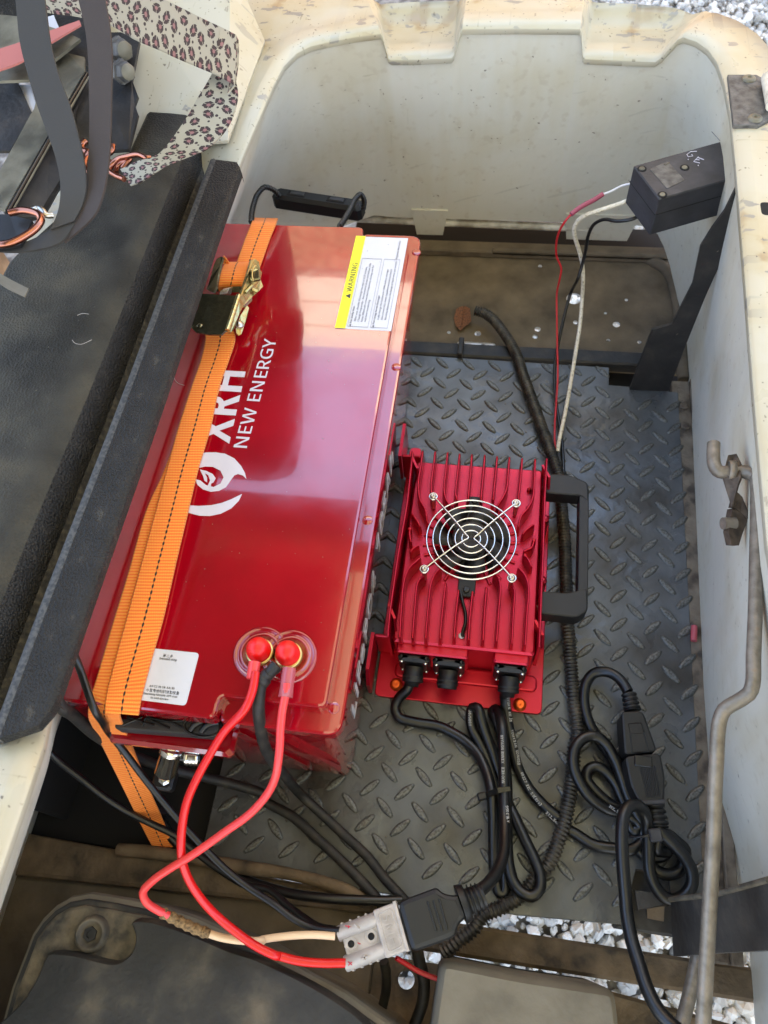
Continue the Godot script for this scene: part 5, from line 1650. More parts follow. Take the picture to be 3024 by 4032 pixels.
	plate3(s, [Vector3(-0.6976, 0.36, -0.3415), Vector3(-0.6544, 0.355, -0.2292), Vector3(-0.6223, 0.355, -0.2313), Vector3(-0.5862, 0.36, -0.2942), Vector3(-0.6048, 0.36, -0.3061), Vector3(-0.6706, 0.36, -0.3371)], 0.003)
	part("cross_plate", s.mesh(), M.alu, f)
	s = Shape.new()
	plate3(s, [Vector3(-0.6719, 0.34, -0.2516), Vector3(-0.6321, 0.335, -0.1474), Vector3(-0.6197, 0.335, -0.1478), Vector3(-0.6144, 0.34, -0.1998), Vector3(-0.6477, 0.342, -0.2486)], 0.003)
	part("dark_panel", s.mesh(), M.black_paint, f)
	s = Shape.new()
	plate3(s, [Vector3(-0.6489, 0.341, -0.2502), Vector3(-0.6351, 0.342, -0.2487), Vector3(-0.612, 0.341, -0.2071), Vector3(-0.6131, 0.341, -0.1983)], 0.003)
	part("white_strip", s.mesh(), M.white, f)
	s = Shape.new()
	plate3(s, [Vector3(-0.6529, 0.352, -0.3561), Vector3(-0.6456, 0.352, -0.3603), Vector3(-0.6081, 0.352, -0.2997), Vector3(-0.6258, 0.352, -0.2997)], 0.003)
	part("white_strip", s.mesh(), M.white, f)
	s = Shape.new()
	plate3(s, [Vector3(-0.6492, 0.349, -0.366), Vector3(-0.585, 0.349, -0.3631), Vector3(-0.5709, 0.345, -0.315), Vector3(-0.5828, 0.343, -0.2832), Vector3(-0.6058, 0.347, -0.2918)], 0.003)
	part("dark_panel", s.mesh(), M.black_paint, f)
	s = Shape.new()
	band(s, [Vector3(-0.6622, 0.372, -0.254), Vector3(-0.6388, 0.372, -0.2691), Vector3(-0.6177, 0.37, -0.2919), Vector3(-0.5943, 0.366, -0.3199)], [Vector3(-0.6471, 0.372, -0.2174), Vector3(-0.6238, 0.372, -0.2356), Vector3(-0.6074, 0.37, -0.2707), Vector3(-0.5897, 0.366, -0.3118)], 0.0018)
	solo("pink_webbing", s.mesh(), M.pink_web, "faded pink webbing end crossing the seat frame behind the black straps", "webbing")

# ---------------------------------------------------------------- black relay box hung on the right wall
func relay_box():
	var x := Vector3(0.83, 0, -0.555).normalized()
	var z := Vector3(0.555, 0, 0.83).normalized() 
	var cor := Vector3(0.0152, 0.25, -0.2118)
	var side := Vector3(-0.009, 0.25, -0.2633)
	z = (cor - side).normalized()
	x = Vector3(-z.z, 0, z.x) * -1.0
	if x.x < 0:
		x = -x
	var b := Basis(x, Vector3.UP, x.cross(Vector3.UP))
	var w := cor.distance_to(side)
	var l := 0.165
	var c := (cor + side) / 2 + x * l / 2 - Vector3(0, 0.023, 0)
	var t := thing("relay_box", "black plastic relay box with scratched initials hung on the right wall", "relay box", c - Vector3(0, 0.023, 0))
	var s := Shape.new()
	box(s, c, Vector3(l, 0.046, w), 0.0012, b)
	part("case", s.mesh(), M.box_black, t)
	s = Shape.new()
	box(s, c + Vector3(0, 0.0036, 0), Vector3(l + 0.0006, 0.0006, w + 0.0006), 0.0001, b)
	part("lid_seam", s.mesh(), M.well, t)
	for q in [Vector3(-0.0005, 0.25, -0.2581), Vector3(0.0185, 0.25, -0.2185), Vector3(0.0422, 0.25, -0.2611)]:
		part("screw_well", lathed(q + Vector3(0, 0.0002, 0), Vector3.UP, [[0.0048, -0.001], [0.0048, 0.0002], [0.0040, 0.0003], [0.0, 0.0003]], 18), M.well, t)
		part("screw", lathed(q + Vector3(0, 0.0004, 0), Vector3.UP, [[0.0030, 0.0], [0.0026, 0.0006], [0.0008, 0.0008], [0.0, 0.0003]], 14), M.alu, t)
	s = Shape.new()
	var tag_ := [Vector2(0.0074, -0.2575), Vector2(0.0256, -0.2706), Vector2(0.0414, -0.2414), Vector2(0.0234, -0.2275)]
	slab(s, round_poly(tag_, 0.002, 3), 0.2498, 0.2505, 0.0002)
	var plate := part("type_plate", s.mesh(), M.hinge, t)
	s = Shape.new()
	tube(s, [Vector3(0.0273, 0.2505, -0.2687), Vector3(0.0231, 0.2507, -0.2641), Vector3(0.0216, 0.2507, -0.2655)], 0.0006, 5)
	part("stamped_mark", s.mesh(), M.tan_dust, plate)
	# scratched initials
	for st in [[Vector3(0.0557, 0.2504, -0.2874), Vector3(0.0494, 0.2504, -0.2865), Vector3(0.0455, 0.2504, -0.282), Vector3(0.0466, 0.2504, -0.2783), Vector3(0.0514, 0.2504, -0.2797), Vector3(0.0503, 0.2504, -0.2822)], [Vector3(0.0568, 0.2504, -0.2785), Vector3(0.0517, 0.2504, -0.2708), Vector3(0.0578, 0.2504, -0.2685)], [Vector3(0.0534, 0.2504, -0.2739), Vector3(0.0576, 0.2504, -0.2735)], [Vector3(0.0557, 0.2504, -0.2777), Vector3(0.062, 0.2504, -0.2741)], [Vector3(0.0461, 0.2504, -0.2744), Vector3(0.0467, 0.2504, -0.2737)], [Vector3(0.0556, 0.2504, -0.2652), Vector3(0.0561, 0.2504, -0.2642)]]:
		s = Shape.new()
		tube(s, st, 0.00042, 5)
		part("scratched_letter", s.mesh(), M.print_white, t)
	s = Shape.new()
	tube(s, [Vector3(0.0728, 0.2504, -0.3204), Vector3(0.09, 0.2504, -0.2858)], 0.0003, 5)
	part("scratch", s.mesh(), M.ink_pale, t)

# ---------------------------------------------------------------- bent prop rod and latch on the right
func latch_rod():
	var t := thing("prop_rod", "long bent grey steel prop rod hooked into a latch on the right wall", "prop rod", Vector3(0.04, 0.22, 0.2))
	var s := Shape.new()
	var path := smooth_path([Vector3(0.0725, 0.262, 0.1161), Vector3(0.0733, 0.262, 0.1245), Vector3(0.0711, 0.262, 0.1513), Vector3(0.067, 0.262, 0.1906), Vector3(0.0621, 0.262, 0.2363), Vector3(0.058, 0.262, 0.2689), Vector3(0.0556, 0.262, 0.289), Vector3(0.0538, 0.258, 0.2944), Vector3(0.0456, 0.252, 0.3001), Vector3(0.0404, 0.248, 0.3039), Vector3(0.038, 0.244, 0.3107), Vector3(0.0369, 0.24, 0.3226), Vector3(0.0365, 0.236, 0.3364), Vector3(0.037, 0.228, 0.3493), Vector3(0.0378, 0.215, 0.3774), Vector3(0.0382, 0.2, 0.4081), Vector3(0.0372, 0.185, 0.4497), Vector3(0.0362, 0.17, 0.4911)], 0.006)
	tube(s, path, 0.0049, 14)
	part("rod", s.mesh(), M.worn, t)
	s = Shape.new()
	tube(s, smooth_path([Vector3(0.0728, 0.262, 0.1219), Vector3(0.0704, 0.26, 0.1182), Vector3(0.0653, 0.258, 0.1152), Vector3(0.0557, 0.256, 0.115), Vector3(0.0504, 0.256, 0.1158), Vector3(0.047, 0.256, 0.1145), Vector3(0.0448, 0.256, 0.1092), Vector3(0.0446, 0.256, 0.1016), Vector3(0.0457, 0.256, 0.0887)], 0.003), 0.0052, 14)
	part("hook", s.mesh(), M.worn, t)
	var l := thing("latch", "rusty forked steel latch plate that carries the prop rod hook", "latch", Vector3(0.03, 0.22, 0.1))
	s = Shape.new()
	plate3(s, [Vector3(0.0539, 0.262, 0.1032), Vector3(0.0605, 0.262, 0.1012), Vector3(0.0633, 0.262, 0.11), Vector3(0.0617, 0.262, 0.1234), Vector3(0.0598, 0.26, 0.1286), Vector3(0.0594, 0.256, 0.1325), Vector3(0.0582, 0.25, 0.1436), Vector3(0.0569, 0.25, 0.1437), Vector3(0.051, 0.254, 0.1214), Vector3(0.0507, 0.256, 0.1185)], 0.005)
	part("fork_plate", s.mesh(), M.rust_dark, l)
	s = Shape.new()
	plate3(s, [Vector3(0.0602, 0.254, 0.1307), Vector3(0.0659, 0.25, 0.1335), Vector3(0.0686, 0.247, 0.1378), Vector3(0.072, 0.244, 0.1441), Vector3(0.0718, 0.242, 0.1486), Vector3(0.0656, 0.244, 0.1436), Vector3(0.0594, 0.248, 0.1423), Vector3(0.0577, 0.249, 0.1436)], 0.005)
	part("fork_plate", s.mesh(), M.rust_dark, l)
	s = Shape.new()
	plate3(s, [Vector3(0.0591, 0.246, 0.1422), Vector3(0.0656, 0.244, 0.1431), Vector3(0.0721, 0.24, 0.1475), Vector3(0.0686, 0.236, 0.1574), Vector3(0.0654, 0.234, 0.168), Vector3(0.0585, 0.238, 0.1701), Vector3(0.0559, 0.242, 0.1608), Vector3(0.0572, 0.244, 0.1526)], 0.006)
	part("lower_plate", s.mesh(), M.rust_dark, l)
	part("collar", lathed(Vector3(0.0575, 0.257, 0.1147), Vector3(1, 0.05, 0.0), [[0.0080, -0.0030], [0.0085, -0.002], [0.0085, 0.002], [0.0, 0.003]], 20), M.worn, l)
	s = Shape.new()
	tube(s, [Vector3(0.0521, 0.242, 0.1541), Vector3(0.0619, 0.24, 0.1518)], 0.0048, 14)
	part("pin", s.mesh(), M.worn, l)
	s = Shape.new()
	plate3(s, [Vector3(0.0839, 0.24, 0.0836), Vector3(0.081, 0.2261, 0.0906), Vector3(0.0794, 0.2179, 0.0964), Vector3(0.0791, 0.2126, 0.1134), Vector3(0.082, 0.223, 0.1204), Vector3(0.0811, 0.21, 0.1571), Vector3(0.0815, 0.2092, 0.166), Vector3(0.085, 0.215, 0.2013), Vector3(0.0871, 0.225, 0.1959), Vector3(0.0873, 0.2336, 0.1645), Vector3(0.0851, 0.2387, 0.1088)], 0.004)
	part("back_plate", s.mesh(), M.black_paint, l)
	s = Shape.new()
	tube(s, smooth_path([Vector3(0.0676, 0.05, 0.4459), Vector3(0.063, 0.05, 0.4631), Vector3(0.0579, 0.05, 0.4799), Vector3(0.0517, 0.05, 0.4985)], 0.01), 0.0056, 12)
	solo("stay_rod", s.mesh(), M.worn, "short dusty steel rod leaning behind the prop rod, above the gravel", "rod")

# ---------------------------------------------------------------- covers near the lower edge
func covers():
	var t := thing("controller_cover", "dusty black moulded controller cover with a screw boss in its corner", "cover", Vector3(-0.36, -0.02, 0.55))
	var s := Shape.new()
	var y := 0.075
	var outer: Array = [Vector2(-0.4834, 0.5696), Vector2(-0.4844, 0.5454), Vector2(-0.4825, 0.5235), Vector2(-0.4813, 0.5072), Vector2(-0.4766, 0.4952), Vector2(-0.4685, 0.4838), Vector2(-0.4564, 0.4747), Vector2(-0.4396, 0.4696), Vector2(-0.4151, 0.4696), Vector2(-0.3845, 0.4706), Vector2(-0.3459, 0.475), Vector2(-0.3073, 0.4835), Vector2(-0.291, 0.4864), Vector2(-0.2566, 0.4969), Vector2(-0.2299, 0.5049), Vector2(-0.2103, 0.5105), Vector2(-0.1892, 0.5199), Vector2(-0.1713, 0.5274), Vector2(-0.1584, 0.5354)]
	outer.append_array([Vector2(-0.17, 0.64), Vector2(-0.56, 0.64)])
	slab(s, outer, -0.03, y, 0.006)
	part("base", s.mesh(), M.tan_dust, t)
	s = Shape.new()
	slab(s, inset(outer, 0.0055), y - 0.002, y + 0.004, 0.002)
	part("groove_ring", s.mesh(), M.dusty_black, t)
	s = Shape.new()
	var inner := inset(outer, 0.010)
	slab(s, inner, y + 0.003, y + 0.007, 0.003)
	part("rim_flat", s.mesh(), M.dust_mid, t)
	# raised dome that leaves a pocket for the screw boss
	s = Shape.new()
	var dome: Array = [Vector2(-0.4621, 0.5511), Vector2(-0.4563, 0.5317), Vector2(-0.4553, 0.5148), Vector2(-0.4293, 0.513), Vector2(-0.4052, 0.5151), Vector2(-0.3923, 0.5145), Vector2(-0.3847, 0.5063), Vector2(-0.3855, 0.4967), Vector2(-0.3933, 0.488), Vector2(-0.3891, 0.4827), Vector2(-0.3747, 0.4815), Vector2(-0.3445, 0.485), Vector2(-0.3023, 0.4938), Vector2(-0.2842, 0.4953), Vector2(-0.2471, 0.5039), Vector2(-0.221, 0.5117), Vector2(-0.1951, 0.5222), Vector2(-0.1819, 0.5312)]
	dome.append_array([Vector2(-0.22, 0.63), Vector2(-0.53, 0.63)])
	var d1 := round_poly(dome, 0.012, 3)
	loft(s, [up_ring(d1, y + 0.006), up_ring(inset(d1, 0.001), y + 0.013), up_ring(inset(d1, 0.0022), y + 0.0172), up_ring(inset(d1, 0.0036), y + 0.019)], true, false, true, 1)
	part("dome", s.mesh(), M.dusty_black, t)
	var boss := part("screw_boss", lathed(Vector3(-0.4243, 0.088, 0.5002), Vector3(0.05, 1, 0.05), [[0.0150, -0.012], [0.0140, -0.004], [0.0128, 0.0], [0.0112, 0.0016], [0.0098, 0.0012], [0.0090, -0.0025], [0.0052, -0.003], [0.0, -0.003]], 28), M.dust_mid, t)
	part("screw", lathed(Vector3(-0.4253, 0.0855, 0.5003), Vector3.UP, [[0.0060, 0.0], [0.0058, 0.0012], [0.0032, 0.0012], [0.0028, -0.0015], [0.0, -0.0015]], 6, -1), M.black_paint, boss)
	s = Shape.new()
	var lid := thing("tan_cover", "dust-coated tan plastic cover with rounded corners by the gravel gap", "cover", Vector3(-0.06, -0.06, 0.52))
	var poly: Array = [Vector2(-0.1388, 0.4785), Vector2(-0.0776, 0.4805), Vector2(-0.002, 0.4799), Vector2(0.0008, 0.4969)]
	poly.append_array([Vector2(0.01, 0.66), Vector2(-0.15, 0.66)])
	var rp := round_poly(poly, 0.009, 4)
	loft(s, [up_ring(inset(rp, -0.003), -0.05), up_ring(rp, 0.062), up_ring(inset(rp, 0.001), 0.068), up_ring(inset(rp, 0.003), 0.0725), up_ring(inset(rp, 0.0055), 0.0755)], true, false, true, 1)
	part("shell", s.mesh(), M.tan_dust, lid)

# ---------------------------------------------------------------- cables, wires and plugs
func cables():
	# charger output cable: folded back on itself and tied, then into the black plug
	var out_path: Array = [Vector3(-0.1905, 0.0365, 0.243)] + [Vector3(-0.1936, 0.027, 0.2404), Vector3(-0.1955, 0.022, 0.2478), Vector3(-0.2037, 0.014, 0.2559), Vector3(-0.2073, 0.009, 0.2644), Vector3(-0.2026, 0.0075, 0.2737), Vector3(-0.1858, 0.007, 0.277), Vector3(-0.1625, 0.007, 0.2781), Vector3(-0.1517, 0.007, 0.2812), Vector3(-0.1346, 0.008, 0.2892), Vector3(-0.1209, 0.01, 0.3007), Vector3(-0.1114, 0.014, 0.317), Vector3(-0.1056, 0.02, 0.3355), Vector3(-0.1026, 0.018, 0.3534), Vector3(-0.1003, 0.014, 0.3764), Vector3(-0.0985, 0.012, 0.3964), Vector3(-0.0955, 0.008, 0.4112), Vector3(-0.0914, 0.006, 0.4204), Vector3(-0.0876, 0.006, 0.419), Vector3(-0.0876, 0.006, 0.4073), Vector3(-0.0912, 0.006, 0.3838), Vector3(-0.0955, 0.007, 0.3557), Vector3(-0.0996, 0.007, 0.3325), Vector3(-0.1097, 0.008, 0.3073), Vector3(-0.1208, 0.01, 0.288), Vector3(-0.1275, 0.012, 0.2785), Vector3(-0.1306, 0.016, 0.2679), Vector3(-0.1292, 0.02, 0.2595), Vector3(-0.1238, 0.024, 0.2606), Vector3(-0.1202, 0.022, 0.2694), Vector3(-0.1138, 0.016, 0.2832), Vector3(-0.105, 0.012, 0.3013), Vector3(-0.096, 0.008, 0.3241), Vector3(-0.0886, 0.008, 0.3432), Vector3(-0.082, 0.01, 0.3545), Vector3(-0.0723, 0.013, 0.3727), Vector3(-0.0619, 0.016, 0.3911), Vector3(-0.0572, 0.018, 0.4033), Vector3(-0.0579, 0.019, 0.4141), Vector3(-0.0648, 0.019, 0.4203), Vector3(-0.0734, 0.018, 0.4179), Vector3(-0.081, 0.017, 0.4099), Vector3(-0.0855, 0.016, 0.397), Vector3(-0.0879, 0.014, 0.3795), Vector3(-0.0894, 0.012, 0.3557), Vector3(-0.0905, 0.011, 0.332), Vector3(-0.094, 0.012, 0.3062), Vector3(-0.0989, 0.014, 0.2821), Vector3(-0.1053, 0.016, 0.2672), Vector3(-0.1095, 0.013, 0.2592), Vector3(-0.1059, 0.014, 0.2563), Vector3(-0.102, 0.022, 0.2651), Vector3(-0.0993, 0.028, 0.2791), Vector3(-0.097, 0.03, 0.3001), Vector3(-0.0947, 0.029, 0.3298), Vector3(-0.093, 0.032, 0.3542), Vector3(-0.0921, 0.04, 0.3739), Vector3(-0.0927, 0.052, 0.3923), Vector3(-0.0975, 0.064, 0.4079), Vector3(-0.1054, 0.076, 0.4198), Vector3(-0.1144, 0.085, 0.4285)]
	var c := thing("charger_output_cable", "black charger output cable folded back, tied, and run to the grey connector", "cable", Vector3(-0.1, 0, 0.33))
	part("sheath", cable_mesh(out_path, 0.0053, 12, 0.0035), M.rubber, c)
	cable_print(c, [Vector3(-0.1011, 0.03, 0.2746), Vector3(-0.099, 0.035, 0.2912), Vector3(-0.0971, 0.036, 0.3116), Vector3(-0.0955, 0.035, 0.331)], "NUOWEI XINNENGYUAN KEJI", false)
	cable_print(c, [Vector3(-0.0893, 0.04, 0.3652), Vector3(-0.0911, 0.039, 0.3503)], "A163056", true)
	cable_print(c, [Vector3(-0.1319, 0.0225, 0.26), Vector3(-0.1314, 0.0225, 0.2687), Vector3(-0.1302, 0.019, 0.2773)], "300/500V", true)
	# zip tie round the bundle
	var tie := thing("cable_tie", "black cable tie clasped round the folded charger cable", "cable tie", Vector3(-0.11, 0.0, 0.33))
	var s := Shape.new()
	plate3(s, [Vector3(-0.1103, 0.027, 0.3387), Vector3(-0.1008, 0.0365, 0.3353), Vector3(-0.0894, 0.036, 0.3328), Vector3(-0.0885, 0.0345, 0.3363), Vector3(-0.0995, 0.036, 0.3399), Vector3(-0.1089, 0.026, 0.3438)], 0.0012)
	part("band", s.mesh(), M.black_gloss, tie)
	s = Shape.new()
	box(s, Vector3(-0.1137, 0.022, 0.3422), Vector3(0.009, 0.006, 0.007), 0.001, Basis(Vector3.UP, 0.3))
	part("head", s.mesh(), M.black, tie)
	# mains lead of the charger, with its loops and inlet plug
	var ac := thing("charger_mains_cable", "black mains cable from the right charger socket, looped up to its plug", "cable", Vector3(-0.02, 0, 0.33))
	part("sheath", cable_mesh([Vector3(-0.0960, 0.0365, 0.243)] + [Vector3(-0.0987, 0.027, 0.2443), Vector3(-0.097, 0.019, 0.2517), Vector3(-0.0943, 0.012, 0.2638), Vector3(-0.0891, 0.008, 0.2837), Vector3(-0.0817, 0.007, 0.3078), Vector3(-0.0698, 0.0065, 0.3267), Vector3(-0.0539, 0.0065, 0.3416), Vector3(-0.0384, 0.0062, 0.3523), Vector3(-0.0386, 0.0062, 0.3554), Vector3(-0.0235, 0.0065, 0.3629), Vector3(-0.0088, 0.0075, 0.3695), Vector3(0.009, 0.009, 0.3704), Vector3(0.0245, 0.01, 0.3696), Vector3(0.0348, 0.01, 0.3596), Vector3(0.0313, 0.012, 0.3473), Vector3(0.0186, 0.014, 0.3398), Vector3(0.002, 0.018, 0.3386), Vector3(-0.014, 0.022, 0.3312), Vector3(-0.0254, 0.026, 0.3186), Vector3(-0.0315, 0.028, 0.3036), Vector3(-0.0301, 0.028, 0.2888), Vector3(-0.0216, 0.027, 0.278), Vector3(-0.0109, 0.026, 0.2749), Vector3(-0.0011, 0.024, 0.2802), Vector3(0.0074, 0.022, 0.2924), Vector3(0.0136, 0.02, 0.3064), Vector3(0.0193, 0.018, 0.3219), Vector3(0.0263, 0.016, 0.3352), Vector3(0.0336, 0.012, 0.3481), Vector3(0.026, 0.01, 0.3532), Vector3(0.0183, 0.01, 0.3387), Vector3(0.0032, 0.011, 0.3312), Vector3(-0.0091, 0.012, 0.3221), Vector3(-0.0165, 0.012, 0.3132), Vector3(-0.0154, 0.012, 0.3045), Vector3(-0.0074, 0.012, 0.3), Vector3(0.0022, 0.011, 0.3043), Vector3(0.0105, 0.01, 0.3135), Vector3(0.0163, 0.009, 0.3253), Vector3(0.0221, 0.008, 0.3368), Vector3(0.0301, 0.007, 0.3457), Vector3(0.0351, 0.006, 0.3371), Vector3(0.029, 0.006, 0.326), Vector3(0.0217, 0.006, 0.3126), Vector3(0.0141, 0.007, 0.2997), Vector3(0.0053, 0.007, 0.2859), Vector3(-0.0045, 0.008, 0.2733), Vector3(-0.0141, 0.011, 0.2591), Vector3(-0.0186, 0.012, 0.246), Vector3(-0.02, 0.014, 0.2314), Vector3(-0.0177, 0.017, 0.2184), Vector3(-0.0108, 0.02, 0.2101), Vector3(-0.0014, 0.023, 0.2087), Vector3(0.0073, 0.026, 0.212), Vector3(0.0142, 0.028, 0.2189), Vector3(0.0197, 0.03, 0.2291)], 0.0053, 12, 0.0035), M.rubber, ac)
	cable_print(ac, [Vector3(-0.0974, 0.035, 0.2388), Vector3(-0.0945, 0.026, 0.2523), Vector3(-0.0909, 0.0175, 0.268)], "INENGYUAN KEJI", true)
	cable_print(ac, [Vector3(-0.0895, 0.0145, 0.2746), Vector3(-0.0821, 0.0135, 0.2989), Vector3(-0.0806, 0.0135, 0.308)], "YOUXIAN GONGSI", true)
	cable_print(ac, [Vector3(-0.078, 0.013, 0.3137), Vector3(-0.0692, 0.0125, 0.3297), Vector3(-0.0585, 0.0125, 0.3421)], "60227 IEC 53(RVV)", true)
	cable_print(ac, [Vector3(-0.0538, 0.0125, 0.3469), Vector3(-0.0414, 0.012, 0.3568)], "3X2.5mm", true)
	# inlet plug and coupler
	s = Shape.new()
	slab(s, round_poly([Vector2(0.0108, 0.2526), Vector2(0.031, 0.2495), Vector2(0.043, 0.2862), Vector2(0.0131, 0.2933)], 0.005), 0.014, 0.042, 0.002, true)
	var plug := part("plug", s.mesh(), M.black, ac)
	ribbed_neck(Vector3(0.0204, 0.029, 0.2302), Vector3(0.0236, 0.029, 0.247), 0.0080, plug)
	for q in [[Vector3(0.0168, 0.0422, 0.2634), Vector3(0.0286, 0.0422, 0.2614), Vector3(0.0313, 0.0422, 0.27), Vector3(0.0187, 0.0422, 0.2727)], [Vector3(0.0187, 0.0422, 0.2727), Vector3(0.0313, 0.0422, 0.27), Vector3(0.0351, 0.0422, 0.2876), Vector3(0.0197, 0.0422, 0.2906)]]:
		s = Shape.new()
		tube(s, q, 0.0007, 5, true)
		part("moulded_line", s.mesh(), M.rubber, plug)
	var ex := thing("extension_cord", "black extension cord with a ribbed coupler, looping out past the gravel gap", "cord", Vector3(0.03, 0, 0.4))
	s = Shape.new()
	slab(s, round_poly([Vector2(0.0128, 0.2947), Vector2(0.0451, 0.2876), Vector2(0.0485, 0.3089), Vector2(0.047, 0.332), Vector2(0.0257, 0.3352), Vector2(0.0175, 0.3199)], 0.005), 0.012, 0.044, 0.002, true)
	var soc := part("coupler", s.mesh(), M.black, ex)
	for k in 9:
		s = Shape.new()
		var u := 758.0 + 14.0 * k
		tube(s, [coup(k, 0), coup(k, 1)], 0.0005, 5)
		part("grip_rib", s.mesh(), M.rubber, soc)
	s = Shape.new()
	box(s, Vector3(0.0293, 0.0445, 0.2973), Vector3(0.016, 0.002, 0.010), 0.0008)
	part("latch_tab", s.mesh(), M.rubber, soc)
	s = Shape.new()
	slab(s, [Vector2(0.0251, 0.3325), Vector2(0.0472, 0.3283), Vector2(0.0473, 0.3319), Vector2(0.0257, 0.3361)], 0.010, 0.0455, 0.0008, true)
	part("coupler_rim", s.mesh(), M.box_black, soc)
	ribbed_neck(Vector3(0.0409, 0.03, 0.3311), Vector3(0.0435, 0.03, 0.3508), 0.0098, soc)
	part("sheath", cable_mesh([Vector3(0.0435, 0.03, 0.3508), Vector3(0.0487, 0.03, 0.357), Vector3(0.0569, 0.029, 0.3632), Vector3(0.0656, 0.027, 0.3712), Vector3(0.0722, 0.024, 0.3814), Vector3(0.073, 0.021, 0.3922), Vector3(0.0674, 0.018, 0.4018), Vector3(0.0581, 0.016, 0.4069), Vector3(0.0496, 0.016, 0.405), Vector3(0.0419, 0.018, 0.3971), Vector3(0.0371, 0.022, 0.3858), Vector3(0.0358, 0.026, 0.3719), Vector3(0.035, 0.03, 0.3598), Vector3(0.033, 0.036, 0.3481), Vector3(0.0283, 0.044, 0.3403), Vector3(0.0207, 0.052, 0.3382), Vector3(0.0132, 0.057, 0.3409), Vector3(0.0082, 0.06, 0.3493), Vector3(0.0063, 0.062, 0.3612), Vector3(0.0059, 0.063, 0.3775), Vector3(0.0068, 0.064, 0.3971), Vector3(0.0081, 0.065, 0.416), Vector3(0.0087, 0.066, 0.4271), Vector3(0.0108, 0.07, 0.4427), Vector3(0.0147, 0.076, 0.4585), Vector3(0.0196, 0.084, 0.4765), Vector3(0.0266, 0.092, 0.4902), Vector3(0.0366, 0.1, 0.499), Vector3(0.0447, 0.11, 0.5036)], 0.0055, 12, 0.0035), M.rubber, ex)
	part("sheath", cable_mesh([Vector3(0.027, 0.009, 0.367), Vector3(0.0382, 0.008, 0.375), Vector3(0.0458, 0.0075, 0.3835), Vector3(0.0555, 0.0075, 0.3858), Vector3(0.0654, 0.008, 0.382), Vector3(0.0699, 0.009, 0.3741), Vector3(0.0708, 0.012, 0.3638), Vector3(0.0635, 0.016, 0.3588), Vector3(0.0534, 0.022, 0.3544), Vector3(0.0463, 0.024, 0.3577), Vector3(0.0446, 0.02, 0.368), Vector3(0.0552, 0.012, 0.3679), Vector3(0.0467, 0.01, 0.3731), Vector3(0.0375, 0.012, 0.3681)], 0.0053, 12, 0.0035), M.rubber, ac)
	cable_print(ex, [Vector3(0.0014, 0.025, 0.3364), Vector3(0.0098, 0.025, 0.3409)], "3X2.5", true)
	var tie2 := thing("cable_tie", "grey cable tie head clasping the cord bundle below the coupler", "cable tie", Vector3(0.02, 0, 0.36))
	s = Shape.new()
	box(s, Vector3(0.0389, 0.04, 0.359), Vector3(0.011, 0.006, 0.011), 0.0012, Basis(Vector3.UP, 0.2))
	part("head", s.mesh(), M.box_black, tie2)
	s = Shape.new()
	tube(s, smooth_path([Vector3(0.0175, 0.03, 0.3615), Vector3(0.024, 0.036, 0.362), Vector3(0.0307, 0.04, 0.3605), Vector3(0.0362, 0.04, 0.3583)], 0.003), 0.0011, 6)
	part("band", s.mesh(), M.rubber, tie2)
	s = Shape.new()
	tube(s, smooth_path([Vector3(0.0404, 0.04, 0.3603), Vector3(0.0425, 0.04, 0.3626), Vector3(0.0431, 0.041, 0.3648)], 0.003), 0.0010, 6)
	part("tail", s.mesh(), M.black, tie2)
	# corrugated conduit
	s = Shape.new()
	var cp := smooth_path([Vector3(-0.1687, 0.003, -0.2888), Vector3(-0.1577, 0.004, -0.2849), Vector3(-0.1445, 0.005, -0.2736), Vector3(-0.131, 0.006, -0.2529), Vector3(-0.112, 0.007, -0.2174), Vector3(-0.099, 0.008, -0.1756), Vector3(-0.0844, 0.009, -0.1308), Vector3(-0.0715, 0.01, -0.0905), Vector3(-0.0582, 0.011, -0.0498), Vector3(-0.0492, 0.011, -0.0176), Vector3(-0.0483, 0.011, -0.0011), Vector3(-0.045, 0.011, 0.0339), Vector3(-0.0419, 0.011, 0.0676), Vector3(-0.0403, 0.011, 0.102), Vector3(-0.0381, 0.011, 0.1476), Vector3(-0.0351, 0.0105, 0.1769), Vector3(-0.0324, 0.01, 0.2069), Vector3(-0.0295, 0.01, 0.2391), Vector3(-0.0252, 0.01, 0.2699), Vector3(-0.0281, 0.01, 0.2851), Vector3(-0.03, 0.01, 0.315), Vector3(-0.0327, 0.011, 0.3351), Vector3(-0.0359, 0.012, 0.3525), Vector3(-0.0419, 0.013, 0.372), Vector3(-0.0497, 0.012, 0.3921), Vector3(-0.057, 0.009, 0.3999), Vector3(-0.067, 0.008, 0.4137), Vector3(-0.0781, 0.008, 0.4241), Vector3(-0.0912, 0.008, 0.4329), Vector3(-0.1043, 0.008, 0.4399), Vector3(-0.1119, 0.008, 0.4509), Vector3(-0.127, 0.008, 0.4648), Vector3(-0.1379, 0.004, 0.4754)], 0.0009)
	tube(s, cp, func(d: float) -> float: return 0.0061 + 0.0011 * cos(d / 0.0038 * TAU), 14)
	solo("corrugated_conduit", s.mesh(), M.conduit, "dusty black corrugated conduit snaking past the charger handle", "conduit")
	# wires of the relay box
	var w := thing("thin_red_wire", "thin red wire dropping from the relay box beside the white one", "wire", Vector3(-0.04, 0.1, -0.3))
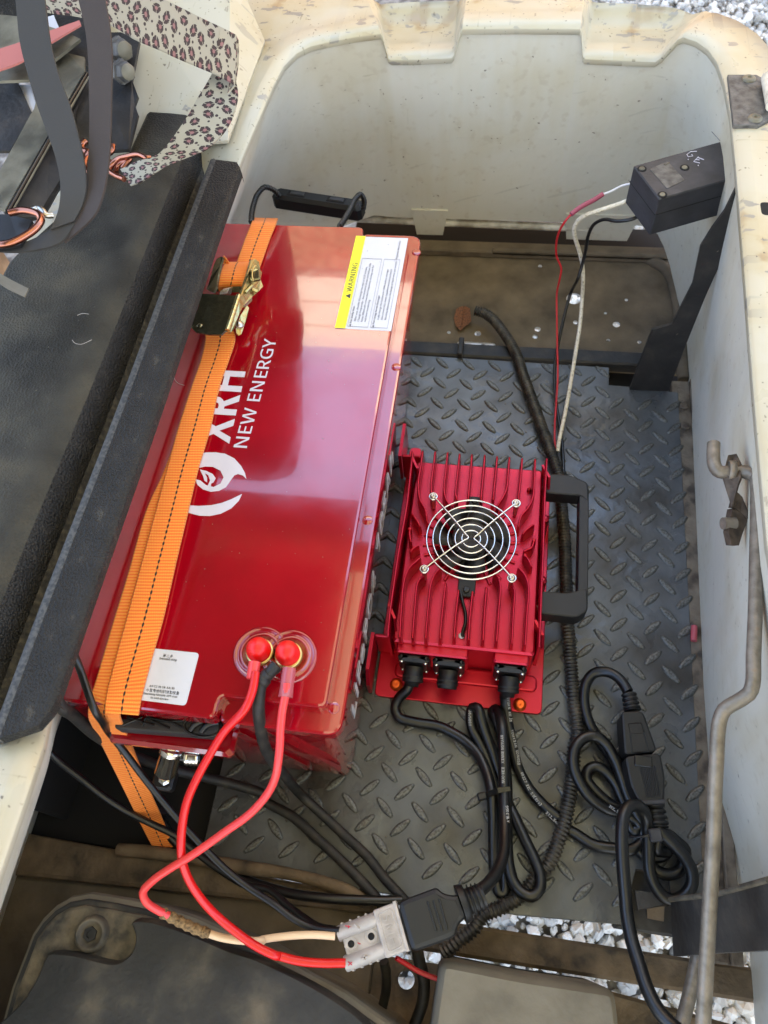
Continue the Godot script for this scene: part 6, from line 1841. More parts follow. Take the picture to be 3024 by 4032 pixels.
	part("wire", cable_mesh([Vector3(-0.0651, 0.196, -0.2523), Vector3(-0.0702, 0.19, -0.2492), Vector3(-0.0753, 0.175, -0.2501), Vector3(-0.0765, 0.15, -0.2557), Vector3(-0.0735, 0.13, -0.2573), Vector3(-0.0666, 0.115, -0.2556), Vector3(-0.0666, 0.1, -0.2525), Vector3(-0.0671, 0.075, -0.2548), Vector3(-0.0643, 0.055, -0.2348), Vector3(-0.0603, 0.032, -0.204), Vector3(-0.0573, 0.02, -0.1686), Vector3(-0.0575, 0.013, -0.1322), Vector3(-0.0574, 0.008, -0.0837), Vector3(-0.0494, 0.006, -0.0121)], 0.00125, 8), M.wire_thin_red, w)
	part("shrink_splice", cable_mesh([Vector3(-0.0656, 0.1965, -0.2509), Vector3(-0.0579, 0.199, -0.2579), Vector3(-0.0498, 0.201, -0.2634), Vector3(-0.0417, 0.203, -0.2677), Vector3(-0.0327, 0.206, -0.2738)], 0.0027, 10), M.shrink, w)
	part("white_end", cable_mesh([Vector3(-0.0336, 0.2055, -0.2733), Vector3(-0.024, 0.208, -0.2762), Vector3(-0.0144, 0.211, -0.2809), Vector3(-0.0064, 0.213, -0.282), Vector3(0.0009, 0.214, -0.2817)], 0.00125, 8), M.white, w)
	part("wire", cable_mesh([Vector3(0.0101, 0.212, -0.2684), Vector3(-0.01, 0.204, -0.2638), Vector3(-0.0289, 0.197, -0.2615), Vector3(-0.0448, 0.19, -0.2612), Vector3(-0.0545, 0.18, -0.2631), Vector3(-0.0581, 0.168, -0.2643), Vector3(-0.0549, 0.15, -0.2672), Vector3(-0.0474, 0.128, -0.2714), Vector3(-0.0409, 0.108, -0.2698), Vector3(-0.0376, 0.092, -0.263), Vector3(-0.0348, 0.062, -0.2564), Vector3(-0.0348, 0.048, -0.2302), Vector3(-0.0381, 0.034, -0.1935), Vector3(-0.0424, 0.022, -0.1507), Vector3(-0.0469, 0.014, -0.1131), Vector3(-0.0525, 0.011, -0.0751), Vector3(-0.0532, 0.009, -0.0628)], 0.0024, 10), M.wire_white, self)
	var ww := get_node("wire")
	ww.name = "white_wire"
	tag(ww, "dirty white wire from the relay box down to the corrugated conduit", "wire")
	solo("thin_black_wire", cable_mesh([Vector3(0.02, 0.206, -0.2536), Vector3(0.0105, 0.2, -0.2505), Vector3(-0.0004, 0.196, -0.2467), Vector3(-0.0143, 0.19, -0.2503), Vector3(-0.0281, 0.182, -0.2619), Vector3(-0.0374, 0.17, -0.2668), Vector3(-0.0409, 0.152, -0.2681), Vector3(-0.0406, 0.132, -0.2672), Vector3(-0.0423, 0.112, -0.2627), Vector3(-0.0449, 0.098, -0.2563), Vector3(-0.0493, 0.066, -0.265), Vector3(-0.0559, 0.046, -0.2333), Vector3(-0.0596, 0.03, -0.2084), Vector3(-0.0614, 0.02, -0.1886), Vector3(-0.06, 0.012, -0.1575), Vector3(-0.0553, 0.008, -0.1241), Vector3(-0.0483, 0.006, -0.079), Vector3(-0.0451, 0.005, -0.0348), Vector3(-0.0431, 0.005, 0.008)], 0.0020, 10), M.rubber, "black wire from the relay box, hanging beside the white wire", "wire")
	# cables of the battery
	var r1 := thing("pink_red_cable", "pinkish red cable from the right terminal to a taped splice and cream wire", "cable", Vector3(-0.35, 0.1, 0.4))
	part("sheath", cable_mesh([Vector3(-0.2655, 0.2395, 0.3175), Vector3(-0.2654, 0.238, 0.3245), Vector3(-0.2663, 0.234, 0.336), Vector3(-0.266, 0.23, 0.3489), Vector3(-0.2651, 0.226, 0.3589), Vector3(-0.2656, 0.219, 0.3694), Vector3(-0.2675, 0.21, 0.3786), Vector3(-0.2735, 0.199, 0.3893), Vector3(-0.2848, 0.192, 0.4033), Vector3(-0.3054, 0.183, 0.4194), Vector3(-0.3259, 0.175, 0.4352), Vector3(-0.3449, 0.167, 0.4476), Vector3(-0.3578, 0.159, 0.4566), Vector3(-0.3661, 0.15, 0.4647), Vector3(-0.3646, 0.142, 0.471), Vector3(-0.3571, 0.132, 0.4754), Vector3(-0.3502, 0.126, 0.4778)], 0.0031, 12), M.wire_pink, r1)
	part("lug_sleeve", lathed(Vector3(-0.2664, 0.2385, 0.3055), Vector3(-0.2657, 0.236, 0.3234) - Vector3(-0.2664, 0.2385, 0.3055), [[0.0050, 0.0], [0.0052, 0.006], [0.0050, 0.014], [0.0054, 0.0215], [0.0046, 0.0215], [0.0, 0.0215]], 18), M.sleeve, r1)
	part("taped_splice", cable_mesh([Vector3(-0.3554, 0.128, 0.4764), Vector3(-0.3478, 0.124, 0.4787), Vector3(-0.3372, 0.12, 0.4819), Vector3(-0.327, 0.115, 0.4845), Vector3(-0.3186, 0.112, 0.4858)], func(d: float) -> float: return 0.0040 + 0.0006 * sin(d * 900.0), 12, 0.002), M.old_tape, r1)
	part("cream_wire", cable_mesh([Vector3(-0.32, 0.112, 0.4856), Vector3(-0.3085, 0.11, 0.4871), Vector3(-0.2928, 0.107, 0.4869), Vector3(-0.2775, 0.104, 0.4851), Vector3(-0.2801, 0.102, 0.4849), Vector3(-0.2616, 0.1, 0.4796), Vector3(-0.2403, 0.098, 0.4756), Vector3(-0.2223, 0.096, 0.4741)], 0.0030, 10), M.wire_cream, r1)
	var r2 := thing("red_cable", "bright red cable from the left terminal curving down into the grey connector", "cable", Vector3(-0.33, 0.1, 0.42))
	part("sheath", cable_mesh([Vector3(-0.2911, 0.2385, 0.3114), Vector3(-0.2904, 0.238, 0.3246), Vector3(-0.2937, 0.235, 0.338), Vector3(-0.3096, 0.222, 0.354), Vector3(-0.3196, 0.213, 0.3711), Vector3(-0.3282, 0.204, 0.3886), Vector3(-0.3335, 0.196, 0.4023), Vector3(-0.336, 0.187, 0.4156), Vector3(-0.3366, 0.178, 0.4287), Vector3(-0.3357, 0.168, 0.4404), Vector3(-0.3313, 0.156, 0.4517), Vector3(-0.323, 0.143, 0.4626), Vector3(-0.3121, 0.13, 0.4722), Vector3(-0.2963, 0.12, 0.4815), Vector3(-0.2802, 0.112, 0.489), Vector3(-0.2644, 0.106, 0.4934), Vector3(-0.2634, 0.102, 0.4934), Vector3(-0.2464, 0.099, 0.4947), Vector3(-0.2287, 0.096, 0.4936), Vector3(-0.211, 0.095, 0.491)], 0.0033, 12), M.wire_red, r2)
	part("lug_sleeve", lathed(Vector3(-0.2941, 0.2365, 0.3032), Vector3(-0.2934, 0.235, 0.3169) - Vector3(-0.2941, 0.2365, 0.3032), [[0.0046, 0.0], [0.0046, 0.012], [0.0040, 0.013], [0.0, 0.013]], 16), M.wire_pink, r2)
	var b1 := thing("black_battery_cable", "thick black battery cable with a crimped lug, running down over the treadplate", "cable", Vector3(-0.3, 0.05, 0.4))
	part("sheath", cable_mesh([Vector3(-0.282, 0.236, 0.31), Vector3(-0.2854, 0.234, 0.3139), Vector3(-0.2869, 0.232, 0.3211), Vector3(-0.2867, 0.226, 0.3333), Vector3(-0.2877, 0.205, 0.3441), Vector3(-0.2898, 0.17, 0.3515), Vector3(-0.2909, 0.125, 0.3549), Vector3(-0.2909, 0.085, 0.3557), Vector3(-0.2839, 0.024, 0.3626), Vector3(-0.2622, 0.013, 0.3762), Vector3(-0.2378, 0.009, 0.3918), Vector3(-0.2152, 0.0075, 0.4061), Vector3(-0.1972, 0.007, 0.4219), Vector3(-0.1799, 0.0065, 0.4349), Vector3(-0.1707, 0.004, 0.4423)], 0.0046, 12), M.rubber_dusty, b1)
	part("lug", lathed(Vector3(-0.277, 0.2355, 0.3033), Vector3(-0.2827, 0.234, 0.3112) - Vector3(-0.277, 0.2355, 0.3033), [[0.0050, 0.0], [0.0052, 0.003], [0.0046, 0.006], [0.0046, 0.012], [0.0058, 0.0125], [0.0058, 0.018], [0.0, 0.018]], 14), M.black_paint, b1)
	solo("dusty_black_cable", cable_mesh([Vector3(-0.45, 0.25, 0.3314), Vector3(-0.4398, 0.246, 0.3443), Vector3(-0.4338, 0.234, 0.3529), Vector3(-0.434, 0.214, 0.3532), Vector3(-0.4325, 0.172, 0.3577), Vector3(-0.433, 0.12, 0.3576), Vector3(-0.4192, 0.092, 0.3602), Vector3(-0.4031, 0.068, 0.3609), Vector3(-0.3773, 0.045, 0.3609), Vector3(-0.3481, 0.028, 0.362), Vector3(-0.323, 0.017, 0.3655), Vector3(-0.323, 0.011, 0.3695), Vector3(-0.2921, 0.009, 0.3808), Vector3(-0.2634, 0.0085, 0.3977), Vector3(-0.2404, 0.008, 0.412), Vector3(-0.2211, 0.007, 0.4251), Vector3(-0.2035, 0.006, 0.438), Vector3(-0.1926, 0.002, 0.4477)], 0.0048, 12), M.rubber_dusty, "dust-covered black cable crossing from under the seat tray to the connector", "cable")
	solo("black_wire", cable_mesh([Vector3(-0.4386, 0.262, 0.3031), Vector3(-0.4331, 0.248, 0.3126), Vector3(-0.4276, 0.236, 0.3243), Vector3(-0.4103, 0.229, 0.3506), Vector3(-0.4091, 0.212, 0.3556), Vector3(-0.4182, 0.176, 0.3563), Vector3(-0.408, 0.158, 0.3673), Vector3(-0.3951, 0.14, 0.381), Vector3(-0.3785, 0.124, 0.3965), Vector3(-0.3605, 0.112, 0.4112), Vector3(-0.3419, 0.103, 0.4249), Vector3(-0.3214, 0.096, 0.4384), Vector3(-0.2995, 0.092, 0.4492), Vector3(-0.2766, 0.092, 0.4581), Vector3(-0.2582, 0.092, 0.4667), Vector3(-0.2422, 0.092, 0.4706), Vector3(-0.2269, 0.094, 0.4707), Vector3(-0.2194, 0.095, 0.4698)], 0.0030, 10), M.rubber, "black cable looping from the tray corner into the top port of the grey connector", "cable")
	solo("black_wire", cable_mesh([Vector3(-0.5092, 0.115, 0.3582), Vector3(-0.4968, 0.1, 0.3698), Vector3(-0.4749, 0.085, 0.3819), Vector3(-0.4539, 0.072, 0.3932), Vector3(-0.433, 0.06, 0.4019), Vector3(-0.4112, 0.052, 0.4083), Vector3(-0.389, 0.045, 0.4147), Vector3(-0.3701, 0.04, 0.4246), Vector3(-0.3431, 0.04, 0.4366), Vector3(-0.3164, 0.044, 0.4457), Vector3(-0.2918, 0.05, 0.4473), Vector3(-0.2698, 0.06, 0.458), Vector3(-0.2521, 0.07, 0.4652), Vector3(-0.2396, 0.078, 0.4694), Vector3(-0.2256, 0.086, 0.4699)], 0.0032, 10), M.rubber, "second black cable, crossing the orange strap low down behind the red cables", "cable")
	solo("dark_cable", cable_mesh([Vector3(-0.4091, 0.035, 0.3937), Vector3(-0.4131, 0.025, 0.4004), Vector3(-0.4076, 0.012, 0.4116), Vector3(-0.3933, 0.006, 0.4211), Vector3(-0.3629, 0.004, 0.4303), Vector3(-0.3264, 0.006, 0.4402), Vector3(-0.3006, 0.012, 0.4443), Vector3(-0.2773, 0.018, 0.4466), Vector3(-0.2486, 0.02, 0.4463), Vector3(-0.2211, 0.018, 0.4441), Vector3(-0.1926, 0.014, 0.4407), Vector3(-0.1793, 0.01, 0.4381)], 0.0044, 10), M.rubber, "dark cable lying along the front edge of the treadplate behind the connector", "cable")
	solo("muddy_hose", cable_mesh([Vector3(-0.4559, 0.004, 0.4312), Vector3(-0.4215, 0.006, 0.4292), Vector3(-0.3703, 0.008, 0.4294), Vector3(-0.3235, 0.009, 0.4307), Vector3(-0.3158, 0.01, 0.4306), Vector3(-0.2967, 0.01, 0.4301), Vector3(-0.2746, 0.01, 0.431), Vector3(-0.2526, 0.009, 0.4332), Vector3(-0.2308, 0.006, 0.4372), Vector3(-0.2133, 0.002, 0.4423)], func(d: float) -> float: return 0.0058 + 0.0005 * sin(d * 61.0), 12, 0.006), M.rail, "mud-coated tan hose along the front edge of the treadplate", "hose")
	solo("hanging_cable", cable_mesh([Vector3(-0.1868, 0.03, 0.4871), Vector3(-0.1842, 0.02, 0.4956), Vector3(-0.1833, 0.01, 0.5083), Vector3(-0.1852, 0, 0.5214), Vector3(-0.1862, -0.01, 0.5358)], 0.0042, 10), M.rubber_dusty, "dusty cable hanging below the grey connector, left of the round hole", "cable")
	solo("hanging_cable", cable_mesh([Vector3(-0.1602, 0.03, 0.4733), Vector3(-0.1565, 0.02, 0.4842), Vector3(-0.1517, 0.01, 0.4976), Vector3(-0.1516, 0, 0.5142), Vector3(-0.1566, -0.01, 0.5315)], 0.0052, 10), M.rubber_dusty, "thick dusty cable hanging below the black plug, right of the round hole", "cable")
	solo("short_red_wire", cable_mesh([Vector3(-0.1751, 0.05, 0.483), Vector3(-0.1673, 0.045, 0.486), Vector3(-0.1586, 0.042, 0.4894), Vector3(-0.1485, 0.04, 0.492), Vector3(-0.1371, 0.04, 0.4937)], 0.0021, 10), M.wire_thin_red, "short red wire from under the connector to the tan cover", "wire")
	# grey high-current connector and black mating plug
	connector()

func coup(k: int, e: int) -> Vector3:
	var a := Vector3(0.0271, 0.0443, 0.3032)
	var b := Vector3(0.0395, 0.0443, 0.3003)
	var c := Vector3(0.0318, 0.0443, 0.3286)
	var d := Vector3(0.0434, 0.0443, 0.326)
	var f := k / 8.0
	return a.lerp(b, f) if e == 0 else c.lerp(d, f)

func ribbed_neck(a: Vector3, b: Vector3, r: float, parent: Node):
	var l := a.distance_to(b)
	var prof := [[r * 0.78, 0.0]]
	for k in 4:
		var t := l * k / 4.0
		prof.append_array([[r * (0.92 + 0.03 * k), t + 0.0006], [r * (0.94 + 0.03 * k), t + l * 0.13], [r * 0.78, t + l * 0.15], [r * 0.78, t + l * 0.22]])
	prof.append_array([[r, l * 0.96], [r, l], [0.0, l]])
	part("strain_relief", lathed(a, b - a, prof, 20), M.black, parent)

# white print that follows a cable: letters one after another along a path laid on its top
func cable_print(parent: Node, path: Array, txt: String, downward: bool):
	var p := smooth_path(path, 0.0006)
	if not downward:
		p.reverse()
	var total := 0.0
	for i in range(1, p.size()):
		total += p[i].distance_to(p[i - 1])
	var each := total / txt.length()
	var d := 0.0
	var k := 0
	for i in range(1, p.size()):
		d += p[i].distance_to(p[i - 1])
		while k < txt.length() and d >= (k + 0.1) * each:
			if txt[k] != " ":
				var dir: Vector3 = (p[mini(i + 3, p.size() - 1)] - p[maxi(i - 3, 0)]).normalized()
				var side := Vector3.UP.cross(dir).normalized()
				lettering("printed_letter", txt[k], p[i] + Vector3(0, 0.0003, 0) - side * 0.0013, dir, side, 0.0026, M.cable_print, parent, each * 0.78, 0.0002, true)
			k += 1

func connector():
	var y := 0.098
	var t := thing("power_connector", "pale grey two-pole power connector, raised letters, above the front edge", "connector", Vector3(-0.2, 0.07, 0.44))
	var p := [Vector3(-0.2237, 0.098, 0.4669), Vector3(-0.178, 0.098, 0.4445), Vector3(-0.1618, 0.098, 0.4771), Vector3(-0.2096, 0.098, 0.4974)]
	var o: Vector3 = p[0]
	var u: Vector3 = (p[1] - p[0])
	var v: Vector3 = (p[3] - p[0])
	var at := func(a: float, b: float, h := 0.0) -> Vector3:
		return o + u * a + v * b + Vector3(0, h, 0)
	var flat := func(pts: Array) -> Array:
		var r := []
		for q in pts:
			var w: Vector3 = at.call(q[0], q[1])
			r.append(Vector2(w.x, w.z))
		return r
	var s := Shape.new()
	# mating body
	slab(s, round_poly(flat.call([[0.63, -0.02], [1.0, -0.02], [1.0, 1.02], [0.63, 1.02]]), 0.002), y - 0.022, y, 0.0015, true)
	var body_ := part("housing", s.mesh(), M.connector_gray, t)
	# two barrels with a web between them
	for b in [[0.0, 0.36], [0.64, 1.0]]:
		var rings := []
		s = Shape.new()
		for a in [0.0, 0.012, 0.64]:
			var ring := []
			for k in 20:
				var q := TAU * k / 20
				var mid: float = (b[0] + b[1]) / 2
				var half: float = (b[1] - b[0]) / 2 * (0.94 if a == 0.0 else 1.0)
				ring.append(at.call(a, mid + half * cos(q), -0.011 + 0.0108 * sin(q) * (0.94 if a == 0.0 else 1.0)))
			rings.append(ring)
		loft(s, rings, true, true, true, 1)
		part("barrel", s.mesh(), M.connector_gray, t)
		for a in [0.10, 0.24, 0.38, 0.50]:
			s = Shape.new()
			var mid: float = -0.012 if b[0] == 0.0 else 1.012
			tube(s, [at.call(a, mid + (0.014 if b[0] == 0.0 else -0.014), -0.017), at.call(a, mid + (0.014 if b[0] == 0.0 else -0.014), -0.006)], 0.0010, 8)
			part("grip_rib", s.mesh(), M.connector_gray, t)
	s = Shape.new()
	slab(s, flat.call([[0.06, 0.28], [0.66, 0.28], [0.66, 0.72], [0.06, 0.72]]), y - 0.020, y - 0.0055, 0.001, true)
	part("web", s.mesh(), M.connector_gray, t)
	for a in [0.17, 0.50]:
		var c: Vector3 = at.call(a, 0.48, -0.0055)
		part("nut_recess", lathed(c, Vector3.UP, [[0.0058, -0.001], [0.0058, 0.0005], [0.0052, 0.0007], [0.0048, 0.0003], [0.0, 0.0003]], 6, -1), M.connector_gray, t)
		part("screw_hole", lathed(c + Vector3(0, 0.0004, 0), Vector3.UP, [[0.0027, 0.0], [0.0026, 0.0002], [0.0, 0.0002]], 18), M.well, t)
	# raised frame and letters, plus and minus
	s = Shape.new()
	var fr := []
	for q in round_poly(flat.call([[0.70, 0.10], [0.93, 0.08], [0.94, 0.90], [0.70, 0.92]]), 0.003):
		fr.append(Vector3(q.x, y + 0.0001, q.y))
	tube(s, fr, 0.0005, 6, true)
	part("raised_frame", s.mesh(), M.connector_gray, t)
	lettering("raised_letters", "SMH", at.call(0.745, 0.16, -0.0001), v, u, u.length() * 0.135, M.connector_gray, t, v.length() * 0.66, 0.0011, false)
	s = Shape.new()
	for q in [[[0.33, 0.80], [0.33, 0.90]], [[0.275, 0.85], [0.385, 0.85]]]:
		tube(s, [at.call(q[0][0], q[0][1], 0.0001), at.call(q[1][0], q[1][1], 0.0001)], 0.0009, 6)
	part("plus_mark", s.mesh(), M.connector_gray, t)
	s = Shape.new()
	tube(s, [at.call(0.30, 0.12, -0.0002), at.call(0.36, 0.25, -0.0006)], 0.0009, 6)
	part("minus_mark", s.mesh(), M.connector_gray, t)
	var ink: StandardMaterial3D = mat(Color(0.72, 0.16, 0.24), 0.6)
	for q in [[[0.16, 0.08], [0.23, 0.14]], [[0.21, 0.10], [0.20, 0.16]], [[0.27, 0.50], [0.31, 0.55]], [[0.07, 0.80], [0.12, 0.90]], [[0.06, 0.88], [0.13, 0.84]]]:
		s = Shape.new()
		tube(s, [at.call(q[0][0], q[0][1], 0.0003 if q[0][1] < 0.4 or q[0][1] > 0.6 else -0.0054), at.call(q[1][0], q[1][1], 0.0003 if q[0][1] < 0.4 or q[0][1] > 0.6 else -0.0054)], 0.0004, 5)
		part("ink_stroke", s.mesh(), ink, t)
	# rim where the two halves meet
	s = Shape.new()
	slab(s, flat.call([[0.965, -0.045], [1.02, -0.045], [1.02, 1.045], [0.965, 1.045]]), y - 0.024, y + 0.0012, 0.0008, true)
	part("mating_rim", s.mesh(), M.connector_gray, t)
	# black back-shell of the charger plug
	var b := thing("charger_plug", "chunky black charger plug with moulded ribs, pushed into the grey connector", "plug", Vector3(-0.15, 0.07, 0.43))
	s = Shape.new()
	slab(s, round_poly([Vector2(-0.1762, 0.4436), Vector2(-0.1461, 0.4289), Vector2(-0.141, 0.4325), Vector2(-0.1329, 0.4332), Vector2(-0.1283, 0.432), Vector2(-0.1207, 0.4472), Vector2(-0.1265, 0.4521), Vector2(-0.1283, 0.461), Vector2(-0.1326, 0.4639), Vector2(-0.1607, 0.477)], 0.006, 4), 0.072, 0.102, 0.004, true)
	part("shell", s.mesh(), M.black, b)
	for q in [[Vector3(-0.1523, 0.1025, 0.4401), Vector3(-0.1428, 0.1025, 0.4601)], [Vector3(-0.1477, 0.1025, 0.4389), Vector3(-0.1383, 0.1025, 0.4592)], [Vector3(-0.1432, 0.1025, 0.4373), Vector3(-0.1345, 0.1025, 0.4578)]]:
		s = Shape.new()
		tube(s, q, 0.0008, 6)
		part("moulded_rib", s.mesh(), M.rubber, b)
	var n0 := Vector3(-0.1263, 0.088, 0.4383)
	var n1 := Vector3(-0.1119, 0.087, 0.4311)
	s = Shape.new()
	var prof := [[0.0150, 0.0], [0.0142, 0.004]]
	var l := n0.distance_to(n1)
	for k in 4:
		prof.append_array([[0.0132 - 0.0008 * k, 0.006 + l * 0.22 * k], [0.0098, 0.0066 + l * 0.22 * k], [0.0098, 0.0090 + l * 0.22 * k], [0.0128 - 0.0008 * k, 0.0096 + l * 0.22 * k]])
	prof.append_array([[0.0092, l + 0.004], [0.0, l + 0.004]])
	part("strain_relief", lathed(n0, n1 - n0, prof, 24), M.black, b)

# ---------------------------------------------------------------- leash and collar hanging in at the upper left
func leash():
	var t := thing("black_strap", "two hanging lengths of black leather strap in front of the seat frame", "strap", Vector3(-0.45, 0.40, -0.05))
	var s := Shape.new()
	band(s, [Vector3(-0.5567, 0.47, -0.1773), Vector3(-0.5518, 0.46, -0.1575), Vector3(-0.5439, 0.45, -0.1315), Vector3(-0.531, 0.44, -0.1033), Vector3(-0.5187, 0.43, -0.0788), Vector3(-0.5068, 0.42, -0.0576), Vector3(-0.4974, 0.41, -0.0394), Vector3(-0.4917, 0.4, -0.0212), Vector3(-0.49, 0.392, -0.0018), Vector3(-0.4954, 0.384, 0.0128)], [Vector3(-0.5304, 0.47, -0.1768), Vector3(-0.5251, 0.46, -0.1571), Vector3(-0.5167, 0.45, -0.1314), Vector3(-0.5041, 0.44, -0.1035), Vector3(-0.4903, 0.43, -0.0792), Vector3(-0.4809, 0.42, -0.0582), Vector3(-0.474, 0.41, -0.0401), Vector3(-0.4699, 0.4, -0.022), Vector3(-0.4717, 0.392, -0.0089), Vector3(-0.4772, 0.386, 0.0043)], 0.0022)
	part("band", s.mesh(), M.strap_black, t)
	s = Shape.new()
	band(s, [Vector3(-0.4956, 0.475, -0.1659), Vector3(-0.4893, 0.468, -0.1508), Vector3(-0.4837, 0.46, -0.1362), Vector3(-0.4795, 0.448, -0.1167), Vector3(-0.4774, 0.43, -0.0908), Vector3(-0.4749, 0.415, -0.0643), Vector3(-0.474, 0.402, -0.0403), Vector3(-0.4748, 0.392, -0.0152), Vector3(-0.4821, 0.385, -0.0005), Vector3(-0.4977, 0.38, 0.0094)], [Vector3(-0.4713, 0.475, -0.1654), Vector3(-0.4665, 0.468, -0.1504), Vector3(-0.4622, 0.46, -0.136), Vector3(-0.4589, 0.448, -0.1167), Vector3(-0.4585, 0.43, -0.091), Vector3(-0.4568, 0.415, -0.0647), Vector3(-0.4552, 0.402, -0.0356), Vector3(-0.4572, 0.392, -0.0095), Vector3(-0.4653, 0.385, 0.0026), Vector3(-0.4836, 0.378, 0.0202)], 0.0022)
	part("band", s.mesh(), M.strap_brown, t)
	s = Shape.new()
	band(s, [Vector3(-0.4932, 0.384, 0.0064), Vector3(-0.5005, 0.382, 0.0144), Vector3(-0.5142, 0.38, 0.0227), Vector3(-0.5297, 0.38, 0.0283), Vector3(-0.5431, 0.382, 0.0251)], [Vector3(-0.4771, 0.384, 0.0044), Vector3(-0.4855, 0.38, 0.0225), Vector3(-0.505, 0.378, 0.0298), Vector3(-0.5269, 0.378, 0.0333), Vector3(-0.5406, 0.38, 0.0338)], 0.0022)
	part("fold", s.mesh(), M.strap_black, t)
	s = Shape.new()
	plate3(s, [Vector3(-0.5465, 0.386, -0.0005), Vector3(-0.5358, 0.386, -0.0009), Vector3(-0.5131, 0.386, 0.0055), Vector3(-0.5155, 0.383, 0.0305), Vector3(-0.5329, 0.383, 0.0366)], 0.003)
	part("strap_end", s.mesh(), M.black, t)
	s = Shape.new()
	tube(s, smooth_path([Vector3(-0.5252, 0.394, 0.0435), Vector3(-0.5145, 0.394, 0.0413), Vector3(-0.5048, 0.394, 0.0331), Vector3(-0.4988, 0.394, 0.0233), Vector3(-0.4979, 0.394, 0.0144), Vector3(-0.5019, 0.394, 0.0084), Vector3(-0.5085, 0.394, 0.005), Vector3(-0.5189, 0.394, 0.0036), Vector3(-0.5284, 0.394, 0.0067)], 0.002), 0.0030, 12)
	solo("strap_ring", s.mesh(), M.rose, "rose gold ring at the end of the black strap by the left edge", "ring")
	s = Shape.new()
	tube(s, smooth_path([Vector3(-0.5098, 0.394, 0.0033), Vector3(-0.5066, 0.393, -0.0008), Vector3(-0.5012, 0.392, 0.0023), Vector3(-0.4989, 0.391, 0.0046), Vector3(-0.4949, 0.389, 0.002)], 0.002), 0.0026, 10)
	solo("strap_swivel", s.mesh(), M.nickel, "small worn swivel linking the rose gold ring to the black strap", "swivel")
	var l := thing("leopard_strap", "leopard print dog collar strap hanging down to a rose gold clasp", "strap", Vector3(-0.38, 0.37, -0.1))
	s = Shape.new()
	band(s, [Vector3(-0.6158, 0.428, -0.2569), Vector3(-0.5859, 0.426, -0.2576), Vector3(-0.554, 0.424, -0.2609), Vector3(-0.525, 0.42, -0.2656), Vector3(-0.4967, 0.416, -0.273), Vector3(-0.4742, 0.412, -0.2699), Vector3(-0.4534, 0.408, -0.2615), Vector3(-0.4288, 0.404, -0.2494), Vector3(-0.4078, 0.401, -0.2395), Vector3(-0.3947, 0.398, -0.2336)], [Vector3(-0.598, 0.428, -0.2355), Vector3(-0.5684, 0.426, -0.2235), Vector3(-0.5363, 0.424, -0.2193), Vector3(-0.5038, 0.42, -0.2128), Vector3(-0.4762, 0.416, -0.1967), Vector3(-0.4552, 0.412, -0.1895), Vector3(-0.4358, 0.408, -0.1823), Vector3(-0.4152, 0.404, -0.1753), Vector3(-0.3958, 0.401, -0.1678), Vector3(-0.3794, 0.396, -0.1614)], 0.0016)
	part("webbing", s.mesh(), M.leopard, l)
	s = Shape.new()
	band(s, [Vector3(-0.4079, 0.392, -0.1862), Vector3(-0.4111, 0.39, -0.1709), Vector3(-0.4164, 0.386, -0.1591), Vector3(-0.4211, 0.382, -0.1429), Vector3(-0.4288, 0.376, -0.1298), Vector3(-0.4389, 0.368, -0.1206), Vector3(-0.4495, 0.36, -0.1176), Vector3(-0.4602, 0.354, -0.1192), Vector3(-0.4769, 0.347, -0.124), Vector3(-0.4879, 0.342, -0.1239), Vector3(-0.4977, 0.338, -0.1235)], [Vector3(-0.382, 0.397, -0.1734), Vector3(-0.3781, 0.391, -0.1605), Vector3(-0.3776, 0.387, -0.1469), Vector3(-0.3811, 0.381, -0.132), Vector3(-0.3909, 0.374, -0.1185), Vector3(-0.4058, 0.366, -0.1125), Vector3(-0.4255, 0.358, -0.1125), Vector3(-0.4437, 0.351, -0.1119), Vector3(-0.4581, 0.345, -0.1088), Vector3(-0.4713, 0.339, -0.1056), Vector3(-0.4838, 0.334, -0.1059)], 0.0016)
	part("webbing", s.mesh(), M.leopard, l)
	s = Shape.new()
	band(s, [Vector3(-0.4094, 0.4025, -0.2355), Vector3(-0.3983, 0.3985, -0.234), Vector3(-0.3926, 0.396, -0.2298), Vector3(-0.3853, 0.395, -0.2), Vector3(-0.3807, 0.393, -0.1663)], [Vector3(-0.3997, 0.4015, -0.1726), Vector3(-0.3932, 0.399, -0.1723), Vector3(-0.3881, 0.3965, -0.1719), Vector3(-0.3864, 0.3945, -0.1683), Vector3(-0.3857, 0.391, -0.156)], 0.0016)
	part("fold", s.mesh(), M.leopard, l)
	var k := thing("rose_gold_clasp", "rose gold metal clasp and D-ring on the leopard strap, resting on the tray", "clasp", Vector3(-0.45, 0.32, -0.12))
	s = Shape.new()
	tube(s, smooth_path([Vector3(-0.4894, 0.338, -0.1095), Vector3(-0.5, 0.336, -0.1162), Vector3(-0.5097, 0.335, -0.125), Vector3(-0.5098, 0.336, -0.1314), Vector3(-0.5038, 0.339, -0.1365), Vector3(-0.4926, 0.343, -0.1353), Vector3(-0.4796, 0.347, -0.1328), Vector3(-0.4685, 0.348, -0.1272), Vector3(-0.4656, 0.347, -0.1287)], 0.002), 0.0026, 12)
	part("d_ring", s.mesh(), M.rose, k)
	s = Shape.new()
	tube(s, smooth_path([Vector3(-0.503, 0.334, -0.1232), Vector3(-0.5048, 0.334, -0.1309), Vector3(-0.5014, 0.336, -0.135), Vector3(-0.4915, 0.339, -0.1368), Vector3(-0.494, 0.338, -0.1336), Vector3(-0.4982, 0.335, -0.1286)], 0.002), 0.0024, 12)
	part("inner_ring", s.mesh(), M.rose, k)
	s = Shape.new()
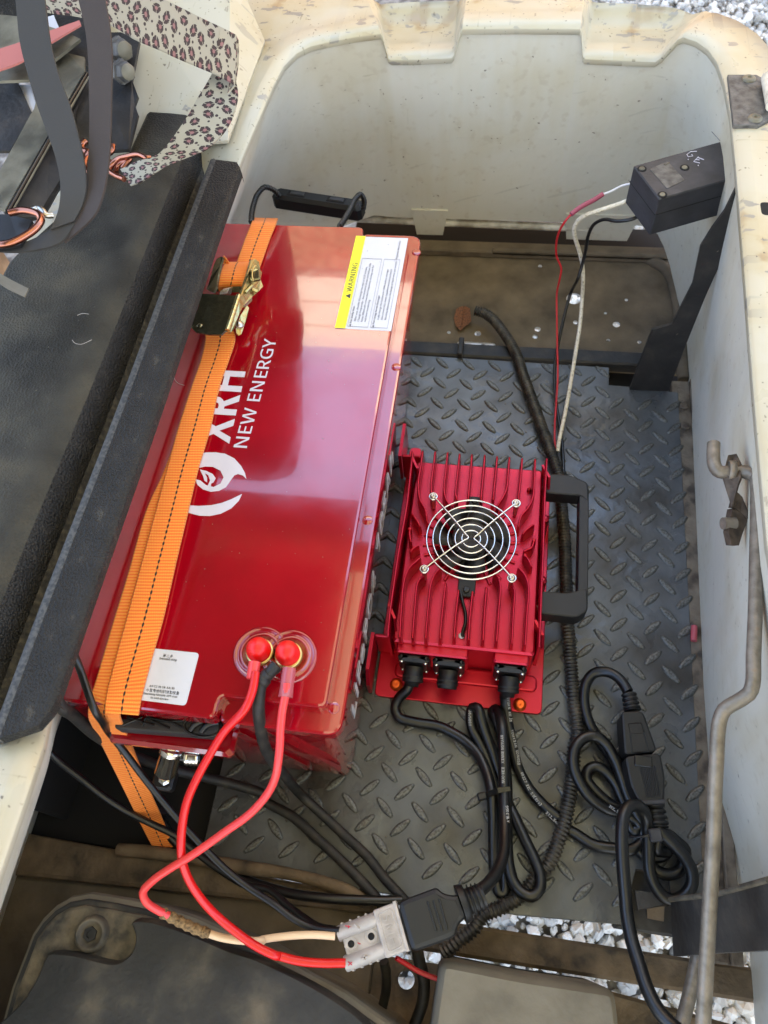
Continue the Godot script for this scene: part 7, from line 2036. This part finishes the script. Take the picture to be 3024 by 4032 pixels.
	tube(s, smooth_path([Vector3(-0.5142, 0.334, -0.1385), Vector3(-0.5209, 0.333, -0.1431), Vector3(-0.5202, 0.335, -0.1484), Vector3(-0.5165, 0.336, -0.1528), Vector3(-0.5175, 0.337, -0.1595)], 0.002), 0.0030, 10)
	part("swivel", s.mesh(), M.rose, k)
	s = Shape.new()
	tube(s, smooth_path([Vector3(-0.5483, 0.336, -0.1672), Vector3(-0.5508, 0.335, -0.1615), Vector3(-0.5474, 0.334, -0.1548), Vector3(-0.5418, 0.334, -0.1527), Vector3(-0.5423, 0.333, -0.146), Vector3(-0.5384, 0.333, -0.1324), Vector3(-0.5283, 0.334, -0.1201)], 0.002), 0.0032, 10)
	part("hook", s.mesh(), M.rose, k)

# ---------------------------------------------------------------- small things
func small_things():
	# dry leaf on the tray
	var s := Shape.new()
	var pts := [Vector3(-0.199, -0.018, -0.2935), Vector3(-0.1967, -0.014, -0.3071), Vector3(-0.192, -0.012, -0.3098), Vector3(-0.1847, -0.013, -0.3127), Vector3(-0.1778, -0.01, -0.3058), Vector3(-0.1759, -0.012, -0.2964), Vector3(-0.1739, -0.01, -0.2832), Vector3(-0.1777, -0.014, -0.2797), Vector3(-0.1825, -0.012, -0.2733), Vector3(-0.1869, -0.016, -0.2697), Vector3(-0.1906, -0.012, -0.27), Vector3(-0.1948, -0.016, -0.2777)]
	var mid := Vector3(-0.1868, -0.016, -0.2924)
	s.face = Vector3.UP
	for i in pts.size():
		s.tri(mid, pts[i], pts[(i + 1) % pts.size()], 0)
	var leaf := solo("dry_leaf", s.mesh(), M.leaf, "curled brown dry leaf on the dusty tray beside the conduit end", "leaf")
	s = Shape.new()
	tube(s, [Vector3(-0.1869, -0.015, -0.2688), Vector3(-0.1867, -0.0145, -0.291), Vector3(-0.1856, -0.012, -0.3102)], 0.0006, 6)
	part("midrib", s.mesh(), M.leaf, leaf)
	# scrap of red stripped wire end by the rail
	s = Shape.new()
	tube(s, [Vector3(0.0933, 0.004, 0.1424), Vector3(0.092, 0.004, 0.159)], 0.0034, 10)
	solo("dark_red_peg", s.mesh(), M.sleeve, "dark red plastic peg stuck between the side rail and the right wall", "peg")
	# clear strap tail at the left edge
	s = Shape.new()
	band(s, [Vector3(-0.5766, 0.33, 0.006), Vector3(-0.5597, 0.33, 0.0154), Vector3(-0.5366, 0.33, 0.0264)], [Vector3(-0.5717, 0.33, 0.0179), Vector3(-0.5564, 0.33, 0.0271), Vector3(-0.5364, 0.33, 0.036)], 0.0012)
	solo("white_tag", s.mesh(), M.tan_dust, "pale cream tag end lying on the black seat tray at the left edge", "tag")
	# crumbs of swarf and grit on the treadplate
	var gr := Shape.new()
	var r := RandomNumberGenerator.new()
	r.seed = 12
	for k in 90:
		var x := r.randf_range(-0.25, 0.08)
		var z := r.randf_range(-0.18, 0.42)
		if x < -0.05 and z > -0.02 and z < 0.27:
			continue
		var q := r.randf_range(0.0003, 0.0009)
		box(gr, Vector3(x, q * 0.6, z), Vector3(q * r.randf_range(1.0, 2.5), q, q * 1.4), q * 0.2, Basis(Vector3.UP, r.randf() * TAU))
	var g := part("grit", gr.mesh(), M.tan_dust, self)
	tag(g, "loose grit scattered over the treadplate", "grit")
	g.set_meta("kind", "stuff")
	# lint and dust flecks lying on the lid and on the seat tray
	var du := Shape.new()
	for k in 170:
		var on_lid := k < 110
		var p := Vector3(r.randf_range(-0.39, -0.24), 0.2223, r.randf_range(-0.18, 0.32)) if on_lid else Vector3(r.randf_range(-0.56, -0.475), 0.3155, r.randf_range(-0.15, 0.38))
		var q := r.randf_range(0.0002, 0.00055)
		box(du, p, Vector3(q * r.randf_range(1.0, 2.2), q * 0.6, q), q * 0.15, Basis(Vector3.UP, r.randf() * TAU))
	var dg := part("dust", du.mesh(), M.tan_dust, self)
	tag(dg, "pale dust flecks on the red lid and the black seat tray", "dust")
	dg.set_meta("kind", "stuff")
	var hs := [[[Vector3(-0.4935, 0.316, 0.0402), Vector3(-0.4892, 0.3162, 0.038), Vector3(-0.4835, 0.316, 0.0383)], "short pale hair on the seat tray, further from the viewer"], [[Vector3(-0.4883, 0.316, 0.0681), Vector3(-0.4844, 0.3163, 0.0716), Vector3(-0.4785, 0.3164, 0.0725), Vector3(-0.4736, 0.3162, 0.069), Vector3(-0.4711, 0.316, 0.0666)], "curled pale hair on the middle of the seat tray"], [[Vector3(-0.4414, 0.2226, 0.025), Vector3(-0.4376, 0.2229, 0.0316), Vector3(-0.4326, 0.2229, 0.0355), Vector3(-0.427, 0.2226, 0.0367)], "thin pale hair on the red lid beside the strap"]]
	for h in hs:
		s = Shape.new()
		tube(s, smooth_path(h[0], 0.002), 0.00022, 5)
		solo("hair", s.mesh(), M.connector_gray, h[1], "hair")
